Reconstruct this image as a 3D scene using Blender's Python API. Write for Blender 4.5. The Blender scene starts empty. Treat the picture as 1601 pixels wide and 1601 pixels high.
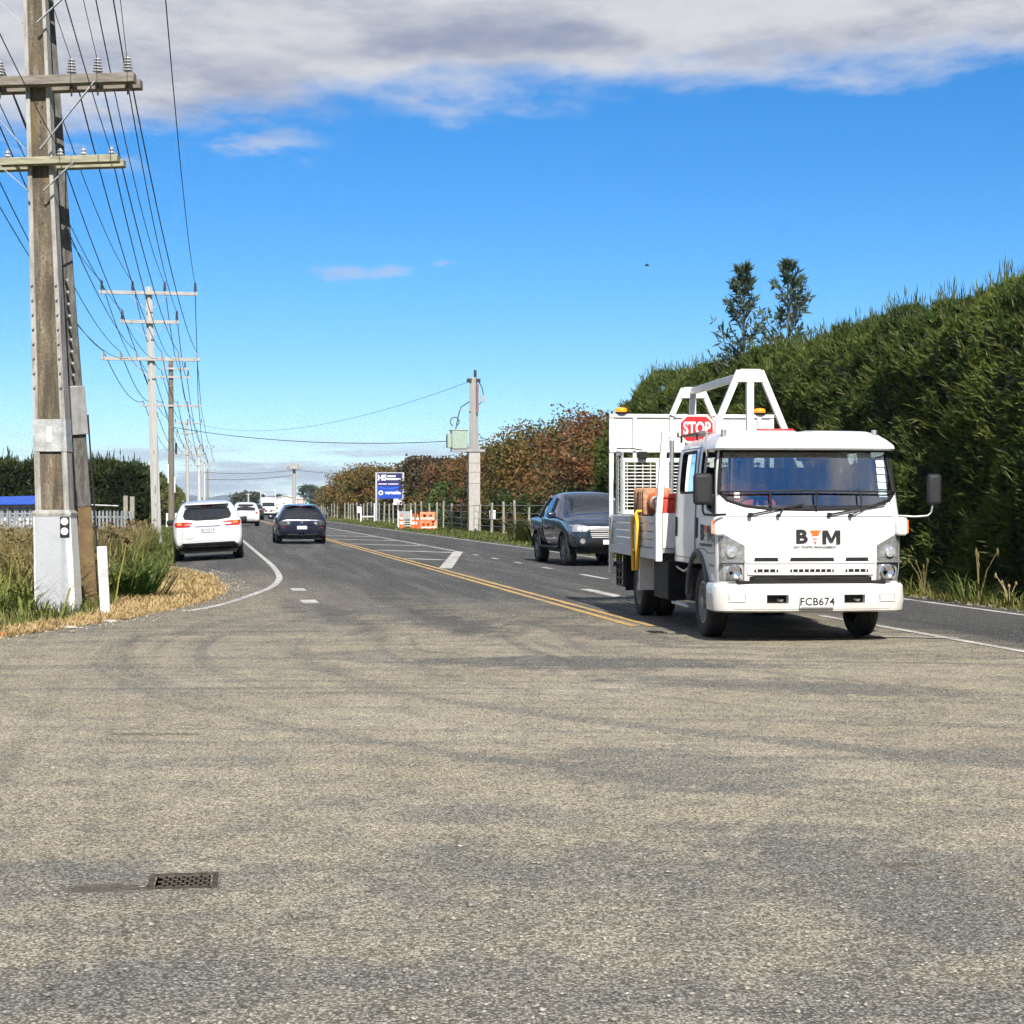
import bpy, bmesh, math, random
import numpy as np
from mathutils import Vector, Matrix, noise as mnoise
from mathutils.bvhtree import BVHTree

R = math.radians
random.seed(7)
rng = np.random.default_rng(7)
scene = bpy.context.scene
col = scene.collection

# ------------------------------------------------------------------ camera
CAM_H = 1.47
cam_data = bpy.data.cameras.new("camera")
cam_data.sensor_width = 36.0
cam_data.lens = 63.0
cam_data.shift_y = -0.0078
cam_data.clip_start = 0.1
cam_data.clip_end = 30000.0
cam = bpy.data.objects.new("camera", cam_data)
cam.location = (0, 0, CAM_H)
cam.rotation_euler = (R(90), 0, 0)
col.objects.link(cam)
scene.camera = cam

# ------------------------------------------------------------------ light, sky, exposure
SUN_EL = 40.0
to_sun_h = Vector((0.17, -0.985, 0)).normalized()
to_sun = Vector((to_sun_h.x * math.cos(R(SUN_EL)), to_sun_h.y * math.cos(R(SUN_EL)), math.sin(R(SUN_EL))))
sd = bpy.data.lights.new("sun", 'SUN')
sd.energy = 4.6
sd.angle = R(0.5)
sd.color = (1.0, 0.94, 0.84)
sun = bpy.data.objects.new("sun", sd)
sun.rotation_euler = to_sun.to_track_quat('Z', 'Y').to_euler()
sun.location = (0, 0, 60)
col.objects.link(sun)

SKY_STRENGTH = 0.1
world = bpy.data.worlds.new("World")
scene.world = world
world.use_nodes = True
wt = world.node_tree
wt.nodes.clear()


class NT:
    """small helper to wire shader nodes"""
    def __init__(self, tree):
        self.t = tree

    def node(self, typ, **kw):
        n = self.t.nodes.new(typ)
        for k, v in kw.items():
            setattr(n, k, v)
        return n

    def _in(self, sock, v):
        if v is None:
            return
        if isinstance(v, (int, float)):
            sock.default_value = v
        elif isinstance(v, (tuple, list)):
            if len(v) == 3 and len(sock.default_value) == 4:
                v = (*v, 1.0)
            sock.default_value = v
        else:
            self.t.links.new(v, sock)

    def m(self, op, a, b=None, c=None, clamp=False):
        n = self.node('ShaderNodeMath', operation=op, use_clamp=clamp)
        self._in(n.inputs[0], a); self._in(n.inputs[1], b); self._in(n.inputs[2], c)
        return n.outputs[0]

    def smooth(self, v, a, b, lo=0.0, hi=1.0):
        n = self.node('ShaderNodeMapRange', interpolation_type='SMOOTHSTEP')
        self._in(n.inputs['Value'], v)
        self._in(n.inputs['From Min'], a); self._in(n.inputs['From Max'], b)
        self._in(n.inputs['To Min'], lo); self._in(n.inputs['To Max'], hi)
        return n.outputs[0]

    def vec(self, x=0.0, y=0.0, z=0.0):
        n = self.node('ShaderNodeCombineXYZ')
        self._in(n.inputs[0], x); self._in(n.inputs[1], y); self._in(n.inputs[2], z)
        return n.outputs[0]

    def sep(self, v):
        n = self.node('ShaderNodeSeparateXYZ')
        self._in(n.inputs[0], v)
        return n.outputs[0], n.outputs[1], n.outputs[2]

    def noise(self, v=None, scale=5.0, detail=4.0, rough=0.5, color=False, dist=0.0):
        n = self.node('ShaderNodeTexNoise')
        self._in(n.inputs['Vector'], v)
        n.inputs['Scale'].default_value = scale
        n.inputs['Detail'].default_value = detail
        n.inputs['Roughness'].default_value = rough
        n.inputs['Distortion'].default_value = dist
        return n.outputs['Color'] if color else n.outputs['Fac']

    def voro(self, v=None, scale=5.0, feature='F1', out='Color', rand=1.0):
        n = self.node('ShaderNodeTexVoronoi', feature=feature)
        self._in(n.inputs['Vector'], v)
        n.inputs['Scale'].default_value = scale
        n.inputs['Randomness'].default_value = rand
        return n.outputs[out]

    def mix(self, f, a, b, blend='MIX'):
        n = self.node('ShaderNodeMix', data_type='RGBA', blend_type=blend)
        self._in(n.inputs[0], f); self._in(n.inputs[6], a); self._in(n.inputs[7], b)
        return n.outputs[2]

    def ramp(self, f, stops):
        n = self.node('ShaderNodeValToRGB')
        el = n.color_ramp.elements
        while len(el) < len(stops):
            el.new(0.5)
        for e, (p, c) in zip(el, stops):
            e.position = p
            e.color = (*c, 1.0)
        self._in(n.inputs[0], f)
        return n.outputs[0]


w = NT(wt)
sky = w.node('ShaderNodeTexSky', sky_type='NISHITA')
sky.sun_disc = False
sky.sun_elevation = R(SUN_EL)
sky.sun_rotation = math.atan2(to_sun_h.x, to_sun_h.y)
sky.altitude = 5000
sky.air_density = 1.5
sky.dust_density = 0.0
sky.ozone_density = 6.0
hsv = w.node('ShaderNodeHueSaturation')
hsv.inputs['Saturation'].default_value = 1.26
hsv.inputs['Value'].default_value = 0.84
wt.links.new(sky.outputs[0], hsv.inputs['Color'])
skycol = hsv.outputs[0]
tcw = w.node('ShaderNodeTexCoord').outputs['Generated']
dx, dy, dz = w.sep(tcw)
zc = w.m('MAXIMUM', dz, 0.012)
px = w.m('DIVIDE', dx, zc)
py = w.m('DIVIDE', dy, zc)
plane = w.vec(px, py, 0.0)
# the long cloud bank (a deck seen from below, its edge running across the view)
n_edge = w.noise(w.vec(px, w.m('MULTIPLY', py, 0.6), 0.0), 1.9, 6, 0.62)
n_big = w.noise(w.vec(w.m('MULTIPLY', px, 0.45), py, 0.0), 0.9, 2, 0.5)
edge = w.m('ADD', w.m('ADD', py, w.m('MULTIPLY', px, 0.30)),
           w.m('ADD', w.m('MULTIPLY', w.m('SUBTRACT', n_edge, 0.5), 1.5), w.m('MULTIPLY', w.m('SUBTRACT', n_big, 0.5), 0.7)))
bank = w.smooth(edge, 4.56, 4.02)
bank = w.m('MULTIPLY', bank, w.smooth(py, 1.2, 2.6))
wisp = w.m('MULTIPLY', w.smooth(n_edge, 0.50, 0.64),
           w.m('MULTIPLY', w.smooth(py, 5.5, 5.1), w.smooth(px, -0.35, -0.75)))
scat = w.m('MULTIPLY', w.smooth(n_edge, 0.36, 0.56), w.smooth(py, 2.4, 1.0))
# low cloud near the horizon
lowv = w.vec(w.m('MULTIPLY', dx, 9.0), w.m('MULTIPLY', dy, 9.0), w.m('MULTIPLY', dz, 95.0))
lown = w.noise(lowv, 1.0, 5, 0.6)
low = w.m('MULTIPLY', w.smooth(lown, 0.40, 0.58), w.m('MULTIPLY', w.smooth(dz, 0.042, 0.022), w.smooth(dz, -0.01, 0.004)))
low = w.m('MULTIPLY', low, 0.9)
# small isolated clouds
gx = w.m('DIVIDE', dx, w.m('MAXIMUM', dy, 0.05)); gz_ = w.m('DIVIDE', dz, w.m('MAXIMUM', dy, 0.05))
sm_n = w.noise(w.vec(w.m('MULTIPLY', gx, 60.0), w.m('MULTIPLY', gz_, 190.0), 0.0), 1.0, 4, 0.65)
def small_cloud(cx, cz, rx, rz):
    a = w.m('POWER', w.m('DIVIDE', w.m('SUBTRACT', gx, cx), rx), 2.0)
    b = w.m('POWER', w.m('DIVIDE', w.m('SUBTRACT', gz_, cz), rz), 2.0)
    nn = sm_n
    return w.m('MULTIPLY', w.smooth(w.m('ADD', w.m('ADD', a, b), w.m('MULTIPLY', w.m('SUBTRACT', nn, 0.5), -5.0)), 1.5, -0.3), w.smooth(dy, 0.1, 0.3))
sm1 = small_cloud(-0.094, 0.1285, 0.017, 0.0050)
sm2 = small_cloud(-0.066, 0.1300, 0.013, 0.0038)
sm3 = small_cloud(-0.039, 0.1345, 0.008, 0.0018)
small = w.m('MULTIPLY', w.m('MAXIMUM', w.m('MAXIMUM', sm1, sm2), sm3), 0.55)
mask = w.m('MAXIMUM', w.m('MAXIMUM', bank, w.m('MULTIPLY', wisp, 0.6)), w.m('MAXIMUM', scat, w.m('MAXIMUM', low, small)), clamp=True)
# brightness inside the cloud
cn = w.noise(w.vec(w.m('MULTIPLY', px, 0.9), w.m('MULTIPLY', py, 0.75), 1.7), 1.9, 6, 0.58)
cn = w.m('ADD', cn, w.smooth(edge, 3.7, 4.3, 0.0, 0.12))
K = 1.0 / SKY_STRENGTH
cloud_c = w.ramp(w.smooth(cn, 0.32, 0.66), [(0.0, (0.38, 0.43, 0.60)), (0.35, (0.53, 0.57, 0.70)), (0.7, (0.72, 0.74, 0.82)), (1.0, (0.93, 0.93, 0.96))])
cloud_c = w.mix(w.m('MAXIMUM', low, small), cloud_c, (0.60, 0.66, 0.78))
cs = w.node('ShaderNodeVectorMath', operation='SCALE')
wt.links.new(cloud_c, cs.inputs[0]); cs.inputs['Scale'].default_value = K * 0.485
final = w.mix(w.m('MULTIPLY', mask, 0.97), skycol, cs.outputs[0])
bg = w.node('ShaderNodeBackground')
bg.inputs['Strength'].default_value = SKY_STRENGTH
wt.links.new(final, bg.inputs['Color'])
world.cycles.sampling_method = 'MANUAL'
world.cycles.sample_map_resolution = 256
wo = w.node('ShaderNodeOutputWorld')
wt.links.new(bg.outputs[0], wo.inputs['Surface'])

scene.view_settings.view_transform = 'Standard'
scene.view_settings.look = 'None'
scene.view_settings.gamma = 1.0
scene.view_settings.use_curve_mapping = False
scene.view_settings.exposure = 0.68
scene.render.engine = 'CYCLES'
scene.cycles.use_denoising = True
scene.cycles.denoising_prefilter = 'FAST'
scene.cycles.use_adaptive_sampling = True
scene.cycles.adaptive_threshold = 0.035
scene.cycles.adaptive_min_samples = 20
scene.cycles.max_bounces = 4
scene.cycles.diffuse_bounces = 2
scene.cycles.glossy_bounces = 2
scene.cycles.transmission_bounces = 4
scene.cycles.transparent_max_bounces = 10
scene.cycles.volume_bounces = 0
scene.cycles.sample_clamp_indirect = 6.0
scene.cycles.caustics_reflective = False
scene.cycles.caustics_refractive = False

# ------------------------------------------------------------------ scene frame: the road runs 9.9 degrees left of the view
RC, RS = math.cos(R(9.9)), math.sin(R(9.9))
ROAD = R(9.9)


def RP(s, t, z=0.0):
    """road coordinates (s = metres right of the camera across the road, t = metres along it) to world"""
    return Vector((s * RC - t * RS, s * RS + t * RC, z))


def sstep(a, b, v):
    u = min(1.0, max(0.0, (v - a) / (b - a)))
    return u * u * (3 - 2 * u)


def gz(x, y):
    """height of the pavement: level, with the left shoulder dipping a little"""
    s = x * RC + y * RS
    return -min(0.15, max(0.0, (1.3 - s) * 0.055)) * sstep(33, 43, y)


# ------------------------------------------------------------------ object helpers
def tag(o, label=None, cat=None, group=None, kind=None):
    if label: o['label'] = label
    if cat: o['category'] = cat
    if group: o['group'] = group
    if kind: o['kind'] = kind
    return o


def thing(name, label, cat, loc=(0, 0, 0), rz=0.0, group=None, rot=None):
    o = bpy.data.objects.new(name, None)
    o.empty_display_size = 0.2
    o.location = loc
    o.rotation_euler = rot if rot else (0, 0, rz)
    col.objects.link(o)
    return tag(o, label, cat, group)


def link_mesh(name, me, mt, parent=None, smooth=None):
    o = bpy.data.objects.new(name, me)
    col.objects.link(o)
    if mt is not None:
        me.materials.clear()
        me.materials.append(mt)
    if parent is not None:
        o.parent = parent
    if smooth:
        me.shade_smooth()
        me.set_sharp_from_angle(angle=R(smooth))
    return o


def copy_tree(o, parent=None):
    c = o.copy()
    col.objects.link(c)
    if parent is not None:
        c.parent = parent
    for ch in list(o.children):
        copy_tree(ch, c)
    return c


def np_mesh(name, v, f):
    """mesh from numpy vertices (N,3) and faces (M,k)"""
    me = bpy.data.meshes.new(name)
    v = np.ascontiguousarray(v, dtype=np.float32)
    f = np.ascontiguousarray(f, dtype=np.int32)
    k = f.shape[1]
    me.vertices.add(len(v)); me.vertices.foreach_set('co', v.ravel())
    me.loops.add(f.size); me.loops.foreach_set('vertex_index', f.ravel())
    me.polygons.add(len(f)); me.polygons.foreach_set('loop_start', np.arange(0, f.size, k, dtype=np.int32))
    me.update(calc_edges=True)
    return me


class MB:
    """collects simple shapes and links them as one mesh object"""
    def __init__(self):
        self.v = []; self.f = []

    def add(self, v, f):
        o = len(self.v)
        self.v.extend(tuple(p) for p in v)
        self.f.extend([i + o for i in q] for q in f)
        return self

    def box(self, x0, x1, y0, y1, z0, z1, M=None):
        v = [Vector((x, y, z)) for x in (x0, x1) for y in (y0, y1) for z in (z0, z1)]
        if M is not None: v = [M @ p for p in v]
        return self.add(v, [(0, 1, 3, 2), (4, 6, 7, 5), (0, 4, 5, 1), (2, 3, 7, 6), (0, 2, 6, 4), (1, 5, 7, 3)])

    def bar(self, p0, p1, w, h, up=(0, 0, 1)):
        """rectangular bar from p0 to p1, w across, h along up"""
        p0, p1 = Vector(p0), Vector(p1)
        d = (p1 - p0).normalized()
        a = d.cross(Vector(up))
        if a.length < 1e-4: a = d.cross(Vector((0, 1, 0)))
        a.normalize()
        b = a.cross(d).normalized()
        v = []
        for p in (p0, p1):
            for sx, sz in ((-1, -1), (1, -1), (1, 1), (-1, 1)):
                v.append(p + a * (sx * w / 2) + b * (sz * h / 2))
        return self.add(v, [(3, 2, 1, 0), (4, 5, 6, 7), (0, 1, 5, 4), (1, 2, 6, 5), (2, 3, 7, 6), (3, 0, 4, 7)])

    def tube(self, pts, r, n=8, caps=True, closed=False):
        pts = [Vector(p) for p in pts]
        m = len(pts)
        rr = r if isinstance(r, (list, tuple)) else [r] * m
        prev = None
        rings = []
        for i, p in enumerate(pts):
            if closed:
                d = pts[(i + 1) % m] - pts[i - 1]
            else:
                d = pts[min(i + 1, m - 1)] - pts[max(i - 1, 0)]
            d.normalize()
            if prev is None:
                a = d.cross(Vector((0, 0, 1)))
                if a.length < 1e-3: a = d.cross(Vector((1, 0, 0)))
            else:
                a = prev - d * prev.dot(d)
            a.normalize(); prev = a
            b = d.cross(a)
            rings.append([p + (a * math.cos(2 * math.pi * k / n) + b * math.sin(2 * math.pi * k / n)) * rr[i] for k in range(n)])
        v = [q for rg in rings for q in rg]
        f = []
        for i in range(m if closed else m - 1):
            j = (i + 1) % m
            for k in range(n):
                l = (k + 1) % n
                f.append((i * n + k, i * n + l, j * n + l, j * n + k))
        if caps and not closed:
            f.append(tuple(range(n - 1, -1, -1)))
            f.append(tuple((m - 1) * n + k for k in range(n)))
        return self.add(v, f)

    def cyl(self, p0, p1, r0, r1=None, n=16):
        return self.tube([p0, p1], [r0, r0 if r1 is None else r1], n)

    def lathe(self, prof, n=24, M=None, close=True):
        """prof: list of (r, z)"""
        v = []; f = []
        for r, z in prof:
            for k in range(n):
                a = 2 * math.pi * k / n
                p = Vector((r * math.cos(a), r * math.sin(a), z))
                v.append(M @ p if M is not None else p)
        m = len(prof)
        for i in range(m - 1):
            for k in range(n):
                l = (k + 1) % n
                f.append((i * n + k, i * n + l, (i + 1) * n + l, (i + 1) * n + k))
        if close:
            f.append(tuple(range(n - 1, -1, -1)))
            f.append(tuple((m - 1) * n + k for k in range(n)))
        return self.add(v, f)

    def prism(self, poly, a0, a1, axis='y'):
        """polygon in the two other axes, extruded between a0 and a1 along axis"""
        def P(u, v_, a):
            return {'y': (u, a, v_), 'x': (a, u, v_), 'z': (u, v_, a)}[axis]
        n = len(poly)
        v = [P(u, q, a0) for u, q in poly] + [P(u, q, a1) for u, q in poly]
        f = [tuple(range(n)), tuple(range(2 * n - 1, n - 1, -1))]
        for i in range(n):
            j = (i + 1) % n
            f.append((i, i + n, j + n, j))
        return self.add(v, f)

    def grid(self, rows, flip=False):
        """rows of equally many points"""
        n = len(rows[0]); v = [p for r in rows for p in r]; f = []
        for i in range(len(rows) - 1):
            for k in range(n - 1):
                q = (i * n + k, i * n + k + 1, (i + 1) * n + k + 1, (i + 1) * n + k)
                f.append(q[::-1] if flip else q)
        return self.add(v, f)

    def mesh(self, name='mesh', fix=True):
        me = bpy.data.meshes.new(name)
        me.from_pydata(self.v, [], self.f)
        if fix:
            bm = bmesh.new(); bm.from_mesh(me)
            bmesh.ops.recalc_face_normals(bm, faces=bm.faces)
            bm.to_mesh(me); bm.free()
        me.update()
        return me

    def build(self, name, mt, parent=None, smooth=None, bevel=0.0, fix=True, seg=2):
        o = link_mesh(name, self.mesh(name, fix), mt, parent, smooth)
        if bevel:
            md = o.modifiers.new('bevel', 'BEVEL')
            md.width = bevel; md.segments = seg; md.limit_method = 'ANGLE'; md.angle_limit = R(40)
            if not smooth:
                o.data.shade_smooth(); o.data.set_sharp_from_angle(angle=R(35))
        return o


def eval_mesh(o, name='mesh'):
    bpy.context.view_layer.update()
    dg = bpy.context.evaluated_depsgraph_get()
    return bpy.data.meshes.new_from_object(o.evaluated_get(dg), depsgraph=dg)


def drop(o):
    bpy.data.objects.remove(o, do_unlink=True)


def boolean_cut(me, cutters):
    """mesh minus the cutter meshes"""
    o = link_mesh('tmp_solid', me, None)
    cs_ = []
    for c in cutters:
        co = link_mesh('tmp_cut', c, None)
        cs_.append(co)
        md = o.modifiers.new('cut', 'BOOLEAN')
        md.operation = 'DIFFERENCE'; md.solver = 'EXACT'; md.object = co
    res = eval_mesh(o)
    drop(o)
    for c in cs_: drop(c)
    return res


def bvh_of(me):
    me.calc_loop_triangles()
    return BVHTree.FromPolygons([v.co.copy() for v in me.vertices], [tuple(t.vertices) for t in me.loop_triangles])


def patch(bvh, rows, axis, sign, off=0.006, ncol=10, nrow=3, skirt=0.02):
    """panel lying on a body: rows of (z, u0, u1) projected along the axis ('y': u is x, 'x': u is y); sign is the side the panel faces"""
    grid = []
    for i in range(len(rows) - 1):
        steps = nrow if i < len(rows) - 2 else nrow + 1
        for k in range(steps):
            f = k / nrow
            z, a, b = [rows[i][q] * (1 - f) + rows[i + 1][q] * f for q in range(3)]
            line = []
            for c in range(ncol + 1):
                u = a + (b - a) * c / ncol
                if axis == 'y':
                    o_, d = Vector((u, sign * 20, z)), Vector((0, -sign, 0))
                elif axis == 'x':
                    o_, d = Vector((sign * 20, u, z)), Vector((-sign, 0, 0))
                else:
                    o_, d = Vector((u, z, 20)), Vector((0, 0, -1))
                hit = bvh.ray_cast(o_, d)[0]
                if hit is None:
                    hit = bvh.find_nearest(Vector((u, sign * 2.5, z)) if axis == 'y' else Vector((sign * 1.0, u, z)))[0]
                line.append(hit - d * off)
            grid.append(line)
    mb = MB()
    mb.grid(grid)
    if skirt:
        d = {'y': Vector((0, -sign, 0)), 'x': Vector((-sign, 0, 0)), 'z': Vector((0, 0, -1))}[axis] * skirt
        ring = grid[0] + [r[-1] for r in grid[1:]] + grid[-1][-2::-1] + [r[0] for r in grid[-2:0:-1]]
        n = len(ring)
        v = ring + [p + d for p in ring]
        mb.add(v, [(i, (i + 1) % n, (i + 1) % n + n, i + n) for i in range(n)])
    return mb


# ------------------------------------------------------------------ materials
MATS = {}


def mat(name, c, rough=0.6, metal=0.0, var=0.12, nscale=6.0, bump=0.0, bscale=40.0, coat=0.0, emit=None, estr=0.0, spec=0.5, stretch=None):
    if name in MATS: return MATS[name]
    m = bpy.data.materials.new(name); m.use_nodes = True
    t = NT(m.node_tree)
    p = m.node_tree.nodes['Principled BSDF']
    oc = t.node('ShaderNodeTexCoord').outputs['Object']
    if stretch:
        mp = t.node('ShaderNodeMapping'); m.node_tree.links.new(oc, mp.inputs[0]); mp.inputs['Scale'].default_value = stretch
        oc = mp.outputs[0]
    n = t.noise(oc, nscale, 5, 0.6)
    lo = tuple(max(0, x * (1 - var)) for x in c); hi = tuple(min(1, x * (1 + var)) for x in c)
    t._in(p.inputs['Base Color'], t.mix(t.smooth(n, 0.3, 0.7), lo, hi))
    p.inputs['Roughness'].default_value = rough
    p.inputs['Metallic'].default_value = metal
    p.inputs['Specular IOR Level'].default_value = spec
    if coat:
        p.inputs['Coat Weight'].default_value = coat; p.inputs['Coat Roughness'].default_value = 0.04
    if bump:
        b = t.node('ShaderNodeBump'); b.inputs['Strength'].default_value = bump; b.inputs['Distance'].default_value = 0.02
        t._in(b.inputs['Height'], t.noise(oc, bscale, 4, 0.6)); m.node_tree.links.new(b.outputs[0], p.inputs['Normal'])
    if emit:
        p.inputs['Emission Color'].default_value = (*emit, 1); p.inputs['Emission Strength'].default_value = estr
    MATS[name] = m
    return m


def glass_mat(name, tint=(0.75, 0.82, 0.85), ior=1.5, thru=1.0):
    m = bpy.data.materials.new(name); m.use_nodes = True
    nt = m.node_tree; nt.nodes.clear(); t = NT(nt)
    tr = t.node('ShaderNodeBsdfTransparent'); tr.inputs[0].default_value = (*tint, 1)
    gl = t.node('ShaderNodeBsdfGlossy'); gl.inputs['Roughness'].default_value = 0.015; gl.inputs[0].default_value = (0.95, 0.97, 1, 1)
    fr = t.node('ShaderNodeFresnel'); fr.inputs[0].default_value = ior
    bn = t.node('ShaderNodeBump'); bn.inputs['Strength'].default_value = 0.04; bn.inputs['Distance'].default_value = 0.02
    oc = t.node('ShaderNodeTexCoord').outputs['Object']
    t._in(bn.inputs['Height'], t.noise(oc, 3.0, 2, 0.5)); nt.links.new(bn.outputs[0], gl.inputs['Normal'])
    mx = t.node('ShaderNodeMixShader')
    nt.links.new(t.m('ADD', t.m('MULTIPLY', fr.outputs[0], 4.0), 0.17, clamp=True), mx.inputs[0]); nt.links.new(tr.outputs[0], mx.inputs[1]); nt.links.new(gl.outputs[0], mx.inputs[2])
    out = t.node('ShaderNodeOutputMaterial'); nt.links.new(mx.outputs[0], out.inputs[0])
    return m


def leaf_mat(name, stops, trans=0.3, rough=0.55, zscale=0.25, noise_w=0.5):
    """foliage: colour from a ramp over random-per-leaf and a slow noise, with light coming through the leaf"""
    m = bpy.data.materials.new(name); m.use_nodes = True
    nt = m.node_tree; nt.nodes.clear(); t = NT(nt)
    g = t.node('ShaderNodeNewGeometry')
    n = t.noise(g.outputs['Position'], zscale, 3, 0.6)
    f = t.m('ADD', t.m('MULTIPLY', g.outputs['Random Per Island'], 1 - noise_w), t.m('MULTIPLY', t.smooth(n, 0.3, 0.7), noise_w))
    c = t.ramp(f, stops)
    df = t.node('ShaderNodeBsdfPrincipled'); t._in(df.inputs['Base Color'], c); df.inputs['Roughness'].default_value = rough
    df.inputs['Specular IOR Level'].default_value = 0.3
    tl = t.node('ShaderNodeBsdfTranslucent'); t._in(tl.inputs[0], c)
    mx = t.node('ShaderNodeMixShader'); mx.inputs[0].default_value = trans
    nt.links.new(df.outputs[0], mx.inputs[1]); nt.links.new(tl.outputs[0], mx.inputs[2])
    out = t.node('ShaderNodeOutputMaterial'); nt.links.new(mx.outputs[0], out.inputs[0])
    return m


def road_worn_white():
    m = bpy.data.materials.new('white_truck_paint'); m.use_nodes = True
    nt = m.node_tree; t = NT(nt); p = nt.nodes['Principled BSDF']
    oc = t.node('ShaderNodeTexCoord').outputs['Object']
    x, y, z = t.sep(oc)
    n = t.noise(oc, 5.0, 5, 0.65); streak = t.noise(t.vec(t.m('MULTIPLY', x, 16.0), t.m('MULTIPLY', y, 16.0), t.m('MULTIPLY', z, 1.2)), 1.0, 4, 0.6)
    film = t.m('MULTIPLY', t.smooth(z, 0.95, 0.30), t.smooth(n, 0.30, 0.65, 0.15, 0.55))
    film = t.m('ADD', film, t.m('MULTIPLY', t.smooth(streak, 0.58, 0.74), 0.14), clamp=True)
    t._in(p.inputs['Base Color'], t.mix(film, t.mix(n, (0.73, 0.735, 0.735), (0.78, 0.78, 0.77)), (0.46, 0.43, 0.37)))
    p.inputs['Roughness'].default_value = 0.35; p.inputs['Coat Weight'].default_value = 0.5; p.inputs['Coat Roughness'].default_value = 0.06
    return m


WHITE = road_worn_white()
WHITE_M = mat('white_matt_paint', (0.78, 0.78, 0.76), 0.5, var=0.06, nscale=5)
BLACKP = mat('black_plastic', (0.014, 0.014, 0.015), 0.6, var=0.2, spec=0.25)
BLACKM = mat('black_frame_steel', (0.022, 0.021, 0.02), 0.6, var=0.35, nscale=8)
RUBBER = mat('tyre_rubber', (0.022, 0.022, 0.022), 0.8, var=0.25, nscale=10)
DARKGL = mat('dark_tinted_glass', (0.012, 0.014, 0.018), 0.04, var=0.05, coat=1.0)
CHROME = mat('chrome', (0.75, 0.76, 0.78), 0.12, 1.0, var=0.03)
STEEL = mat('galvanised_steel', (0.48, 0.49, 0.50), 0.42, 0.8, var=0.12)
ALU = mat('aluminium_board', (0.56, 0.57, 0.58), 0.38, 0.6, var=0.10, nscale=4)
RIM = mat('wheel_rim_alloy', (0.42, 0.42, 0.43), 0.4, 0.7, var=0.15)
RED = mat('red_paint', (0.55, 0.02, 0.015), 0.4, var=0.1, coat=0.3)
ORANGE = mat('orange_plastic', (0.80, 0.13, 0.015), 0.5, var=0.12)
YELLOW = mat('yellow_paint', (0.78, 0.42, 0.02), 0.45, var=0.1)
LENSC = mat('clear_lamp_lens', (0.55, 0.57, 0.60), 0.12, 0.55, var=0.35, nscale=28, coat=1.0)
LENSG = mat('grey_lamp_housing', (0.26, 0.265, 0.27), 0.2, 0.4, var=0.3, nscale=20, coat=1.0)
AMBER = mat('amber_beacon', (0.85, 0.20, 0.01), 0.25, emit=(1.0, 0.17, 0.003), estr=1.1)
TAILR = mat('red_lamp_lens', (0.42, 0.010, 0.010), 0.12, var=0.15, coat=1.0)
AMBERL = mat('amber_lamp_lens', (0.8, 0.22, 0.02), 0.15, emit=(1.0, 0.3, 0.03), estr=0.35, coat=1.0)
SKIN = mat('skin', (0.42, 0.24, 0.16), 0.55, var=0.08)
SEATM = mat('grey_seat_cloth', (0.055, 0.058, 0.065), 0.9, var=0.2, nscale=30)
INK = mat('black_ink', (0.012, 0.012, 0.013), 0.5, var=0.1)
GLASS = glass_mat('clear_vehicle_glass', (0.62, 0.72, 0.72))

# =================================================================== GROUND, ROAD, MARKINGS
def ground_material():
    m = bpy.data.materials.new('grass_soil'); m.use_nodes = True
    nt = m.node_tree; t = NT(nt); p = nt.nodes['Principled BSDF']
    pos = t.node('ShaderNodeNewGeometry').outputs['Position']
    a = t.noise(pos, 0.35, 5, 0.6); b = t.noise(pos, 9.0, 5, 0.65)
    f = t.m('ADD', t.m('MULTIPLY', a, 0.6), t.m('MULTIPLY', b, 0.4))
    t._in(p.inputs['Base Color'], t.ramp(f, [(0.30, (0.045, 0.055, 0.018)), (0.48, (0.085, 0.10, 0.028)), (0.60, (0.16, 0.13, 0.05)), (0.74, (0.27, 0.20, 0.09))]))
    p.inputs['Roughness'].default_value = 0.95; p.inputs['Specular IOR Level'].default_value = 0.1
    bp = t.node('ShaderNodeBump'); bp.inputs['Distance'].default_value = 0.05; bp.inputs['Strength'].default_value = 0.6
    t._in(bp.inputs['Height'], b); nt.links.new(bp.outputs[0], p.inputs['Normal'])
    return m


def axis_steps(core0, core1, step, far):
    a = list(np.arange(core0, core1 + 1e-6, step))
    d = step; v = core1
    while v < far:
        d *= 1.35; v += d; a.append(v)
    d = step; v = core0
    while v > -far:
        d *= 1.35; v -= d; a.insert(0, v)
    return a


def make_ground():
    xs = axis_steps(-32, 24, 1.0, 9000); ys = axis_steps(0, 80, 1.25, 9000)
    xs = [max(-9600, min(9600, v)) for v in xs]; ys = [max(-9600, min(9600, v)) for v in ys]
    rows = [[(x, y, gz(x, y) - 0.035) for x in xs] for y in ys]
    o = MB().grid(rows).build('ground', ground_material(), smooth=60, fix=False)
    tag(o, kind='structure')


# left edge of the pavement: (y, x)
EDGE = [(-60, -11.5), (-10, -9.0), (5, -7.4), (12, -6.4), (19.9, -5.66), (21.4, -5.36), (23.2, -4.98), (26.5, -4.72), (29.0, -4.82), (31.2, -5.1), (34, -5.7), (36.7, -6.25), (40, -7.2), (43, -8.05)]


def left_x(y):
    if y >= 43:
        return (-0.62 - RS * y) / RC
    for (y0, x0), (y1, x1) in zip(EDGE, EDGE[1:]):
        if y <= y1:
            return x0 + (x1 - x0) * (y - y0) / (y1 - y0)
    return EDGE[-1][1]


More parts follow.
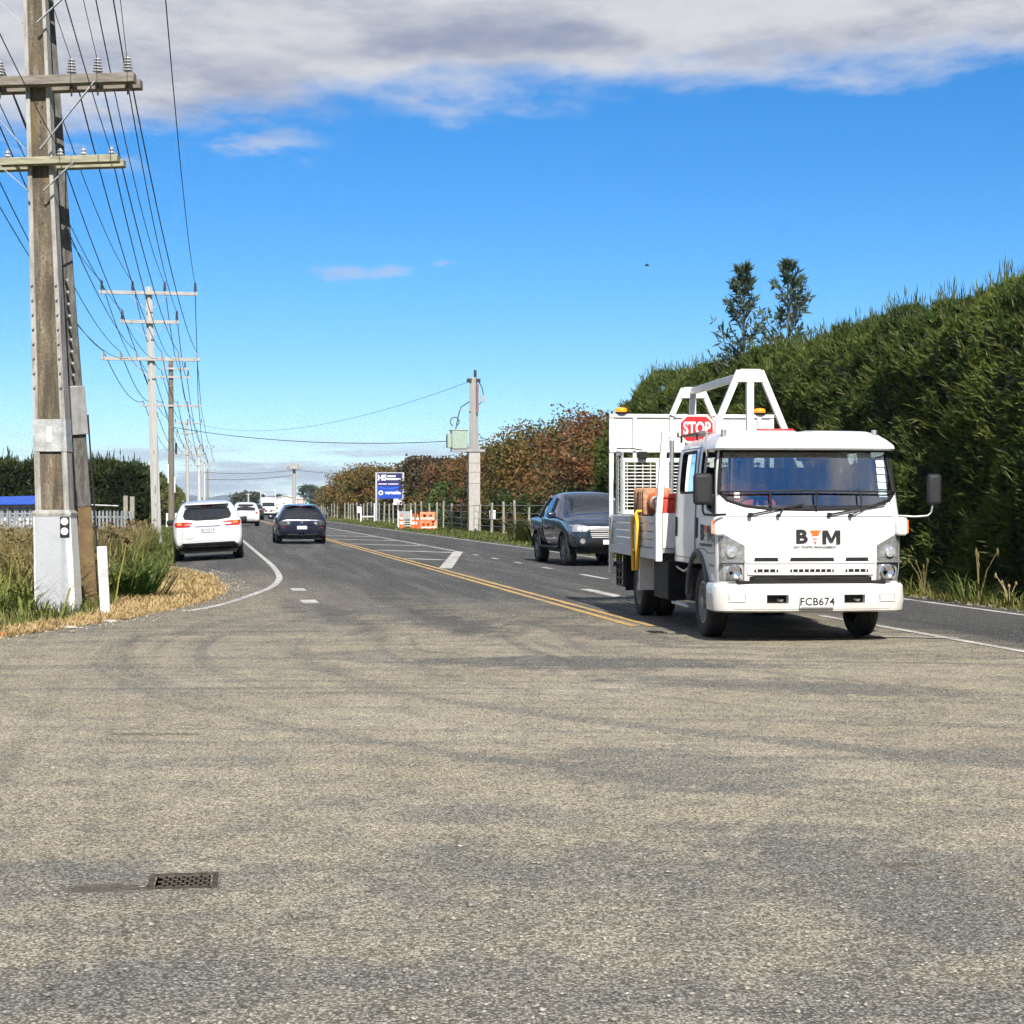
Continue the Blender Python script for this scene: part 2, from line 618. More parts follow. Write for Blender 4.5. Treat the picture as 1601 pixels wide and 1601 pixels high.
def road_material():
    m = bpy.data.materials.new('chipseal'); m.use_nodes = True
    nt = m.node_tree; t = NT(nt); p = nt.nodes['Principled BSDF']
    pos = t.node('ShaderNodeNewGeometry').outputs['Position']
    X, Y, Z = t.sep(pos)
    S = t.m('ADD', t.m('MULTIPLY', X, RC), t.m('MULTIPLY', Y, RS))
    T = t.m('SUBTRACT', t.m('MULTIPLY', Y, RC), t.m('MULTIPLY', X, RS))
    flat = t.vec(X, Y, 0.0)
    # single stone chips
    vn = t.node('ShaderNodeTexVoronoi', feature='F1'); t._in(vn.inputs['Vector'], flat); vn.inputs['Scale'].default_value = 92.0
    cr, cg, cb = t.sep(vn.outputs['Color'])
    cd = vn.outputs['Distance']
    fine = t.noise(flat, 150.0, 1, 0.7)
    mid = t.noise(flat, 7.0, 4, 0.65)
    slow = t.noise(flat, 0.55, 3, 0.6)
    # streaks dragged by turning tyres (across the mouth of the side road) and along the lanes
    turn = t.noise(t.vec(t.m('MULTIPLY', X, 0.22), t.m('ADD', t.m('MULTIPLY', Y, 1.5), t.m('MULTIPLY', t.m('POWER', t.m('SUBTRACT', X, 1.0), 2.0), 0.035)), 0.0), 1.0, 5, 0.68)
    sweep = t.noise(t.vec(t.m('MULTIPLY', X, 0.10), t.m('ADD', t.m('MULTIPLY', Y, 2.6), t.m('MULTIPLY', t.m('POWER', t.m('ADD', X, 2.0), 2.0), 0.045)), 7.0), 1.0, 4, 0.62)
    rag = t.noise(flat, 2.3, 4, 0.68)
    lane = t.noise(t.vec(t.m('MULTIPLY', S, 2.2), t.m('MULTIPLY', T, 0.10), 4.0), 1.0, 4, 0.6)
    # where dust has been carried onto the seal
    wob = t.m('MULTIPLY', t.m('SUBTRACT', slow, 0.5), 16.0)
    yd = t.m('ADD', t.m('ADD', Y, wob), t.m('MULTIPLY', t.m('SUBTRACT', turn, 0.5), 9.0))
    dust = t.m('MULTIPLY', t.smooth(yd, 30.0, 17.0), t.smooth(t.m('ADD', S, t.m('MULTIPLY', t.m('SUBTRACT', turn, 0.5), 1.0)), 8.7, 7.7))
    # lane centre line of oncoming-turn bay keeps some dust further out
    side = t.m('MULTIPLY', t.smooth(yd, 44.0, 24.0), t.smooth(S, 3.6, 0.6))
    dust = t.m('MAXIMUM', dust, t.m('MULTIPLY', side, 0.7))

    def blob(cx, cy, rx, ry, ang, amp):
        ca, sa = math.cos(R(ang)), math.sin(R(ang))
        ux = t.m('SUBTRACT', X, cx); uy = t.m('SUBTRACT', Y, cy)
        a = t.m('DIVIDE', t.m('ADD', t.m('MULTIPLY', ux, ca), t.m('MULTIPLY', uy, sa)), rx)
        b = t.m('DIVIDE', t.m('SUBTRACT', t.m('MULTIPLY', uy, ca), t.m('MULTIPLY', ux, sa)), ry)
        r2 = t.m('ADD', t.m('MULTIPLY', a, a), t.m('MULTIPLY', b, b))
        r2 = t.m('ADD', r2, t.m('ADD', t.m('MULTIPLY', t.m('SUBTRACT', rag, 0.5), 3.0), t.m('MULTIPLY', t.m('SUBTRACT', mid, 0.5), 1.4)))
        return t.m('MULTIPLY', t.smooth(r2, 1.35, 0.1), amp)
    worn = blob(0.6, 16.6, 1.9, 0.75, -6, 0.85)
    for b in (blob(2.3, 14.4, 2.0, 0.6, -28, 0.7), blob(0.85, 9.9, 1.15, 0.85, -40, 0.62), blob(1.45, 7.0, 0.7, 1.5, 14, 0.72),
              blob(0.15, 7.1, 0.85, 0.62, 0, 0.60), blob(-1.75, 7.0, 0.9, 0.42, 0, 0.55), blob(-1.0, 5.5, 1.5, 0.40, 4, 0.62),
              blob(1.2, 5.3, 0.9, 0.30, 0, 0.6), blob(-2.6, 5.9, 0.9, 0.55, 10, 0.55), blob(0.2, 5.35, 0.8, 0.28, -6, 0.5), blob(-0.3, 8.6, 0.9, 0.35, -12, 0.35), blob(2.2, 6.0, 0.5, 0.9, 10, 0.55), blob(-1.6, 17.5, 1.6, 0.5, 8, 0.35), blob(3.4, 17.3, 1.6, 0.35, -8, 0.4), blob(-2.6, 10.0, 1.4, 0.5, 10, 0.25), blob(3.0, 10.5, 1.4, 0.35, 8, 0.4),
              blob(-0.9, 22.5, 0.5, 3.0, 16, 0.8), blob(1.0, 20.5, 0.6, 2.4, 22, 0.6), blob(-2.6, 24.5, 0.45, 3.6, 14, 0.6), blob(5.2, 12.5, 2.4, 0.4, -10, 0.35)):
        worn = t.m('MAXIMUM', worn, b)
    strk = t.smooth(turn, 0.56, 0.72)
    dust = t.m('MULTIPLY', dust, t.m('SUBTRACT', 1.0, t.m('MULTIPLY', strk, 0.42)))
    swp = t.m('MULTIPLY', t.smooth(sweep, 0.52, 0.66), t.m('MULTIPLY', t.smooth(Y, 26.0, 20.0), t.smooth(Y, 8.5, 12.0)))
    dust = t.m('MULTIPLY', dust, t.m('SUBTRACT', 1.0, t.m('MULTIPLY', swp, 0.55)))
    ax_ = t.m('SUBTRACT', X, 9.0); ay_ = t.m('SUBTRACT', Y, 20.0)
    rr_ = t.m('SQRT', t.m('ADD', t.m('MULTIPLY', ax_, ax_), t.m('MULTIPLY', ay_, ay_)))
    arc = t.noise(t.vec(t.m('MULTIPLY', rr_, 1.7), t.m('MULTIPLY', t.m('ARCTAN2', ay_, ax_), 0.8), 2.0), 1.0, 4, 0.62)
    arcs = t.m('MULTIPLY', t.smooth(arc, 0.50, 0.66), t.m('MULTIPLY', t.smooth(rr_, 6.5, 8.5), t.smooth(rr_, 15.5, 12.5)))
    dust = t.m('MULTIPLY', dust, t.m('SUBTRACT', 1.0, t.m('MULTIPLY', arcs, 0.60)))
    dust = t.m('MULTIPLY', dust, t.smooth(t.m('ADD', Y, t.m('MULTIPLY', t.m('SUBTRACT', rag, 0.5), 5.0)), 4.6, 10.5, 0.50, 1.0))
    dust = t.m('MULTIPLY', dust, t.m('SUBTRACT', 1.0, worn))
    dust = t.m('MULTIPLY', dust, t.smooth(rag, 0.28, 0.60, 0.50, 1.0))
    dust = t.m('MULTIPLY', dust, t.smooth(mid, 0.18, 0.50, 0.72, 1.0))
    # bitumen-dark bare seal, wheel tracks polished darker
    wheel = t.smooth(lane, 0.42, 0.66)
    bare = t.mix(wheel, (0.098, 0.099, 0.098), (0.160, 0.157, 0.148))
    bare = t.mix(t.smooth(S, 8.0, 8.3), bare, t.mix(wheel, (0.083, 0.085, 0.086), (0.125, 0.125, 0.122)))
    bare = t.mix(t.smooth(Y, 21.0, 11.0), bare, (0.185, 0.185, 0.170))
    dusty = t.ramp(t.m('ADD', t.m('MULTIPLY', slow, 0.5), t.m('MULTIPLY', mid, 0.5)), [(0.3, (0.35, 0.302, 0.215)), (0.5, (0.43, 0.380, 0.282)), (0.7, (0.51, 0.465, 0.365))])
    base = t.mix(dust, bare, dusty)
    # orange soil tint near the left verge
    base = t.mix(t.m('MULTIPLY', t.smooth(mid, 0.55, 0.75), t.m('MULTIPLY', t.smooth(X, -1.5, -4.5), t.smooth(Y, 30.0, 14.0))), base, (0.30, 0.21, 0.115))
    # chip brightness: strong contrast stone to stone
    cv = t.m('ADD', 0.50, t.m('MULTIPLY', t.m('POWER', cr, 1.2), 1.10))
    gap = t.smooth(cd, 0.66, 0.34, 0.42, 1.0)
    cv = t.m('MULTIPLY', cv, gap)
    cv = t.m('MULTIPLY', cv, t.smooth(fine, 0.25, 0.75, 0.80, 1.20))
    wht = t.m('GREATER_THAN', cg, 0.992)
    cvn = t.node('ShaderNodeMix', data_type='RGBA', blend_type='MULTIPLY'); cvn.inputs[0].default_value = 1.0
    t._in(cvn.inputs[6], base); g = t.node('ShaderNodeCombineColor')
    for i in range(3): t._in(g.inputs[i], cv)
    nt.links.new(g.outputs[0], cvn.inputs[7])
    colr = t.mix(t.m('MULTIPLY', wht, 0.75), cvn.outputs[2], (0.62, 0.60, 0.55))
    # oil drips and stains
    oil = t.m('MULTIPLY', t.smooth(t.noise(flat, 1.7, 3, 0.7), 0.68, 0.76), 0.45)
    colr = t.mix(oil, colr, (0.05, 0.045, 0.038))
    st = blob(-1.56, 6.86, 0.20, 0.07, 10, 0.7)
    st2 = blob(-2.30, 11.45, 0.32, 0.08, -3, 0.6)
    st3 = blob(1.6, 7.3, 0.18, 0.05, 0, 0.6)
    colr = t.mix(t.m('MAXIMUM', t.m('MAXIMUM', st, st2), st3), colr, (0.075, 0.062, 0.040))
    t._in(p.inputs['Base Color'], colr)
    p.inputs['Roughness'].default_value = 0.9; p.inputs['Specular IOR Level'].default_value = 0.25
    bp = t.node('ShaderNodeBump'); bp.inputs['Distance'].default_value = 0.006; bp.inputs['Strength'].default_value = 0.6
    h = t.m('ADD', t.m('MULTIPLY', t.m('SUBTRACT', 1.0, cd), 0.8), t.m('MULTIPLY', cb, 0.5))
    t._in(bp.inputs['Height'], h); nt.links.new(bp.outputs[0], p.inputs['Normal'])
    return m


def make_road():
    ys = list(np.arange(-60, 0, 4.0)) + list(np.arange(0, 60, 0.5)) + list(np.arange(60, 120, 3.0)) + list(np.arange(120, 761, 20.0))
    rows = []
    for y in ys:
        xl = left_x(y)
        if 0 < y < 60: xl += 0.10 * mnoise.noise(Vector((y * 0.9, 3, 0))) + 0.05 * mnoise.noise(Vector((y * 4.0, 8, 0)))
        xr = (11.12 - RS * y) / RC + (0.06 * mnoise.noise(Vector((y * 0.8, 13, 0))))
        n = 30
        rows.append([(xl + (xr - xl) * k / n, y, gz(xl + (xr - xl) * k / n, y)) for k in range(n + 1)])
    mb = MB().grid(rows)
    # the worn edge of the seal, a few centimetres thick
    for side in (0, -1):
        a = [r[side] for r in rows]; mb.grid([a, [(p[0], p[1], p[2] - 0.06) for p in a]])
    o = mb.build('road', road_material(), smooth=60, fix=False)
    tag(o, kind='structure')


def paint_mat(name, c, wear=0.45):
    m = bpy.data.materials.new(name); m.use_nodes = True
    nt = m.node_tree; t = NT(nt); p = nt.nodes['Principled BSDF']
    pos = t.node('ShaderNodeNewGeometry').outputs['Position']
    X, Y, Z = t.sep(pos); flat = t.vec(X, Y, 0.0)
    n = t.m('ADD', t.m('MULTIPLY', t.noise(flat, 30.0, 4, 0.7), 0.6), t.m('MULTIPLY', t.noise(flat, 1.6, 4, 0.6), 0.4))
    chip = t.voro(flat, 62.0, 'F1', 'Distance')
    c1 = t.mix(t.smooth(n, 0.45, 0.62, 0.0, wear + 0.35), c, (0.17, 0.165, 0.15))
    t._in(p.inputs['Base Color'], t.mix(t.smooth(chip, 0.4, 0.75, 0.0, 0.45), c1, (0.12, 0.12, 0.11)))
    p.inputs['Roughness'].default_value = 0.75
    return m


PAINT_W = paint_mat('worn_white_road_paint', (0.60, 0.59, 0.56), 0.6)
PAINT_Y = paint_mat('worn_yellow_road_paint', (0.66, 0.40, 0.10), 0.5)


def strip(pts, wd, mt, name, h=0.006):
    """painted line along points (x, y)"""
    dense = []
    for a, b in zip(pts, pts[1:]):
        L = math.dist(a, b); n = max(1, int(L / 2.0))
        for k in range(n): dense.append((a[0] + (b[0] - a[0]) * k / n, a[1] + (b[1] - a[1]) * k / n))
    dense.append(pts[-1])
    l, r = [], []
    for i, q in enumerate(dense):
        a = dense[max(0, i - 1)]; b = dense[min(len(dense) - 1, i + 1)]
        d = Vector((b[0] - a[0], b[1] - a[1])).normalized(); nn = Vector((-d.y, d.x))
        for out, sg in ((l, 1), (r, -1)):
            x, y = q[0] + nn.x * wd / 2 * sg, q[1] + nn.y * wd / 2 * sg
            out.append((x, y, gz(x, y) + h))
    o = MB().grid([l, r], flip=True).build(name, mt, fix=False)
    return tag(o, kind='structure')


def ST(s, t):
    q = RP(s, t); return (q.x, q.y)


def make_markings():
    for ds in (-0.11, 0.11):
        strip([ST(5.25 + ds, 20.9), ST(5.25 + ds, 30), ST(5.25 + ds, 60), ST(5.25 + ds, 180)], 0.10, PAINT_Y, 'centre_line_marking')
    # flush median: edge, closing bar and hatch bars
    strip([ST(7.85, 54.5), ST(7.85, 175)], 0.12, PAINT_W, 'median_edge_marking')
    strip([ST(5.48, 40.2), ST(7.82, 54.4)], 0.30, PAINT_W, 'median_end_marking', 0.010)
    strip([ST(5.46, 48.0), ST(6.30, 46.6)], 0.36, PAINT_W, 'hatch_marking')
    for k in range(12):
        t0 = 57 + 9 * k
        strip([ST(5.46, t0), ST(7.75, t0 - 3.8)], 0.38, PAINT_W, 'hatch_marking')
    # lane dashes beside the turning bay
    for t0 in (51.0, 47.6, 44.0, 40.2):
        strip([ST(7.85, t0 - 0.45), ST(7.85, t0 + 0.55)], 0.13, PAINT_W, 'lane_dash_marking')
    strip([ST(7.85, 34.2), ST(7.85, 36.6)], 0.13, PAINT_W, 'lane_dash_marking')
    strip([ST(6.55, 27.6), ST(6.55, 30.2)], 0.20, PAINT_W, 'turn_arrow_marking')
    strip([ST(8.05, 22.5), ST(8.08, 15), ST(8.0, -30)], 0.12, PAINT_W, 'lane_line_marking')
    strip([(3.0, 20.15), (4.86, 19.52)], 0.13, PAINT_W, 'bay_line_marking', 0.010)
    strip([ST(10.72, -30), ST(10.72, 60), ST(10.60, 190)], 0.12, PAINT_W, 'edge_line_marking')
    cur = [(-4.55, 24.6), (-4.34, 25.7), (-4.25, 27.1), (-4.2, 29.6), (-4.28, 31.6), (-4.42, 33.6), ST(1.70, 37.0), ST(1.72, 40), ST(1.72, 60), ST(1.74, 260)]
    cur = [(-4.42, 24.6), (-4.27, 25.7), (-4.2, 27.1), (-4.2, 29.4), (-4.25, 31.7), (-4.47, 34.3), (-4.80, 36.9), (-5.47, 41.2), ST(1.72, 46), ST(1.72, 60), ST(1.74, 260)]
    sm = []
    for i in range(len(cur) - 1):
        p0, p1, p2, p3 = [Vector(cur[max(0, min(len(cur) - 1, j))]) for j in (i - 1, i, i + 1, i + 2)]
        n = 8 if i < 8 else 1
        for k in range(n):
            u = k / n
            q = p1.lerp(p2, u) if n == 1 else 0.5 * ((2 * p1) + (p2 - p0) * u + (2 * p0 - 5 * p1 + 4 * p2 - p3) * u * u + (3 * p1 - p0 - 3 * p2 + p3) * u ** 3)
            sm.append((q.x, q.y))
    sm.append(cur[-1])
    strip(sm, 0.12, PAINT_W, 'edge_line_marking')
    for c in ((-3.66, 30.7), (-3.04, 26.9)):
        strip([(c[0] + 0.09, c[1] - 0.5), (c[0] - 0.09, c[1] + 0.5)], 0.24, PAINT_W, 'edge_dash_marking')


def make_cover():
    """square access cover let into the seal"""
    t = thing('access_cover', 'square dark iron access cover set in the chip-sealed foreground', 'manhole cover', (-1.28, 6.98, -0.004), R(8))
    t.scale = (0.86, 0.86, 1.0)
    IRON = mat('rusty_iron', (0.085, 0.068, 0.050), 0.7, 0.5, var=0.5, nscale=30, bump=0.4, bscale=60)
    fr = MB()
    a, b = 0.155, 0.130
    for x0, x1, y0, y1 in ((-a, a, -a, -b), (-a, a, b, a), (-a, -b, -b, b), (b, a, -b, b)):
        fr.box(x0, x1, y0, y1, -0.02, 0.010)
    fr.build('frame', IRON, t)
    MB().box(-0.122, 0.122, -0.122, 0.122, -0.02, 0.004).build('lid', mat('dusty_iron_lid', (0.075, 0.062, 0.047), 0.85, 0.1, var=0.5, nscale=25), t)
    stud = MB().box(-0.015, 0.015, -0.012, 0.012, 0.004, 0.0065).mesh('stud')
    for i in range(6):
        for j in range(5):
            o = link_mesh('stud', stud, mat('dusty_iron_lid', (0.13, 0.105, 0.075)), t)
            o.location = (-0.098 + 0.039 * i + (0.019 if j % 2 else 0), -0.094 + 0.047 * j, 0)


def make_gravel():
    """loose chips on the seal and gravel along its ragged edge"""
    octa = np.array([(1, 0, 0), (-1, 0, 0), (0, 1, 0), (0, -1, 0), (0, 0, 1), (0, 0, -0.6)], dtype=float)
    of = np.array([(0, 2, 4), (2, 1, 4), (1, 3, 4), (3, 0, 4), (2, 0, 5), (1, 2, 5), (3, 1, 5), (0, 3, 5)])
    P = []; S = []
    for k in range(650):
        y = 5.0 + 9 * rng.random() ** 1.6; x = (rng.random() - 0.5) * 0.62 * y
        P.append((x, y, 0.004)); S.append(0.004 + 0.008 * rng.random() ** 2)
    for k in range(1500):
        y = 15 + 28 * rng.random(); x = left_x(y) + 0.10 + 0.55 * rng.random() ** 2.2
        P.append((x, y, gz(x, y) + 0.006)); S.append(0.007 + 0.016 * rng.random() ** 2)
    for k in range(900):
        q = RP(10.95 + 0.35 * rng.random(), 8 + 40 * rng.random())
        P.append((q.x, q.y, 0.006)); S.append(0.008 + 0.018 * rng.random() ** 2)
    P = np.array(P); S = np.array(S); n = len(P)
    sc = S[:, None, None] * (0.6 + 0.8 * rng.random((n, 1, 3))) * np.array([1.2, 1.0, 0.7])
    v = (octa[None] + rng.normal(size=(n, 6, 3)) * 0.18) * sc + P[:, None, :]
    f = (of[None] + (np.arange(n) * 6)[:, None, None]).reshape(-1, 3)
    m = leaf_mat('stone_chips', [(0.0, (0.10, 0.10, 0.09)), (0.5, (0.30, 0.27, 0.22)), (0.9, (0.46, 0.43, 0.37)), (1.0, (0.68, 0.66, 0.62))], 0.0, 0.9)
    o = link_mesh('gravel', np_mesh('gravel', v.reshape(-1, 3), f), m)
    tag(o, 'loose pale stone chips on the seal and along its edges', 'gravel', kind='stuff')


make_gravel(); make_ground(); make_road(); make_markings(); make_cover()

# =================================================================== shared vehicle pieces
def text_mesh(body, size, bold=0.0, spacing=1.0):
    cu = bpy.data.curves.new('txt', 'FONT')
    cu.body = body; cu.size = size; cu.align_x = 'CENTER'; cu.align_y = 'CENTER'
    cu.extrude = 0.0015; cu.offset = bold; cu.space_character = spacing; cu.resolution_u = 3
    o = bpy.data.objects.new('txt', cu); col.objects.link(o)
    me = eval_mesh(o); drop(o); bpy.data.curves.remove(cu)
    return me


def text(name, body, size, mt, parent, M, bold=0.0, spacing=1.0):
    me = text_mesh(body, size, bold, spacing)
    me.transform(M)
    return link_mesh(name, me, mt, parent)


def face_M(loc, right, up):
    """matrix that lays text (x right, y up) on a plane"""
    r = Vector(right); u = Vector(up); n = r.cross(u)
    M = Matrix((r, u, n)).transposed().to_4x4(); M.translation = Vector(loc)
    return M


def wheel(parent, x, y, r, wd, side, rim_r=None, spokes=0, rim_mat=RIM, dish=0.03, z=None, name='wheel'):
    """tyre with tread grooves and a rim facing the side"""
    rim_r = rim_r or r * 0.66
    z = r if z is None else z
    h = wd / 2
    prof = [(rim_r, -h * 0.90), (rim_r + 0.02, -h), (r * 0.90, -h * 1.03), (r * 0.975, -h * 0.86), (r, -h * 0.66)]
    for g in (-0.36, 0.0, 0.36):
        prof += [(r, h * (g - 0.09)), (r - 0.012, h * (g - 0.07)), (r - 0.012, h * (g + 0.07)), (r, h * (g + 0.09))]
    prof += [(r, h * 0.66), (r * 0.975, h * 0.86), (r * 0.90, h * 1.03), (rim_r + 0.02, h), (rim_r, h * 0.90), (rim_r - 0.015, h * 0.5), (rim_r - 0.015, -h * 0.5)]
    M = Matrix.Translation((x, y, z)) @ Matrix.Rotation(R(90) * side, 4, 'Y')
    tyre = MB().lathe(prof + [prof[0]], 36, M, close=False).build(name, RUBBER, parent, smooth=35)
    rb = MB()
    zf = h * 0.9
    rb.lathe([(rim_r + 0.004, zf), (rim_r - 0.02, zf + 0.004), (rim_r - 0.035, zf - dish), (rim_r * 0.55, zf - dish - 0.02), (rim_r * 0.52, zf - dish), (rim_r * 0.30, zf - dish + 0.012), (rim_r * 0.26, zf + 0.01), (0.001, zf + 0.012)], 32, M, close=False)
    if spokes:
        for k in range(spokes):
            A = M @ Matrix.Rotation(2 * math.pi * k / spokes, 4, 'Z')
            rb.box(rim_r * 0.25, rim_r - 0.02, -0.03, 0.03, zf - dish - 0.012, zf + 0.002, A)
    else:
        for k in range(6):
            A = M @ Matrix.Rotation(2 * math.pi * k / 6, 4, 'Z')
            rb.cyl(A @ Vector((rim_r * 0.40, 0, zf - dish)), A @ Vector((rim_r * 0.40, 0, zf - dish + 0.03)), 0.016, n=6)
    rb.build('rim', rim_mat, tyre, smooth=35)
    return tyre


def number_plate(parent, loc, right, up, wd, ht, chars, size, mt=None):
    r, u = Vector(right), Vector(up); n = r.cross(u)
    PL = mat('reflective_plate', (0.74, 0.75, 0.74), 0.4, var=0.03)
    c = Vector(loc)
    mb = MB(); v = []
    for dn in (-0.012, 0.0):
        for sx, sz in ((-1, -1), (1, -1), (1, 1), (-1, 1)):
            v.append(c + r * (sx * wd / 2) + u * (sz * ht / 2) + n * dn)
    mb.add(v, [(3, 2, 1, 0), (4, 5, 6, 7), (0, 1, 5, 4), (1, 2, 6, 5), (2, 3, 7, 6), (3, 0, 4, 7)])
    pl = mb.build('number_plate', mt or PL, parent, bevel=0.003)
    rimt = MB()
    k = 0.93
    rimt.tube([c + r * (sx * wd / 2 * k) + u * (sz * ht / 2 * 0.86) + n * 0.001 for sx, sz in ((-1, -1), (1, -1), (1, 1), (-1, 1))], 0.0025, 5, closed=True)
    rimt.build('plate_border', INK, pl)
    if chars:
        text('plate_lettering', chars, size, INK, pl, face_M(c + n * 0.0015, r, u), bold=0.002, spacing=1.05)
    return pl


def rrect_ring(hw, yf, yb, rc, bulge, z, nf=22, ns=22, nc=6):
    """plan outline of a cab at one height: rounded rectangle, front (low y) bowed"""
    pts = []
    def arc(cx, cy, a0, a1):
        for k in range(nc + 1):
            a = R(a0 + (a1 - a0) * k / nc); pts.append((cx + rc * math.cos(a), cy + rc * math.sin(a)))
    for k in range(1, nf): pts.append((-hw + rc + (2 * hw - 2 * rc) * k / nf, yf))
    arc(hw - rc, yf + rc, -90, 0)
    for k in range(1, ns): pts.append((hw, yf + rc + (yb - yf - 2 * rc) * k / ns))
    arc(hw - rc, yb - rc, 0, 90)
    for k in range(1, nf): pts.append((hw - rc - (2 * hw - 2 * rc) * k / nf, yb))
    arc(-hw + rc, yb - rc, 90, 180)
    for k in range(1, ns): pts.append((-hw, yb - rc - (yb - yf - 2 * rc) * k / ns))
    arc(-hw + rc, yf + rc, 180, 270)
    out = []
    for x, y in pts:
        f = max(0.0, 1 - (y - yf) / 0.6)
        out.append((x, y + bulge * (x / hw) ** 2 * f, z))
    return out


def loft(rings, caps=True):
    n = len(rings[0]); v = [p for r in rings for p in r]; f = []
    for i in range(len(rings) - 1):
        for k in range(n):
            l = (k + 1) % n
            f.append((i * n + k, i * n + l, (i + 1) * n + l, (i + 1) * n + k))
    if caps:
        f.append(tuple(range(n - 1, -1, -1))); f.append(tuple((len(rings) - 1) * n + k for k in range(n)))
    return MB().add(v, f)


# =================================================================== THE FLATBED TRUCK (front at y = 0, rear towards +y)
def make_truck():
    YAW = R(6.0)
    T = thing('flatbed_truck', 'white double-cab flatbed truck lettered BTM with A-frame rack and amber beacons', 'truck', (3.17, 18.9, 0), YAW)
    # --- cab shell
    keys = [(0.50, 0.10, 0.955, 2.50), (0.62, 0.05, 0.985, 2.50), (0.80, 0.03, 1.0, 2.50), (1.10, 0.03, 1.005, 2.50), (1.33, 0.045, 1.0, 2.50), (1.42, 0.075, 0.995, 2.50),
            (1.60, 0.125, 0.985, 2.50), (1.80, 0.185, 0.97, 2.49), (2.00, 0.245, 0.95, 2.48), (2.08, 0.28, 0.935, 2.47), (2.14, 0.34, 0.91, 2.44), (2.19, 0.44, 0.87, 2.38), (2.22, 0.60, 0.80, 2.28)]
    solid = loft([rrect_ring(hw, yf, yb, 0.11 if z < 2.1 else 0.16, 0.075, z) for z, yf, hw, yb in keys]).mesh('cab')
    bv = bvh_of(solid)
    ck = [(z, yf + 0.05, hw - 0.05, yb - 0.05) for z, yf, hw, yb in keys if 0.95 < z < 2.17]
    cavity = loft([rrect_ring(hw, yf, yb, 0.10, 0.075, z) for z, yf, hw, yb in [(0.96, 0.08, 0.95, 2.45)] + ck]).mesh('cavity')
    cuts = [cavity]
    cuts.append(MB().box(-1.3, 1.3, 1.25, 2.8, 0.3, 0.80).mesh())
    for sx in (-1, 1):
        cuts.append(MB().cyl((sx * 0.55, 1.09, 0.40), (sx * 1.3, 1.09, 0.40), 0.53, n=40).mesh())
    ws = [(-0.90, 2.045), (-0.935, 1.80), (-0.955, 1.60), (-0.88, 1.505), (-0.70, 1.445), (-0.45, 1.415), (0, 1.405), (0.45, 1.415), (0.70, 1.445), (0.88, 1.505), (0.955, 1.60), (0.935, 1.80), (0.90, 2.045)]
    cuts.append(MB().prism(ws, -0.5, 0.62, 'y').mesh())
    fw = [(0.24, 1.37), (0.60, 1.42), (0.74, 1.57), (1.03, 1.59), (1.03, 2.03), (0.98, 2.06), (0.46, 2.06), (0.40, 2.03)]
    rw = [(1.40, 1.60), (2.10, 1.60), (2.14, 1.64), (2.14, 2.03), (2.10, 2.06), (1.42, 2.06), (1.38, 2.03), (1.38, 1.62)]
    for poly in (fw, rw):
        cuts.append(MB().prism(poly, -1.3, 1.3, 'x').mesh())
    cuts.append(MB().box(-0.75, 0.75, 2.3, 2.7, 1.62, 2.02).mesh())      # rear window
    cabme = boolean_cut(solid, cuts)
    cab = link_mesh('cab', cabme, WHITE, T, smooth=32)
    # --- glass
    def outline_tube(poly, axis, sign, r, mt, name, parent, off=0.0):
        pts = []
        m = len(poly)
        for i in range(m):
            (a, b), (c, d) = poly[i], poly[(i + 1) % m]
            k = max(1, int(math.dist((a, b), (c, d)) / 0.06))
            for j in range(k):
                u, z = a + (c - a) * j / k, b + (d - b) * j / k
                if axis == 'y': o_, dr = Vector((u, -5, z)), Vector((0, 1, 0))
                else: o_, dr = Vector((sign * 5, u, z)), Vector((-sign, 0, 0))
                h = bv.ray_cast(o_, dr)[0]
                if h: pts.append(h - dr * off)
        return MB().tube(pts, r, 6, closed=True).build(name, mt, parent, smooth=50)
    wr = [(1.405, -0.40, 0.40), (1.45, -0.72, 0.72), (1.51, -0.89, 0.89), (1.60, -0.955, 0.955), (1.80, -0.935, 0.935), (2.045, -0.90, 0.90)]
    wsc = patch(bv, wr, 'y', -1, -0.022, 26, 5, 0).build('windscreen', GLASS, T, smooth=60)
    outline_tube(ws, 'y', -1, 0.020, BLACKP, 'seal', wsc, -0.008)
    BAND = mat('black_ceramic_band', (0.01, 0.01, 0.012), 0.15, coat=1.0)
    patch(bv, [(1.405, -0.40, 0.40), (1.45, -0.70, 0.70), (1.455, -0.72, 0.72)], 'y', -1, -0.012, 20, 2, 0).build('shade_band', BAND, wsc)
    STK = mat('pale_blue_sticker', (0.55, 0.75, 0.78), 0.5, var=0.08)
    for k, zz in enumerate((1.905, 1.825, 1.745, 1.665, 1.58)):
        patch(bv, [(zz - 0.034, 0.775, 0.868), (zz + 0.034, 0.77, 0.862)], 'y', -1, -0.012, 4, 2, 0).build('licence_sticker', STK, wsc)
    patch(bv, [(1.535, -0.80, -0.745), (1.60, -0.80, -0.745)], 'y', -1, -0.012, 3, 2, 0).build('licence_sticker', WHITE_M, wsc)
    for sx in (-1, 1):
        q = patch(bv, [(1.60, 1.40, 2.13), (2.05, 1.40, 2.13)], 'x', sx, -0.02, 6, 3, 0).build('rear_side_window', GLASS, T)
        outline_tube(rw, 'x', sx, 0.016, BLACKP, 'seal', q, -0.004)
        if sx == 1:     # the near-side window is down in the photograph, the other one is up
            q = patch(bv, [(1.38, 0.25, 0.62), (1.58, 0.30, 1.02), (2.05, 0.45, 1.02)], 'x', sx, -0.02, 6, 3, 0).build('front_side_window', GLASS, T)
        else:
            q = patch(bv, [(1.385, 0.26, 0.56), (1.43, 0.27, 0.62), (1.575, 0.31, 0.70)], 'x', sx, -0.02, 6, 3, 0).build('quarter_window', GLASS, T)
        outline_tube(fw, 'x', sx, 0.016, BLACKP, 'seal', q, -0.004)
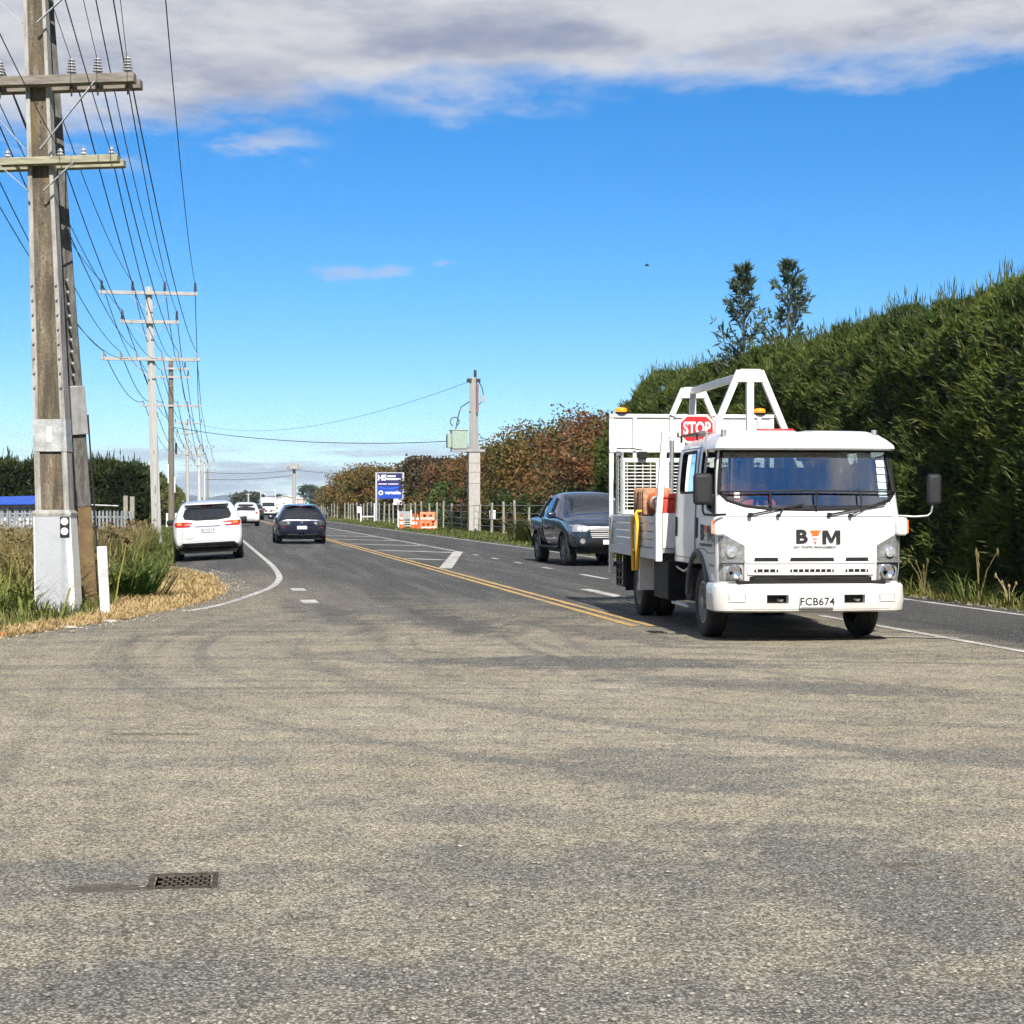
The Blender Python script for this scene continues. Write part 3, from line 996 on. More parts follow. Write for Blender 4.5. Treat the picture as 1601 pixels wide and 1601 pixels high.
    MB().grid([[(-0.75, 2.47, 1.62), (0.75, 2.47, 1.62)], [(-0.75, 2.46, 2.02), (0.75, 2.46, 2.02)]]).build('rear_window', GLASS, T)
    # --- roof deflector
    rk = [(2.045, 0.155, 0.975, 1.0), (2.065, 0.135, 0.985, 1.0), (2.10, 0.15, 0.975, 1.05), (2.16, 0.24, 0.93, 1.3), (2.225, 0.36, 0.86, 1.55), (2.262, 0.52, 0.78, 1.6), (2.275, 0.75, 0.70, 1.5)]
    MB()
    df = loft([rrect_ring(hw, yf, yb, 0.10, 0.07, z) for z, yf, hw, yb in rk]).mesh()
    df = boolean_cut(df, [MB().box(-0.82, 0.82, 0.42, 2.2, 1.9, 2.19).mesh(), MB().box(-0.05, 0.13, 0.30, 2.2, 2.245, 2.4).mesh()])
    link_mesh('roof_deflector', df, WHITE, T, smooth=32)
    MB().tube([(-0.86, 0.42, 2.20), (-0.86, 0.42, 2.27)], 0.03, 10).build('roof_marker', STEEL, T, smooth=40)
    MB().tube([(0.80, 0.42, 2.20), (0.80, 0.42, 2.27)], 0.03, 10).build('roof_marker', STEEL, T, smooth=40)
    # --- front panel, grille, lamps
    fp = patch(bv, [(0.925, -0.70, 0.70), (1.315, -0.70, 0.70)], 'y', -1, 0.010, 20, 4, 0.03).build('front_panel', WHITE, T, smooth=50, bevel=0.004)
    patch(bv, [(0.845, -0.70, 0.70), (0.918, -0.70, 0.70)], 'y', -1, 0.016, 20, 2, 0.03).build('grille_bar', WHITE, T, smooth=50, bevel=0.006)
    patch(bv, [(0.722, -0.68, 0.68), (0.832, -0.70, 0.70)], 'y', -1, 0.016, 20, 2, 0.03).build('grille_bar', WHITE, T, smooth=50, bevel=0.006)
    for zz, hh in ((0.886, 0.019), (0.768, 0.015)):
        for a, b in ((-0.62, -0.36), (-0.24, 0.24), (0.36, 0.62)):
            s_ = patch(bv, [(zz - hh, a, b), (zz + hh, a + 0.01, b - 0.01)], 'y', -1, 0.021, 8, 1, 0.004).build('grille_slot', BLACKP, T)
            if zz < 0.8:
                n = int((b - a) / 0.06)
                for k in range(n):
                    xx = a + 0.03 + (b - a - 0.06) * k / max(1, n - 1)
                    patch(bv, [(zz - hh, xx - 0.006, xx + 0.006), (zz + hh, xx - 0.006, xx + 0.006)], 'y', -1, 0.024, 1, 1, 0.003).build('grille_rib', WHITE_M, s_)
    patch(bv, [(0.625, -0.66, 0.66), (0.70, -0.66, 0.66), (0.712, -0.60, 0.60)], 'y', -1, 0.006, 16, 2, 0.02).build('lower_intake', BLACKP, T)
    for zz in (0.645, 0.668, 0.690):
        MB().bar((-0.62, 0.018, zz), (0.62, 0.018, zz), 0.012, 0.008).build('intake_slat', BLACKM, T)
    patch(bv, [(1.332, -0.90, 0.90), (1.340, -0.90, 0.90)], 'y', -1, 0.003, 24, 1, 0.004).build('seam', BLACKM, T)
    for sx in (-1, 1):
        lo, hi = sorted((sx * 0.715, sx * 0.975))
        def row(z, a, b):
            return (z, min(sx * a, sx * b), max(sx * a, sx * b))
        hl = patch(bv, [row(0.655, 0.715, 0.97), row(0.85, 0.715, 0.975), row(1.03, 0.715, 0.98), row(1.10, 0.84, 0.982), row(1.165, 0.955, 0.985)], 'y', -1, 0.008, 10, 3, 0.03).build('headlight', LENSG, T, smooth=50)
        patch(bv, [row(0.675, 0.735, 0.93), row(0.835, 0.735, 0.945)], 'y', -1, 0.016, 8, 4, 0.012).build('lamp_reflector', LENSC, hl, smooth=40)
        M = Matrix.Translation((sx * 0.83, 0.062, 0.755)) @ Matrix.Rotation(R(90), 4, 'X')
        MB().lathe([(0.075, 0), (0.078, 0.03), (0.06, 0.042), (0.03, 0.03), (0.001, 0.024)], 24, M).build('lamp_bowl', CHROME, hl, smooth=50)
        patch(bv, [row(0.905, 0.74, 0.955), row(0.99, 0.74, 0.96), row(1.05, 0.82, 0.965)], 'y', -1, 0.014, 8, 3, 0.012).build('indicator_lens', mat('smoked_indicator_lens', (0.40, 0.405, 0.41), 0.15, 0.5, var=0.4, nscale=24, coat=1.0), hl, smooth=40)
        M2 = Matrix.Translation((sx * 0.86, 0.075, 0.965)) @ Matrix.Rotation(R(90), 4, 'X')
        MB().lathe([(0.055, 0), (0.055, 0.03), (0.02, 0.036), (0.001, 0.032)], 20, M2).build('indicator_bulb', LENSC, hl, smooth=50)
        MB().box(*sorted((sx * 0.715, sx * 0.975)), 0.03, 0.10, 0.852, 0.868).build('lamp_divider', LENSG, hl)
        # corner unit below the mirror arm: white housing with amber side lens
        hs = MB().box(*sorted((sx * 0.93, sx * 1.045)), 0.03, 0.16, 1.135, 1.335).build('corner_housing', WHITE, T, bevel=0.03, seg=3)
        MB().box(*sorted((sx * 1.046, sx * 1.058)), 0.05, 0.14, 1.16, 1.30).build('amber_lens', AMBERL, hs)
    # --- bumper
    br = []
    for z, yf, hw in ((0.325, 0.03, 0.99), (0.345, -0.035, 1.03), (0.45, -0.06, 1.04), (0.60, -0.05, 1.035), (0.628, -0.02, 1.02), (0.632, 0.03, 1.0)):
        br.append(rrect_ring(hw, yf, 0.62, 0.16, 0.10, z, 22, 8, 8))
    bs = loft(br).mesh(); bb = bvh_of(bs)
    cut = [MB().box(-0.90, 0.90, 0.16, 0.9, 0.2, 0.8).mesh()]
    for a, b in ((-0.50, -0.27), (0.33, 0.56)):
        cut.append(MB().box(a, b, -0.3, 0.10, 0.425, 0.515).mesh())
    bme = boolean_cut(bs, cut)
    bump = link_mesh('bumper', bme, WHITE, T, smooth=35)
    for a, b in ((-0.50, -0.27), (0.33, 0.56)):
        MB().box(a - 0.01, b + 0.01, 0.07, 0.09, 0.42, 0.52).build('tow_recess', BLACKP, bump)
        MB().tube([(a + 0.14, 0.065, 0.46), (a + 0.17, 0.0, 0.45), (a + 0.20, 0.065, 0.46)], 0.012, 8).build('tow_hook', STEEL, bump, smooth=50)
    for sx in (-1, 1):
        r0, r1 = sorted((sx * 0.72, sx * 0.90))
        fl = patch(bb, [(0.435, r0, r1), (0.515, r0, r1)], 'y', -1, 0.002, 6, 2, 0.01).build('lamp_recess', mat('bumper_seam', (0.30, 0.30, 0.29), 0.6), bump)
        patch(bb, [(0.442, r0 + 0.012, r1 - 0.012), (0.508, r0 + 0.012, r1 - 0.012)], 'y', -1, 0.008, 6, 2, 0.01).build('fog_lamp_blank', WHITE, fl)
    patch(bb, [(0.358, -0.92, 0.92), (0.364, -0.92, 0.92)], 'y', -1, 0.001, 20, 1, 0.002).build('bumper_groove', mat('groove_grey', (0.25, 0.25, 0.24), 0.7), bump)
    number_plate(bump, (0.03, -0.075, 0.440), (1, 0, 0), (0, 0, 1), 0.37, 0.128, 'FCB674', 0.112)
    MB().box(-0.80, 0.80, 0.02, 0.5, 0.628, 0.66).build('bumper_step', BLACKP, T)
    # --- lettering on the front panel
    def logo(parent, M, s=1.0):
        lt = text('lettering', 'B', 0.195 * s, INK, parent, M @ Matrix.Translation((-0.150 * s, 0, 0)) @ Matrix.Diagonal((1.18, 1.0, 1, 1)), bold=0.0075 * s)
        mp = [(0, 0), (0, 1), (.30, 1), (.5, .42), (.70, 1), (1, 1), (1, 0), (.78, 0), (.78, .66), (.585, .10), (.415, .10), (.22, .66), (.22, 0)]
        bmm = bmesh.new()
        bmm.faces.new([bmm.verts.new(M @ Vector(((0.075 + a * 0.195) * s, (-0.072 + b * 0.144) * s, 0.002))) for a, b in mp[::-1]])
        bmesh.ops.triangulate(bmm, faces=bmm.faces)
        me_ = bpy.data.meshes.new('lettering'); bmm.to_mesh(me_); bmm.free()
        link_mesh('lettering', me_, INK, lt)
        cols = [ORANGE, ORANGE, WHITE_M, ORANGE, WHITE_M, ORANGE]
        ys_ = [0.072, 0.060, 0.008, -0.012, -0.028, -0.045, -0.072]
        hw_ = [0.062, 0.044, 0.030, 0.0245, 0.020, 0.015, 0.004]
        for i in range(6):
            y0, y1 = ys_[i], ys_[i + 1]
            a, b = (hw_[i], hw_[i]) if i == 0 else (hw_[i], hw_[i + 1])
            pts = [(-a * s, y0 * s, 0.002), (a * s, y0 * s, 0.002), (b * s, y1 * s, 0.002), (-b * s, y1 * s, 0.002)]
            MB().add([M @ Vector(p) for p in pts], [(3, 2, 1, 0)]).build('cone_emblem', cols[i], lt, fix=False)
        text('lettering', 'BAY TRAFFIC MANAGEMENT', 0.036 * s, mat('grey_ink', (0.12, 0.12, 0.12), 0.5), lt, M @ Matrix.Translation((0.0, -0.105 * s, 0)), bold=0.0006, spacing=1.0)
    logo(fp, face_M((0.035, 0.012, 1.12), (1, 0, 0), (0, 0, 1)))
    hx = -1.0105
    # --- doors: seams, handles, lettering (both sides)
    for sx in (-1, 1):
        for nm, poly in (('front_door', [(0.20, 1.36), (0.22, 0.95), (0.56, 0.94), (0.72, 0.98), (1.09, 0.98), (1.20, 0.86), (1.20, 2.10), (0.42, 2.10)]),
                         ('rear_door', [(1.24, 2.10), (1.24, 0.86), (1.50, 0.86), (2.36, 0.86), (2.36, 2.10)])):
            d = outline_tube(poly, 'x', sx, 0.0045, mat('door_gap', (0.10, 0.105, 0.11), 0.7), nm, T, 0.001)
            yy = 1.115 if nm == 'front_door' else 2.275
            patch(bv, [(1.09, yy - 0.022, yy + 0.022), (1.13, yy - 0.036, yy + 0.036), (1.28, yy - 0.036, yy + 0.036), (1.32, yy - 0.022, yy + 0.022)], 'x', sx, 0.012, 4, 3, 0.02).build('handle', BLACKP, d, smooth=50)
            if nm == 'front_door':
                M = face_M((sx * 1.013, 0.62, 1.15), (0, 1, 0) if sx > 0 else (0, -1, 0), (0, 0, 1))
                logo(d, M @ Matrix.Diagonal((1.35, 1.2, 1, 1)), 1.0)
        patch(bv, [(0.83, 0.55, 2.45), (0.85, 0.55, 2.45)] if False else [(1.015, 1.26, 2.44), (1.03, 1.26, 2.44)], 'x', sx, 0.004, 12, 1, 0.006).build('side_crease', WHITE, T)
        # wheel arch lip
        pts = [(sx * 1.005, 1.09 + 0.545 * math.cos(a), 0.40 + 0.545 * math.sin(a)) for a in [R(q) for q in range(5, 176, 10)]]
        MB().tube(pts, 0.028, 8).build('arch_lip', mat('arch_grey', (0.10, 0.105, 0.11), 0.6), T, smooth=50)
        patch(bv, [(0.655, 0.30, 0.40), (0.725, 0.30, 0.40)], 'x', sx, 0.014, 3, 1, 0.02).build('side_marker', WHITE_M, T)
        patch(bv, [(0.80, 0.28, 0.50), (0.825, 0.28, 0.50)], 'x', sx, 0.006, 3, 1, 0.01).build('badge', mat('badge_grey', (0.22, 0.22, 0.23), 0.4), T)
        MB().box(*sorted((sx * 0.80, sx * 0.99)), 0.42, 0.60, 0.36, 0.50).build('cab_step', BLACKP, T)
    # --- mirrors
    for sx, mx, my in ((-1, -1.20, -0.10), (1, 1.32, 0.0)):
        mw = 0.10 if sx < 0 else 0.075
        hd = MB().box(mx - mw, mx + mw, my - 0.05, my + 0.05, 1.46, 1.79).build('mirror', mat('mirror_grey', (0.022, 0.023, 0.026), 0.6, var=0.15, spec=0.3), T, bevel=0.04, seg=3)
        MB().box(mx - mw + 0.015, mx + mw - 0.015, my + 0.051, my + 0.054, 1.49, 1.76).build('mirror_glass', CHROME, hd)
        if sx < 0:
            MB().tube([(-0.93, 0.02, 1.36), (-1.05, -0.05, 1.355), (-1.18, -0.09, 1.36), (-1.20, -0.10, 1.40), (-1.20, -0.10, 1.48)], 0.013, 8).build('mirror_arm', BLACKP, hd, smooth=60)
        else:
            MB().tube([(0.95, 0.05, 1.345), (1.12, 0.02, 1.335), (1.25, 0.0, 1.345), (1.29, 0.0, 1.38), (1.31, 0.0, 1.48)], 0.012, 8).build('mirror_arm', mat('mirror_arm_grey', (0.35, 0.36, 0.36), 0.4, 0.6), hd, smooth=60)
    # --- windscreen guard and wipers
    yb = lambda x, z: bv.ray_cast(Vector((x, -5, z)), Vector((0, 1, 0)))[0].y - 0.045
    gd = MB()
    gd.tube([(x, yb(x, 1.605), 1.605 + 0.006 * math.cos(x * 3)) for x in np.linspace(-0.97, 0.97, 25)], 0.011, 6)
    gd.build('windscreen_guard', BLACKP, T, smooth=60)
    for x in (-0.43, 0.06, 0.55):
        MB().tube([(x, yb(x, z), z) for z in np.linspace(1.605, 1.41, 5)], 0.009, 6).build('guard_upright', BLACKP, T, smooth=60)
    for x0, x1, piv in ((-0.66, -0.08, -0.36), (0.19, 0.83, 0.42)):
        wp = MB()
        wp.tube([(x0 + (x1 - x0) * k / 8, yb(x0 + (x1 - x0) * k / 8, 1.36 + 0.11 * k / 8) + 0.01, 1.36 + 0.11 * (k / 8)) for k in range(9)], 0.010, 6)
        wp.tube([(piv, yb(piv, 1.35), 1.35), (x0 + 0.62 * (x1 - x0), yb(x0 + 0.62 * (x1 - x0), 1.43) - 0.005, 1.428)], 0.008, 6)
        wp.cyl((piv, 0.06, 1.35), (piv, -0.005, 1.35), 0.018, n=10)
        wp.cyl((x0, 0.08, 1.36), (x0, 0.0, 1.36), 0.022, n=10)
        wp.build('wiper', BLACKP, T, smooth=50)
    # --- cab interior
    MB().box(-0.92, 0.92, 0.20, 0.52, 1.18, 1.36).build('dashboard', mat('dash_grey', (0.08, 0.083, 0.09), 0.6), T, bevel=0.05, seg=3)
    dash_light = mat('dash_paper', (0.6, 0.6, 0.58), 0.7)
    MB().box(0.10, 0.34, 0.26, 0.44, 1.362, 1.368).build('paper_sheet', dash_light, T)
    for x in (-0.52, 0.46):
        st = MB().box(x - 0.26, x + 0.26, 1.02, 1.16, 1.22, 1.82).build('seat', SEATM, T, bevel=0.06, seg=3)
        MB().box(x - 0.14, x + 0.14, 1.03, 1.13, 1.85, 2.02).build('headrest', SEATM, st, bevel=0.05, seg=3)
        MB().box(x - 0.26, x + 0.26, 0.62, 1.05, 1.08, 1.22).build('seat_base', SEATM, st, bevel=0.05, seg=3)
    MB().box(-0.88, 0.88, 2.20, 2.34, 1.2, 1.90).build('rear_seat', SEATM, T, bevel=0.06, seg=3)
    sw = MB()
    Ms = Matrix.Translation((-0.50, 0.58, 1.42)) @ Matrix.Rotation(R(-38), 4, 'X')
    sw.tube([Ms @ Vector((0.20 * math.cos(R(a)), 0.20 * math.sin(R(a)), 0)) for a in range(0, 360, 15)], 0.014, 8, closed=True)
    for a in (0, 180, 270): sw.bar(Ms @ Vector((0, 0, 0)), Ms @ Vector((0.19 * math.cos(R(a)), 0.19 * math.sin(R(a)), 0)), 0.03, 0.015)
    sw.tube([Ms @ Vector((0, 0, 0.02)), Ms @ Vector((0, 0.02, -0.25))], 0.035, 10)
    sw.build('steering_wheel', BLACKP, T, smooth=50)
    MB().box(-0.09, 0.13, 0.31, 0.34, 1.93, 2.01).build('rear_view_mirror', BLACKP, T, bevel=0.02)
    # --- chassis, axles, wheels
    ch = MB()
    for sx in (-1, 1): ch.box(*sorted((sx * 0.36, sx * 0.43)), 0.5, 6.0, 0.58, 0.80)
    for y in (1.0, 2.6, 3.6, 4.6, 5.6): ch.box(-0.36, 0.36, y, y + 0.08, 0.62, 0.76)
    ch.box(-0.34, 0.34, 0.45, 1.7, 0.42, 0.80)
    ch.build('chassis', BLACKM, T)
    MB().cyl((-0.85, 1.09, 0.40), (0.85, 1.09, 0.40), 0.06, n=12).build('axle', BLACKM, T)
    ax = MB().cyl((-0.85, 4.94, 0.40), (0.85, 4.94, 0.40), 0.08, n=12)
    ax.lathe([(0.001, -0.2), (0.16, -0.12), (0.19, 0.0), (0.16, 0.12), (0.001, 0.2)], 20, Matrix.Translation((0, 4.94, 0.42)), close=False)
    ax.build('axle', BLACKM, T, smooth=40)
    TR = mat('truck_rim', (0.36, 0.355, 0.34), 0.5, 0.5, var=0.3, nscale=15)
    for sx in (-1, 1):
        wheel(T, sx * 0.845, 1.09, 0.385, 0.215, sx, 0.235, 0, TR, dish=0.075)
        wheel(T, sx * 0.885, 4.94, 0.385, 0.205, sx, 0.235, 0, TR, dish=0.10)
        wheel(T, sx * 0.645, 4.94, 0.385, 0.205, sx, 0.235, 0, TR, dish=0.10)
    MB().tube([(0.0, 2.0, 0.55), (0.0, 4.7, 0.50)], 0.05, 10).build('drive_shaft', BLACKM, T)
    # boxes and tanks under the tray
    MB().box(-1.04, -0.48, 2.62, 3.55, 0.32, 0.80).build('toolbox', BLACKP, T, bevel=0.02)
    MB().box(0.48, 1.04, 2.75, 3.85, 0.36, 0.78).build('fuel_tank', BLACKM, T, bevel=0.05)
    tk = MB().cyl((-0.72, 1.75, 0.55), (-0.72, 2.5, 0.55), 0.12, n=20)
    tk.build('air_tank', mat('dusty_steel', (0.13, 0.12, 0.105), 0.7, 0.3, var=0.35, nscale=12), T, smooth=40)
    MB().box(-0.95, -0.56, 1.72, 2.0, 0.36, 0.72).build('battery_box', mat('dusty_black', (0.05, 0.048, 0.044), 0.8, var=0.4, nscale=9), T, bevel=0.02)
    MB().tube([(-0.98, 1.66, 0.30), (-0.98, 2.62, 0.30)], 0.02, 8).build('guard_rail', STEEL, T)
    MB().tube([(-0.95, 1.80, 0.74), (-0.97, 2.0, 0.69), (-0.97, 2.3, 0.715), (-0.96, 2.5, 0.73)], 0.012, 6).build('hose', STEEL, T, smooth=60)
    # --- tray
    MB().box(-1.13, 1.13, 2.72, 6.20, 0.88, 0.93).build('tray_floor', STEEL, T)
    fr = MB()
    for y in np.linspace(2.8, 6.1, 8): fr.box(-1.05, 1.05, y - 0.03, y + 0.03, 0.80, 0.878)
    fr.build('tray_bearers', BLACKM, T)
    for sx in (-1, 1):
        MB().box(*sorted((sx * 1.10, sx * 1.16)), 2.72, 6.20, 0.80, 0.925).build('tray_rail', mat('grey_rail', (0.52, 0.53, 0.53), 0.45, var=0.1), T, bevel=0.008)
        for k in range(4):
            z0 = 0.935 + k * 0.098
            MB().box(*sorted((sx * 1.115, sx * 1.145)), 2.82, 6.16, z0, z0 + 0.092).build('side_board', ALU, T, bevel=0.012)
        for y in (2.84, 4.5, 6.12):
            MB().box(*sorted((sx * 1.145, sx * 1.165)), y - 0.035, y + 0.035, 0.90, 1.34).build('side_post', STEEL, T, bevel=0.005)
    MB().box(-1.11, 1.11, 6.17, 6.20, 0.94, 1.33).build('tail_board', ALU, T)
    for sx in (-1, 1):
        MB().box(*sorted((sx * 1.09, sx * 1.17)), 2.70, 2.78, 0.78, 1.35).build('headboard_post', WHITE_M, T, bevel=0.008)
        MB().bar((sx * 1.13, 2.74, 1.34), (sx * 1.05, 2.76, 2.35), 0.075, 0.075, up=(0, 1, 0)).build('headboard_post', WHITE_M, T, bevel=0.008)
        # mudguards
        MB().box(*sorted((sx * 0.80, sx * 1.08)), 4.36, 4.40, 0.36, 0.80).build('mudguard', WHITE_M, T, bevel=0.01)
        mg = [(sx * 0.78, 4.94 + 0.50 * math.cos(R(a)), 0.40 + 0.46 * math.sin(R(a))) for a in range(20, 161, 14)]
        MB().grid([mg, [(p[0] + sx * 0.28, p[1], p[2]) for p in mg]]).build('wheel_cover', BLACKP, T, fix=False)
        MB().box(*sorted((sx * 0.78, sx * 1.06)), 5.52, 5.535, 0.30, 0.80).build('mud_flap', BLACKP, T)
    # headboard
    hb = MB(); hb.box(-1.08, 1.08, 2.72, 2.76, 0.94, 1.36); hb.build('headboard', WHITE_M, T)
    for z in (2.30,):
        MB().bar((-1.06, 2.76, z), (1.06, 2.76, z), 0.06, 0.06).build('headboard_rail', WHITE_M, T, bevel=0.006)
    # lower rear side rack (black ladder-like carrier) and white vertical end
    for sx in (-1,):
        rk_ = MB()
        for y in (5.62, 5.92, 6.18): rk_.bar((sx * 1.06, y, 0.36), (sx * 1.06, y, 0.80), 0.035, 0.035)
        rk_.bar((sx * 0.75, 5.62, 0.36), (sx * 0.75, 5.62, 0.80), 0.03, 0.03)
        rk_.build('side_carrier', BLACKM, T)
        for z in (0.36, 0.46, 0.56, 0.66):
            MB().bar((sx * 1.06, 5.60, z), (sx * 1.06, 6.20, z), 0.03, 0.03).build('carrier_rung', BLACKM, T)
            MB().bar((sx * 0.75, 5.62, z), (sx * 1.06, 5.62, z), 0.03, 0.03).build('carrier_rung', BLACKM, T)
    MB().box(-1.17, -1.11, 6.21, 6.27, 0.52, 2.70).build('end_post', WHITE_M, T, bevel=0.006)
    MB().box(1.11, 1.17, 6.21, 6.27, 0.85, 2.70).build('end_post', WHITE_M, T, bevel=0.006)
    # --- rear board and mesh cage at the back of the tray
    MB().box(-1.11, 1.11, 6.225, 6.26, 2.24, 2.68).build('rear_board', WHITE_M, T)
    for z in (2.70, 2.215):
        MB().bar((-1.17, 6.23, z), (1.17, 6.23, z), 0.07, 0.05).build('board_rail', WHITE_M, T, bevel=0.005)
    for x in (-0.82, -0.30, 0.30, 0.95):
        MB().bar((x, 6.19, 2.68), (x, 6.19, 2.10), 0.05, 0.05, up=(0, 1, 0)).build('board_upright', WHITE_M, T, bevel=0.004)
    for x0, x1 in ((-1.02, -0.46), (-0.40, 0.30), (0.36, 1.02)):
        fr = MB()
        fr.bar((x0, 6.18, 2.08), (x1, 6.18, 2.08), 0.05, 0.06)
        fr.bar((x0, 6.18, 1.36), (x1, 6.18, 1.36), 0.05, 0.06)
        for x in (x0 + 0.03, x1 - 0.03): fr.bar((x, 6.18, 1.39), (x, 6.18, 2.05), 0.06, 0.05, up=(0, 1, 0))
        f_ = fr.build('cage_frame', WHITE_M, T, bevel=0.004)
        sl = MB().box(x0 + 0.06, x1 - 0.06, 6.175, 6.185, -0.006, 0.006).mesh('cage_wire')
        for k in range(13):
            o = link_mesh('cage_wire', sl, WHITE_M, f_); o.location = (0, 0, 1.44 + k * 0.047)
        for k in range(int((x1 - x0) / 0.11)):
            MB().box(x0 + 0.09 + k * 0.11, x0 + 0.098 + k * 0.11, 6.17, 6.178, 1.39, 2.05).build('cage_wire', WHITE_M, f_)
    # side frame of the cage seen edge on (grey ladder)
    fr = MB()
    for y in (5.72, 6.14): fr.bar((-1.07, y, 1.34), (-1.07, y, 2.16), 0.03, 0.04, up=(0, 1, 0))
    fr.bar((-1.07, 5.70, 2.16), (-1.07, 6.16, 2.16), 0.03, 0.04)
    f_ = fr.build('side_cage', STEEL, T)
    for k in range(11):
        MB().bar((-1.07, 5.72, 1.42 + k * 0.065), (-1.07, 6.14, 1.42 + k * 0.065), 0.012, 0.012).build('cage_wire', STEEL, f_)
    # --- A-frame rack
    for y, zb, nm in ((2.80, 1.30, 'front'), (6.18, 2.70, 'rear')):
        zt = 3.10
        a = 0.13; sl = 0.30 / 0.72
        for sx in (-1, 1):
            MB().bar((sx * a, y, zt - 0.02), (sx * (a + (zt - zb) * sl), y, zb), 0.075, 0.075, up=(0, 1, 0)).build('rack_leg', WHITE_M, T, bevel=0.006)
        MB().bar((0, y, zt - 0.04), (0, y, 2.28 if nm == 'front' else 2.68), 0.085, 0.085, up=(0, 1, 0)).build('rack_post', WHITE_M, T, bevel=0.006)
        MB().prism([(-0.125, zt), (0.125, zt), (0.185, zt - 0.155), (-0.185, zt - 0.155)], y - 0.052, y + 0.052, 'y').build('rack_head', WHITE_M, T, bevel=0.008)
    MB().bar((0, 2.86, 3.045), (0, 6.12, 3.045), 0.085, 0.085).build('rack_ridge', WHITE_M, T, bevel=0.006)
    # --- beacons
    for x in (-1.0, 0.97):
        M = Matrix.Translation((x, 6.23, 2.73))
        b_ = MB().lathe([(0.085, 0), (0.085, 0.022), (0.06, 0.024)], 20, M).build('beacon', BLACKP, T, smooth=40)
        MB().lathe([(0.076, 0.024), (0.080, 0.05), (0.070, 0.075), (0.035, 0.085), (0.001, 0.087)], 20, M).build('beacon_lens', AMBER, b_, smooth=60)
    # work light and wiring on the rear board
    wl = MB().box(-0.78, -0.66, 6.08, 6.16, 2.10, 2.20).build('work_light', BLACKP, T, bevel=0.01)
    MB().tube([(-1.08, 6.14, 2.24), (-0.9, 6.12, 2.245), (-0.72, 6.12, 2.22)], 0.01, 6).build('light_cable', BLACKP, T)
    # slim pole on the tray, seen in front of the cage
    MB().tube([(-0.62, 4.6, 0.93), (-0.60, 4.6, 2.30)], 0.028, 10).build('light_mast', STEEL, T, smooth=50)
    lh = MB(); lh.prism([(-0.17, 1.62), (0.17, 1.62), (0.09, 1.50), (-0.09, 1.50)], 3.3, 3.55, 'y'); 
    o = lh.build('work_lamp', WHITE_M, T, bevel=0.01); o.location.x = -0.50
    MB().bar((-0.50, 3.42, 1.51), (-0.50, 3.42, 0.935), 0.05, 0.05).build('lamp_stem', STEEL, T)
    # small grab rack on the cab roof
    g = MB()
    g.tube([(-0.93, 1.45, 2.19), (-0.93, 1.45, 2.27), (-0.93, 2.35, 2.27), (-0.93, 2.35, 2.19)], 0.014, 8)
    g.tube([(-0.55, 1.45, 2.20), (-0.55, 1.45, 2.27), (-0.55, 2.35, 2.27), (-0.55, 2.35, 2.20)], 0.014, 8)
    for y in (1.5, 1.8, 2.1, 2.32): g.tube([(-0.93, y, 2.27), (-0.55, y, 2.27)], 0.012, 8)
    g.build('roof_carrier', mat('brown_rail', (0.13, 0.085, 0.075), 0.6), T, smooth=50)
    MB().tube([(-0.97, 0.75, 2.26), (-0.985, 0.75, 2.16), (-0.99, 0.70, 2.05), (-0.985, 0.66, 1.98)], 0.012, 6).build('grab_handle', STEEL, T, smooth=50)
    MB().tube([(-0.98, 0.75, 2.26), (-0.93, 1.2, 2.28), (-0.93, 1.46, 2.27)], 0.012, 6).build('grab_handle', STEEL, T, smooth=50)
    # red light bar lying behind the roof deflector
    return T, YAW


TRUCK, TYAW = make_truck()
TM = Matrix.Translation((3.17, 18.9, 0)) @ Matrix.Rotation(TYAW, 4, 'Z')


def on_truck(name, label, cat, x, y, z, rz=0.0, group=None):
    p = TM @ Vector((x, y, z))
    return thing(name, label, cat, p, TYAW + rz, group)


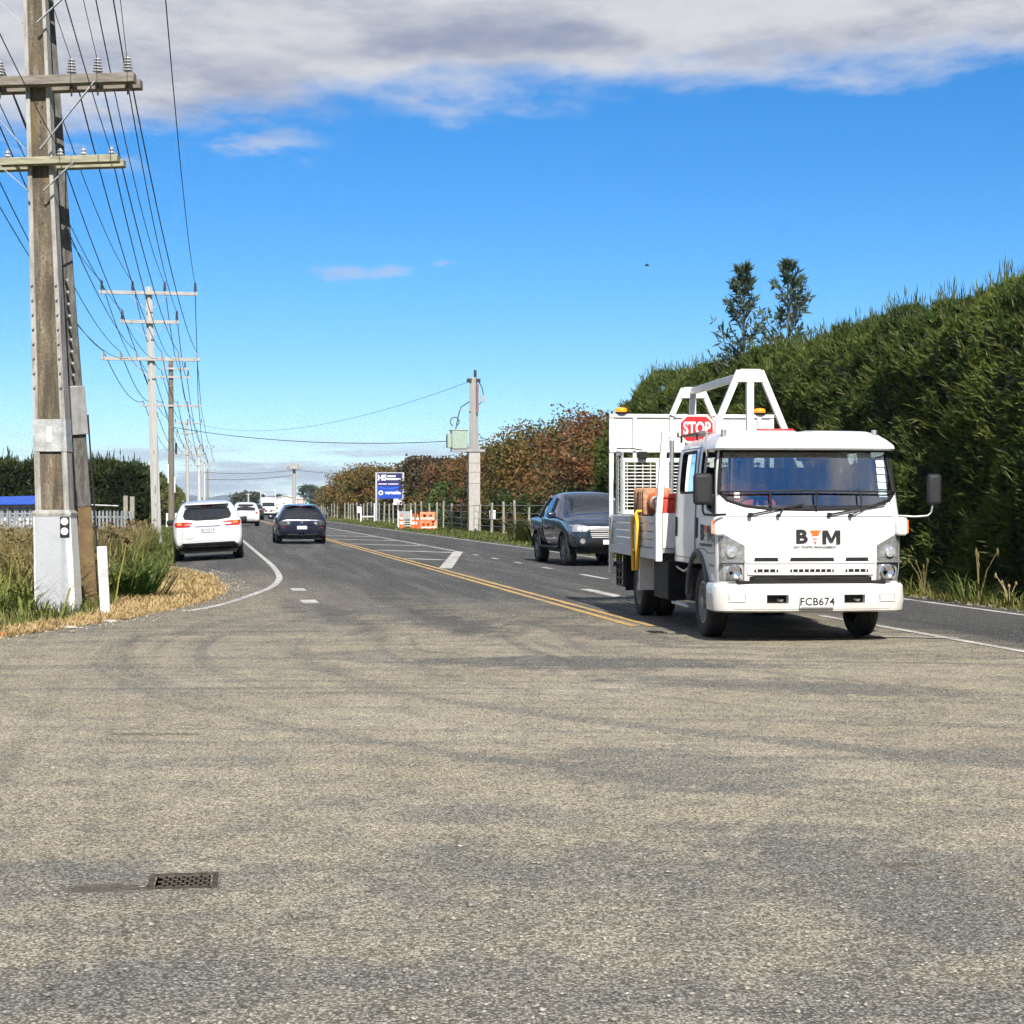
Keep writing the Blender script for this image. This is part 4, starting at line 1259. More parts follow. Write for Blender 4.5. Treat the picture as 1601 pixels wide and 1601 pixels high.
def make_truck_load():
    # STOP sign behind the cab roof
    t = on_truck('stop_sign', 'red eight-sided STOP sign standing behind the truck cab roof', 'road sign', -0.69, 2.62, 2.37)
    def octa(w_, h_, c):
        return [(-w_, -h_ + c), (-w_ + c, -h_), (w_ - c, -h_), (w_, -h_ + c), (w_, h_ - c), (w_ - c, h_), (-w_ + c, h_), (-w_, h_ - c)]
    MB().prism(octa(0.215, 0.165, 0.085), 0.0, 0.010, 'y').build('border', WHITE_M, t)
    MB().prism(octa(0.195, 0.147, 0.078), -0.004, -0.0005, 'y').build('face', mat('sign_red', (0.62, 0.012, 0.018), 0.35, var=0.06, coat=0.3), t)
    text('lettering', 'STOP', 0.205, WHITE_M, t, face_M((0, -0.0062, 0.0), (1, 0, 0), (0, 0, 1)) @ Matrix.Diagonal((0.68, 1, 1, 1)), bold=0.006)
    MB().prism(octa(0.215, 0.165, 0.085), 0.024, 0.034, 'y').build('second_plate', mat('sign_back', (0.45, 0.06, 0.05), 0.5), t).location = (0.02, 0, 0.004)
    MB().tube([(0, 0.02, -0.16), (0, 0.02, -1.40)], 0.016, 8).build('handle', STEEL, t)
    # red lamp bar glimpsed above the cab roof
    t = on_truck('red_light_bar', 'low red bar seen over the top of the white cab roof', 'light bar', 0.10, 2.74, 2.335)
    MB().box(-0.02, 0.42, -0.05, 0.05, 0.0, 0.045).build('bar_body', RED, t, bevel=0.012)
    # red container behind the cab
    t = on_truck('red_crate', 'red plastic crate on the truck tray just behind the cab', 'crate', -0.86, 2.98, 0.935)
    MB().box(-0.20, 0.20, -0.16, 0.16, 0.0, 0.60).build('crate_body', mat('red_crate_plastic', (0.62, 0.05, 0.03), 0.5, var=0.1), t, bevel=0.02)
    MB().box(-0.215, 0.215, -0.175, 0.175, 0.60, 0.66).build('lid', mat('red_lid', (0.66, 0.10, 0.05), 0.45), t, bevel=0.02)
    MB().box(-0.215, -0.205, -0.12, 0.12, 0.36, 0.46).build('paper_tag', WHITE_M, t)
    # cones stacked lying down along the tray
    CB = mat('dirty_cone_base', (0.40, 0.22, 0.13), 0.7, var=0.4, nscale=20)
    CO = mat('dirty_orange_cone', (0.52, 0.12, 0.035), 0.6, var=0.35, nscale=12)
    CW = mat('dirty_cone_band', (0.62, 0.60, 0.56), 0.5, var=0.2, nscale=15)
    def cone(name, label, loc, rot, group):
        c = thing(name, label, 'traffic cone', loc, 0, group, rot=rot)
        b_ = MB().box(-0.18, 0.18, -0.18, 0.18, 0, 0.035).build('base', CB, c, bevel=0.012)
        MB().lathe([(0.135, 0.036), (0.11, 0.18), (0.100, 0.25)], 16, close=False).build('shell', CO, c, smooth=50, fix=False)
        MB().lathe([(0.102, 0.25), (0.082, 0.38)], 16, close=False).build('band', CW, c, smooth=50, fix=False)
        MB().lathe([(0.080, 0.38), (0.065, 0.48)], 16, close=False).build('shell', CO, c, smooth=50, fix=False)
        MB().lathe([(0.067, 0.48), (0.050, 0.58)], 16, close=False).build('band', CW, c, smooth=50, fix=False)
        MB().lathe([(0.050, 0.58), (0.030, 0.70), (0.001, 0.70)], 16, close=False).build('tip', CO, c, smooth=50, fix=False)
        return c
    first = None
    for j, (lx, lz) in enumerate(((-0.93, 1.12), (-0.93, 1.49), (-0.55, 1.12))):
        for k in range(8):
            y = 3.95 + k * 0.075 + (0.05 if j == 1 else 0)
            p = TM @ Vector((lx + 0.012 * math.sin(k * 5 + j), y, lz + 0.010 * math.cos(k * 7 + j)))
            rot = (R(90) + 0.04 * math.sin(k * 3), 0, TYAW + 0.03 * math.cos(k * 4))
            if first is None:
                first = cone('traffic_cone', 'dirty orange and white cone nested in the stacks lying on the truck tray', p, rot, 'cones nested on the truck tray')
            else:
                c = copy_tree(first); c.location = p; c.rotation_euler = rot
    # yellow sign stand hooked over the dropside
    t = on_truck('sign_stand', 'yellow steel sign stand hooked over the side boards of the truck tray', 'sign stand', -1.19, 4.05, 0.62)
    m = MB()
    m.tube([(0, -0.16, 0.02), (0, -0.20, 0.60), (0, -0.12, 0.70), (0, 0.10, 0.70), (0, 0.18, 0.60), (0, 0.10, 0.0)], 0.026, 8)
    m.build('loop', YELLOW, t, smooth=50)
    MB().tube([(0, -0.185, 0.28), (0, 0.15, 0.26)], 0.022, 8).build('cross_bar', YELLOW, t, smooth=50)
    MB().box(-0.012, 0.012, -0.14, -0.02, 0.30, 0.58).build('reflector', WHITE_M, t)
    MB().tube([(0, 0.0, 0.70), (0.03, 0.0, 0.76), (0.10, 0.0, 0.76), (0.12, 0.0, 0.70)], 0.02, 8).build('hook', YELLOW, t, smooth=50)
    t = on_truck('yellow_case', 'small yellow case resting on the rear of the truck tray load', 'case', -1.0, 4.42, 0.936)
    MB().box(-0.10, 0.10, -0.16, 0.16, 0.0, 0.47).build('case_body', YELLOW, t, bevel=0.02)
    MB().box(-0.104, 0.104, -0.05, 0.03, 0.475, 0.50).build('latch', BLACKP, t)


make_truck_load()


# =================================================================== THE DRIVER
def skin_body(name, joints, edges, mt, parent, root=0, sub=1):
    me = bpy.data.meshes.new(name)
    me.from_pydata([j[0] for j in joints], edges, [])
    o = link_mesh(name, me, mt, parent)
    sk = o.modifiers.new('skin', 'SKIN'); sk.use_smooth_shade = True
    for i, j in enumerate(joints):
        r = j[1] if isinstance(j[1], tuple) else (j[1], j[1])
        me.skin_vertices[0].data[i].radius = r
        me.skin_vertices[0].data[i].use_root = (i == root)
    sb = o.modifiers.new('sub', 'SUBSURF'); sb.levels = sub; sb.render_levels = sub
    m2 = eval_mesh(o)
    o.modifiers.clear(); o.data = m2
    m2.materials.clear(); m2.materials.append(mt); m2.shade_smooth()
    return o


def make_driver():
    p = TM @ Vector((-0.52, 0.86, 1.225))
    t = thing('person', 'driver in orange high-visibility top seated at the wheel of the flatbed truck', 'person', p, TYAW)
    # x across, y rearwards, z up from the seat cushion
    J = [((0, 0, 0.08), 0.13), ((0, 0.05, 0.26), (0.15, 0.11)), ((0, 0.05, 0.40), (0.17, 0.11)), ((0, 0.03, 0.50), 0.06), ((0, 0.0, 0.56), 0.055), ((0, -0.02, 0.64), (0.075, 0.09)), ((0, -0.02, 0.72), (0.070, 0.085)),
         ((-0.20, 0.04, 0.41), 0.062), ((-0.29, -0.06, 0.20), 0.048), ((-0.20, -0.26, 0.22), 0.038), ((-0.18, -0.32, 0.24), 0.036),
         ((0.20, 0.04, 0.41), 0.062), ((0.29, -0.06, 0.20), 0.048), ((0.20, -0.26, 0.22), 0.038), ((0.18, -0.32, 0.24), 0.036),
         ((-0.10, 0, 0.08), 0.095), ((-0.14, -0.40, 0.07), 0.070), ((-0.14, -0.45, -0.18), 0.052), ((0.10, 0, 0.08), 0.095), ((0.14, -0.40, 0.07), 0.070), ((0.14, -0.45, -0.18), 0.052)]
    E = [(0, 1), (1, 2), (2, 3), (3, 4), (4, 5), (5, 6), (2, 7), (7, 8), (8, 9), (9, 10), (2, 11), (11, 12), (12, 13), (13, 14), (0, 15), (15, 16), (16, 17), (0, 18), (18, 19), (19, 20)]
    body = skin_body('body', J, E, SKIN, t, 0, 2)
    # fingers closed round the rim of the wheel, nose and ears joined to the body mesh
    ex = MB()
    for sx in (-1, 1):
        for k in range(4):
            bx = sx * (0.165 + 0.02 * (k - 1.5)); 
            ex.tube([(bx, -0.33, 0.245), (bx, -0.365 - 0.004 * (k % 2), 0.235), (bx, -0.375, 0.21), (bx, -0.355, 0.20)], [0.010, 0.0095, 0.009, 0.007], 6)
        ex.tube([(sx * 0.145, -0.30, 0.25), (sx * 0.115, -0.33, 0.25), (sx * 0.108, -0.355, 0.235)], [0.012, 0.010, 0.008], 6)
        ex.tube([(sx * 0.078, 0.0, 0.70), (sx * 0.092, 0.012, 0.68), (sx * 0.080, 0.0, 0.65)], [0.008, 0.014, 0.008], 6)
    ex.tube([(0, -0.10, 0.705), (0, -0.128, 0.675), (0, -0.105, 0.66)], [0.009, 0.016, 0.010], 6)
    fm = ex.mesh()
    bm = bmesh.new(); bm.from_mesh(body.data); bm.from_mesh(fm); bm.to_mesh(body.data); bm.free(); body.data.shade_smooth()
    HV = mat('orange_hi_vis', (0.85, 0.16, 0.02), 0.7, var=0.12)
    JK = [(j[0], (j[1][0] + 0.018, j[1][1] + 0.018) if isinstance(j[1], tuple) else j[1] + 0.016) for j in J]
    ids = [0, 1, 2, 7, 8, 9, 11, 12, 13]
    mp = {a: i for i, a in enumerate(ids)}
    skin_body('jacket', [JK[a] for a in ids], [(mp[a], mp[b]) for a, b in E if a in mp and b in mp], HV, t, 0, 2)
    ids = [0, 15, 16, 17, 18, 19, 20]; mp = {a: i for i, a in enumerate(ids)}
    skin_body('trousers', [JK[a] for a in ids], [(mp[a], mp[b]) for a, b in E if a in mp and b in mp], mat('navy_cloth', (0.02, 0.025, 0.05), 0.9), t, 0, 2)
    cp = MB().lathe([(0.094, 0.715), (0.098, 0.745), (0.080, 0.80), (0.04, 0.822), (0.001, 0.826)], 20, Matrix.Translation((0, -0.012, 0)), close=False)
    cp.prism([(-0.07, -0.09), (0.07, -0.09), (0.055, -0.185), (-0.055, -0.185)], 0.715, 0.728, 'z')
    cp.build('cap', mat('grey_cap', (0.34, 0.35, 0.36), 0.8), t, smooth=60)
    hr = MB().lathe([(0.088, 0.62), (0.094, 0.66), (0.095, 0.716)], 20, Matrix.Translation((0, 0.004, 0)), close=False)
    hr = boolean_cut(hr.mesh(), []) if False else hr.mesh()
    bm = bmesh.new(); bm.from_mesh(hr); bmesh.ops.delete(bm, geom=[v for v in bm.verts if v.co.y < -0.02], context='VERTS'); bm.to_mesh(hr); bm.free()
    link_mesh('hair', hr, mat('dark_hair', (0.02, 0.014, 0.01), 0.8), t, smooth=60)
    ey = MB()
    for sx in (-1, 1): ey.lathe([(0.001, -0.01), (0.010, -0.004), (0.010, 0.004), (0.001, 0.01)], 8, Matrix.Translation((sx * 0.030, -0.098, 0.690)), close=False)
    ey.build('eyes', INK, t)


make_driver()

# =================================================================== OTHER VEHICLES (front at +y, rear at -y, wheels on z = 0)
def car_ring(y, zb, ws, wm, zm, wb, zbelt, wt_, zt):
    zbelt = min(zbelt, zt - 0.035); zm = min(zm, zbelt - 0.05)
    half = [(0, zb), (ws * 0.55, zb), (ws * 0.93, zb + 0.01), (ws, zb + 0.07), (wm, zm), (wb, zbelt), (wb * 0.985 + wt_ * 0.015, zbelt + min(0.03, (zt - zbelt) * 0.4)), (wt_, zt - min(0.06, (zt - zbelt) * 0.35)), (wt_ * 0.90, zt - min(0.015, (zt - zbelt) * 0.1)), (wt_ * 0.5, zt + 0.008), (0, zt + 0.012)]
    ring = [(x, y, z) for x, z in half] + [(-x, y, z) for x, z in half[-2:0:-1]]
    return ring


def car_body(stations, wheels, wr, arch_in, sub=2):
    me = loft([car_ring(*s) for s in stations]).mesh()
    o = link_mesh('tmp', me, None)
    sb = o.modifiers.new('sub', 'SUBSURF'); sb.levels = sub; sb.render_levels = sub
    solid = eval_mesh(o); drop(o)
    bv = bvh_of(solid)
    cuts = []
    for y in wheels:
        for sx in (-1, 1):
            cuts.append(MB().cyl((sx * arch_in, y, wr), (sx * 1.4, y, wr), wr + 0.06, n=28).mesh())
    return boolean_cut(solid, cuts), bv


def side_mirror(t, x, y, z, paint, sx, w_=0.11, h_=0.085):
    m = MB().box(*sorted((sx * (x + 0.04), sx * (x + 0.04 + 2 * w_))), y - 0.06, y + 0.05, z - h_, z + h_).build('mirror', paint, t, bevel=0.05, seg=3)
    MB().box(*sorted((sx * (x - 0.06), sx * (x + 0.08))), y - 0.03, y + 0.03, z - h_, z - h_ + 0.04).build('mirror_stalk', BLACKP, m)
    return m


def make_suv():
    X = -8.14; Y = 48.2 + 2.42
    x, y = X - 2.42 * RS, Y
    zc_ = gz(x, y)
    roll = math.atan2(gz(x + 0.8 * RC, y) - gz(x - 0.8 * RC, y), 1.6)
    T = thing('white_suv', 'white sport utility vehicle parked on the left shoulder, seen from behind', 'car', (x, y, zc_), rot=(0, -roll, ROAD))
    T.scale = (0.98, 1.0, 0.945)
    P = mat('pearl_white_paint', (0.60, 0.61, 0.63), 0.3, var=0.03, coat=1.0)
    st = [(-2.42, 0.50, 0.78, 0.82, 0.70, 0.80, 0.90, 0.70, 1.00), (-2.38, 0.42, 0.86, 0.91, 0.72, 0.88, 0.98, 0.78, 1.08), (-2.28, 0.38, 0.90, 0.95, 0.74, 0.92, 1.06, 0.80, 1.30), (-2.12, 0.34, 0.91, 0.96, 0.74, 0.93, 1.10, 0.76, 1.56), (-1.95, 0.30, 0.91, 0.96, 0.74, 0.935, 1.10, 0.72, 1.66),
          (-1.5, 0.28, 0.90, 0.96, 0.74, 0.93, 1.09, 0.70, 1.71), (-0.5, 0.26, 0.90, 0.955, 0.74, 0.93, 1.08, 0.69, 1.72), (0.3, 0.26, 0.90, 0.955, 0.74, 0.93, 1.07, 0.68, 1.69), (0.75, 0.26, 0.90, 0.955, 0.74, 0.92, 1.06, 0.68, 1.55), (1.25, 0.27, 0.90, 0.95, 0.72, 0.90, 1.02, 0.74, 1.17), (1.9, 0.30, 0.88, 0.94, 0.70, 0.86, 0.95, 0.70, 1.07), (2.30, 0.34, 0.80, 0.86, 0.65, 0.78, 0.84, 0.62, 0.92), (2.42, 0.42, 0.60, 0.68, 0.60, 0.62, 0.70, 0.50, 0.76)]
    me, bv = car_body(st, (-1.40, 1.40), 0.37, 0.62)
    body = link_mesh('body', me, P, T, smooth=40)
    for sx in (-1, 1):
        for yy in (-1.40, 1.40): wheel(T, sx * 0.83, yy, 0.37, 0.235, sx, 0.24, 5)
    # tailgate details
    rg = patch(bv, [(1.155, -0.30, 0.30), (1.20, -0.62, 0.62), (1.30, -0.66, 0.66), (1.47, -0.60, 0.60), (1.53, -0.52, 0.52)], 'y', -1, 0.008, 14, 3, 0.02).build('rear_window', DARKGL, T, smooth=50)
    MB().tube([(-0.10, -2.33, 1.24), (0.28, -2.33, 1.22)], 0.010, 6).build('rear_wiper', BLACKP, rg)
    patch(bv, [(1.545, -0.15, 0.15), (1.585, -0.15, 0.15)], 'y', -1, 0.012, 6, 1, 0.02).build('high_brake_light', TAILR, T)
    sp = MB().box(-0.60, 0.60, -2.24, -1.95, 1.60, 1.635).build('spoiler', P, T, bevel=0.015)
    for sx in (-1, 1):
        def row(z, a, b): return (z, min(sx * a, sx * b), max(sx * a, sx * b))
        tl = patch(bv, [row(0.985, 0.50, 0.86), row(1.04, 0.43, 0.90), row(1.10, 0.40, 0.90), row(1.125, 0.55, 0.885)], 'y', -1, 0.014, 8, 2, 0.03).build('tail_light', TAILR, T, smooth=50)
        patch(bv, [row(1.05, 0.70, 0.82), row(1.105, 0.70, 0.82)], 'y', -1, 0.020, 4, 1, 0.01).build('indicator', AMBERL, tl)
        side_mirror(T, 0.90, 0.85, 1.10, BLACKP, sx)
        patch(bv, [(1.12, -1.9, 0.55), (1.28, -1.95, 0.50), (1.48, -1.85, 0.30), (1.54, -1.7, 0.15)], 'x', sx, 0.004, 14, 2, 0.01).build('side_window', DARKGL, T, smooth=50)
        MB().bar((sx * 0.64, -1.5, 1.735), (sx * 0.64, 0.3, 1.72), 0.04, 0.03).build('roof_rail', STEEL, T)
    patch(bv, [(0.975, -0.34, 0.34), (1.0, -0.34, 0.34)], 'y', -1, 0.012, 6, 1, 0.02).build('chrome_strip', CHROME, T)
    number_plate(T, (0, -2.437, 0.875), (1, 0, 0), (0, 0, 1), 0.37, 0.125, 'BLH219', 0.105)
    MB().box(-0.80, 0.80, -2.22, -2.0, 0.24, 0.44).build('rear_valance', BLACKP, T, bevel=0.03)
    lb = patch(bv, [(0.34, -0.88, 0.88), (0.42, -0.80, 0.80), (0.525, -0.70, 0.70)], 'y', -1, 0.014, 14, 2, 0.03).build('lower_bumper', BLACKP, T, smooth=50)
    patch(bv, [(0.405, -0.66, 0.66), (0.42, -0.66, 0.66)], 'y', -1, 0.022, 10, 1, 0.008).build('bumper_trim', mat('satin_grey', (0.25, 0.25, 0.26), 0.4, 0.4), lb)
    patch(bv, [(0.565, -0.62, 0.62), (0.572, -0.62, 0.62)], 'y', -1, 0.002, 10, 1, 0.004).build('tailgate_seam', mat('shut_line', (0.2, 0.2, 0.2), 0.6), T)
    patch(bv, [(0.645, -0.60, -0.40), (0.658, -0.60, -0.40)], 'y', -1, 0.006, 4, 1, 0.006).build('badge', CHROME, T)
    MB().tube([(-0.035, -2.40, 1.06), (0.035, -2.40, 1.06)], 0.02, 8).build('emblem', CHROME, T)
    MB().box(-0.75, 0.75, -2.2, 2.1, 0.22, 0.36).build('underbody', BLACKM, T)


def make_wagon():
    x0, y0 = RP(3.72, 0).x, 0
    rear = Vector(((472.5 - 800.5) * 65.6 / 2800, 65.6, 0))
    c = rear + Vector((-RS, RC, 0)) * 2.38
    T = thing('dark_station_wagon', 'dark navy station wagon driving away in the left lane', 'car', c, ROAD)
    P = mat('midnight_blue_paint', (0.010, 0.014, 0.034), 0.22, 0.3, var=0.1, coat=1.0)
    st = [(-2.38, 0.46, 0.76, 0.80, 0.62, 0.78, 0.76, 0.68, 0.84), (-2.33, 0.36, 0.84, 0.88, 0.62, 0.86, 0.84, 0.76, 0.93), (-2.20, 0.30, 0.87, 0.915, 0.62, 0.89, 0.90, 0.74, 1.10), (-2.02, 0.26, 0.88, 0.92, 0.62, 0.895, 0.93, 0.68, 1.30), (-1.85, 0.24, 0.88, 0.92, 0.62, 0.895, 0.94, 0.64, 1.40), (-1.3, 0.22, 0.88, 0.92, 0.62, 0.895, 0.94, 0.63, 1.455), (-0.4, 0.21, 0.88, 0.92, 0.62, 0.895, 0.93, 0.62, 1.475), (0.3, 0.21, 0.88, 0.92, 0.62, 0.89, 0.92, 0.60, 1.44), (1.15, 0.21, 0.88, 0.91, 0.60, 0.86, 0.90, 0.70, 1.02), (1.9, 0.24, 0.85, 0.90, 0.56, 0.82, 0.80, 0.66, 0.90), (2.28, 0.28, 0.76, 0.82, 0.52, 0.72, 0.68, 0.58, 0.75), (2.40, 0.34, 0.55, 0.62, 0.48, 0.55, 0.58, 0.45, 0.62)]
    me, bv = car_body(st, (-1.40, 1.38), 0.335, 0.60)
    link_mesh('body', me, P, T, smooth=40)
    for sx in (-1, 1):
        for yy in (-1.40, 1.38): wheel(T, sx * 0.80, yy, 0.335, 0.22, sx, 0.225, 5)
    rg = patch(bv, [(0.90, -0.62, 0.62), (0.96, -0.66, 0.66), (1.15, -0.60, 0.60), (1.30, -0.53, 0.53), (1.325, -0.48, 0.48)], 'y', -1, 0.008, 14, 3, 0.02).build('rear_window', DARKGL, T, smooth=50)
    patch(bv, [(1.345, -0.12, 0.12), (1.37, -0.12, 0.12)], 'y', -1, 0.012, 4, 1, 0.02).build('high_brake_light', TAILR, T)
    MB().box(-0.56, 0.56, -2.02, -1.78, 1.395, 1.42).build('spoiler', P, T, bevel=0.012)
    for sx in (-1, 1):
        def row(z, a, b): return (z, min(sx * a, sx * b), max(sx * a, sx * b))
        tl = patch(bv, [row(0.68, 0.54, 0.80), row(0.75, 0.42, 0.83), row(0.815, 0.40, 0.835), row(0.835, 0.55, 0.83)], 'y', -1, 0.012, 8, 2, 0.03).build('tail_light', mat('smoked_tail_lens', (0.10, 0.09, 0.095), 0.12, 0.5, var=0.5, nscale=20, coat=1.0), T, smooth=50)
        for q in (0.50, 0.66):
            MB().lathe([(0.045, 0), (0.045, 0.02), (0.001, 0.022)], 14, Matrix.Translation((sx * q, -2.37 if q < 0.6 else -2.355, 0.772)) @ Matrix.Rotation(R(90), 4, 'X')).build('lamp', LENSC, tl, smooth=50)
        side_mirror(T, 0.86, 0.75, 0.97, P, sx)
        patch(bv, [(0.97, -1.9, 0.75), (1.10, -1.95, 0.65), (1.25, -1.85, 0.42), (1.33, -1.7, 0.22)], 'x', sx, 0.004, 14, 2, 0.01).build('side_window', DARKGL, T, smooth=50)
        MB().bar((sx * 0.58, -1.5, 1.485), (sx * 0.58, 0.2, 1.485), 0.04, 0.03).build('roof_rail', BLACKP, T)
        patch(bv, [row(0.335, 0.10, 0.52), row(0.375, 0.10, 0.52)], 'y', -1, 0.012, 6, 1, 0.01).build('bumper_strip', mat('satin_silver', (0.42, 0.42, 0.43), 0.4, 0.5), T)
        patch(bv, [row(0.60, 0.62, 0.76), row(0.615, 0.62, 0.76)], 'y', -1, 0.010, 3, 1, 0.006).build('bumper_reflector', TAILR, T)
    patch(bv, [(0.485, -0.68, 0.68), (0.505, -0.70, 0.70)], 'y', -1, 0.014, 12, 1, 0.02).build('bumper_crease', P, T)
    patch(bv, [(0.845, -0.30, 0.30), (0.852, -0.30, 0.30)], 'y', -1, 0.008, 6, 1, 0.008).build('chrome_strip', mat('dark_chrome', (0.10, 0.10, 0.13), 0.3, 0.5), T)
    MB().lathe([(0.05, 0), (0.05, 0.012), (0.03, 0.016), (0.001, 0.012)], 16, Matrix.Translation((0, -2.36, 0.79)) @ Matrix.Rotation(R(90), 4, 'X')).build('emblem', CHROME, T)
    pl = number_plate(T, (0, -2.402, 0.605), (1, 0, 0), (0, 0, 1), 0.36, 0.125, '', 0.1)
    for k in range(5): MB().box(-0.12 + k * 0.055, -0.09 + k * 0.055, -2.404, -2.4025, 0.58, 0.63).build('plate_mark', mat('faint_ink', (0.42, 0.40, 0.46), 0.6), pl)
    MB().cyl((-0.02, -2.46, 0.33), (-0.02, -2.30, 0.33), 0.03, n=10).build('tow_ball', BLACKM, T)
    MB().box(-0.70, 0.70, -2.1, 2.0, 0.17, 0.30).build('underbody', BLACKM, T)


def make_ute():
    # right-hand wheels measured on the road: front (1.31, 42.6), rear (0.72, 45.7)
    fr = Vector((1.34, 42.75, 0)); rr = Vector((0.76, 45.75, 0))
    hd = (fr - rr).normalized()          # heading towards the camera
    ang = math.atan2(hd.y, hd.x) - R(90)
    left = Vector((-hd.y, hd.x, 0))
    mid = (fr + rr) / 2 + left * 0.80
    T = thing('dark_pickup', 'dark blue-grey double-cab pickup truck coming up behind the white flatbed truck', 'pickup truck', mid, ang)
    P = mat('blue_grey_paint', (0.030, 0.048, 0.078), 0.25, 0.5, var=0.1, coat=1.0)
    # cab and bonnet
    st = [(-0.92, 0.42, 0.84, 0.92, 0.85, 0.905, 1.12, 0.70, 1.62), (-0.84, 0.40, 0.86, 0.93, 0.85, 0.91, 1.13, 0.68, 1.72), (-0.4, 0.38, 0.87, 0.935, 0.85, 0.91, 1.12, 0.66, 1.775), (0.3, 0.38, 0.87, 0.935, 0.85, 0.91, 1.11, 0.65, 1.76), (0.62, 0.38, 0.87, 0.935, 0.85, 0.91, 1.10, 0.66, 1.66), (1.18, 0.38, 0.87, 0.93, 0.84, 0.90, 1.09, 0.76, 1.24), (1.7, 0.40, 0.88, 0.935, 0.82, 0.89, 1.04, 0.74, 1.17), (2.15, 0.42, 0.87, 0.92, 0.78, 0.84, 0.97, 0.70, 1.09), (2.38, 0.44, 0.80, 0.84, 0.74, 0.76, 0.90, 0.60, 1.0), (2.45, 0.50, 0.66, 0.70, 0.70, 0.62, 0.84, 0.50, 0.92)]
    me, bv = car_body(st, (1.53,), 0.38, 0.60)
    link_mesh('cab', me, P, T, smooth=40)
    # load bed
    bs = [(-2.62, 0.52, 0.82, 0.90, 0.85, 0.885, 1.06, 0.84, 1.12), (-2.55, 0.46, 0.86, 0.93, 0.85, 0.90, 1.08, 0.86, 1.14), (-1.7, 0.44, 0.87, 0.94, 0.85, 0.905, 1.08, 0.86, 1.15), (-1.02, 0.44, 0.87, 0.935, 0.85, 0.90, 1.08, 0.86, 1.15), (-0.95, 0.46, 0.86, 0.92, 0.85, 0.89, 1.07, 0.84, 1.14)]
    me2, bv2 = car_body(bs, (-1.53,), 0.38, 0.60)
    link_mesh('load_bed', me2, P, T, smooth=40)
    for sx in (-1, 1):
        for yy in (-1.53, 1.53): wheel(T, sx * 0.80, yy, 0.38, 0.26, sx, 0.245, 6, mat('grey_alloy', (0.22, 0.225, 0.23), 0.4, 0.6))
        for yy, b_ in ((1.53, bv), (-1.53, bv2)):
            pts = [(sx * 0.935, yy + 0.455 * math.cos(R(a)), 0.38 + 0.455 * math.sin(R(a))) for a in range(0, 181, 12)]
            MB().tube(pts, 0.028, 8).build('arch_flare', BLACKP, T, smooth=50)
        sw = patch(bv, [(1.15, -0.80, 0.86), (1.30, -0.78, 0.72), (1.52, -0.66, 0.44), (1.60, -0.52, 0.26)], 'x', sx, 0.004, 14, 2, 0.01).build('side_window', DARKGL, T, smooth=50)
        MB().bar((sx * 0.93, 0.06, 1.14), (sx * 0.72, 0.0, 1.62), 0.07, 0.03).build('window_pillar', BLACKP, sw)
        side_mirror(T, 0.90, 0.82, 1.20, P, sx, 0.11, 0.08)
        MB().bar((sx * 0.95, -0.85, 0.42), (sx * 0.95, 0.98, 0.42), 0.14, 0.05).build('side_step', BLACKP, T, bevel=0.015)
        for yy in (-0.55, 0.42):
            patch(bv, [(0.985, yy - 0.11, yy + 0.11), (1.02, yy - 0.11, yy + 0.11)], 'x', sx, 0.02, 4, 1, 0.02).build('door_handle', P, T, smooth=50)
        for yy in (-0.86, 0.05, 0.98):
            patch(bv, [(0.50, yy - 0.004, yy + 0.004), (1.08, yy - 0.004, yy + 0.004)], 'x', sx, 0.0015, 1, 6, 0.003).build('door_gap', BLACKP, T)
        patch(bv, [(0.62, 0.35, 0.62), (0.68, 0.35, 0.62)], 'x', sx, 0.006, 4, 1, 0.006).build('badge', CHROME, T)
        # sports bar sloping from the cab roof to the bed
        MB().tube([(sx * 0.68, -0.88, 1.66), (sx * 0.76, -1.25, 1.42), (sx * 0.82, -1.65, 1.15)], 0.04, 8).build('sports_bar', mat('satin_bar', (0.22, 0.23, 0.25), 0.3, 0.7), T, smooth=60)
        # lamps
        def row(z, a, b): return (z, min(sx * a, sx * b), max(sx * a, sx * b))
        hl = patch(bv, [row(0.82, 0.56, 0.86), row(0.86, 0.50, 0.885), row(0.94, 0.48, 0.88), row(0.985, 0.66, 0.86)], 'y', 1, 0.012, 10, 3, 0.03).build('headlight', LENSC, T, smooth=50)
        for q in (0.60, 0.72):
            h = bv.ray_cast(Vector((sx * q, 5, 0.895)), Vector((0, -1, 0)))[0]
            MB().lathe([(0.05, 0), (0.05, 0.02), (0.03, 0.03), (0.001, 0.032)], 16, Matrix.Translation(h) @ Matrix.Rotation(R(-90), 4, 'X')).build('lamp', mat('lit_daytime_lamp', (0.85, 0.83, 0.7), 0.2, emit=(1.0, 0.93, 0.6), estr=1.2), hl, smooth=50)
        h = bv.ray_cast(Vector((sx * 0.66, 5, 0.60)), Vector((0, -1, 0)))[0]
        fl = MB().lathe([(0.10, 0), (0.10, 0.02), (0.07, 0.024)], 20, Matrix.Translation(h) @ Matrix.Rotation(R(-90), 4, 'X')).build('fog_light', BLACKP, T, smooth=40)
        MB().lathe([(0.062, 0.0), (0.062, 0.032), (0.001, 0.036)], 20, Matrix.Translation(h) @ Matrix.Rotation(R(-90), 4, 'X')).build('lens', LENSC, fl, smooth=50)
    patch(bv, [(1.20, -0.72, 0.72), (1.30, -0.71, 0.71), (1.50, -0.67, 0.67), (1.63, -0.60, 0.60), (1.66, -0.54, 0.54)], 'y', 1, 0.006, 16, 3, 0.02).build('windscreen', DARKGL, T, smooth=50)
    gr = patch(bv, [(0.66, -0.46, 0.46), (0.80, -0.47, 0.47), (0.93, -0.47, 0.47)], 'y', 1, 0.006, 14, 3, 0.02).build('grille', BLACKP, T, smooth=50)
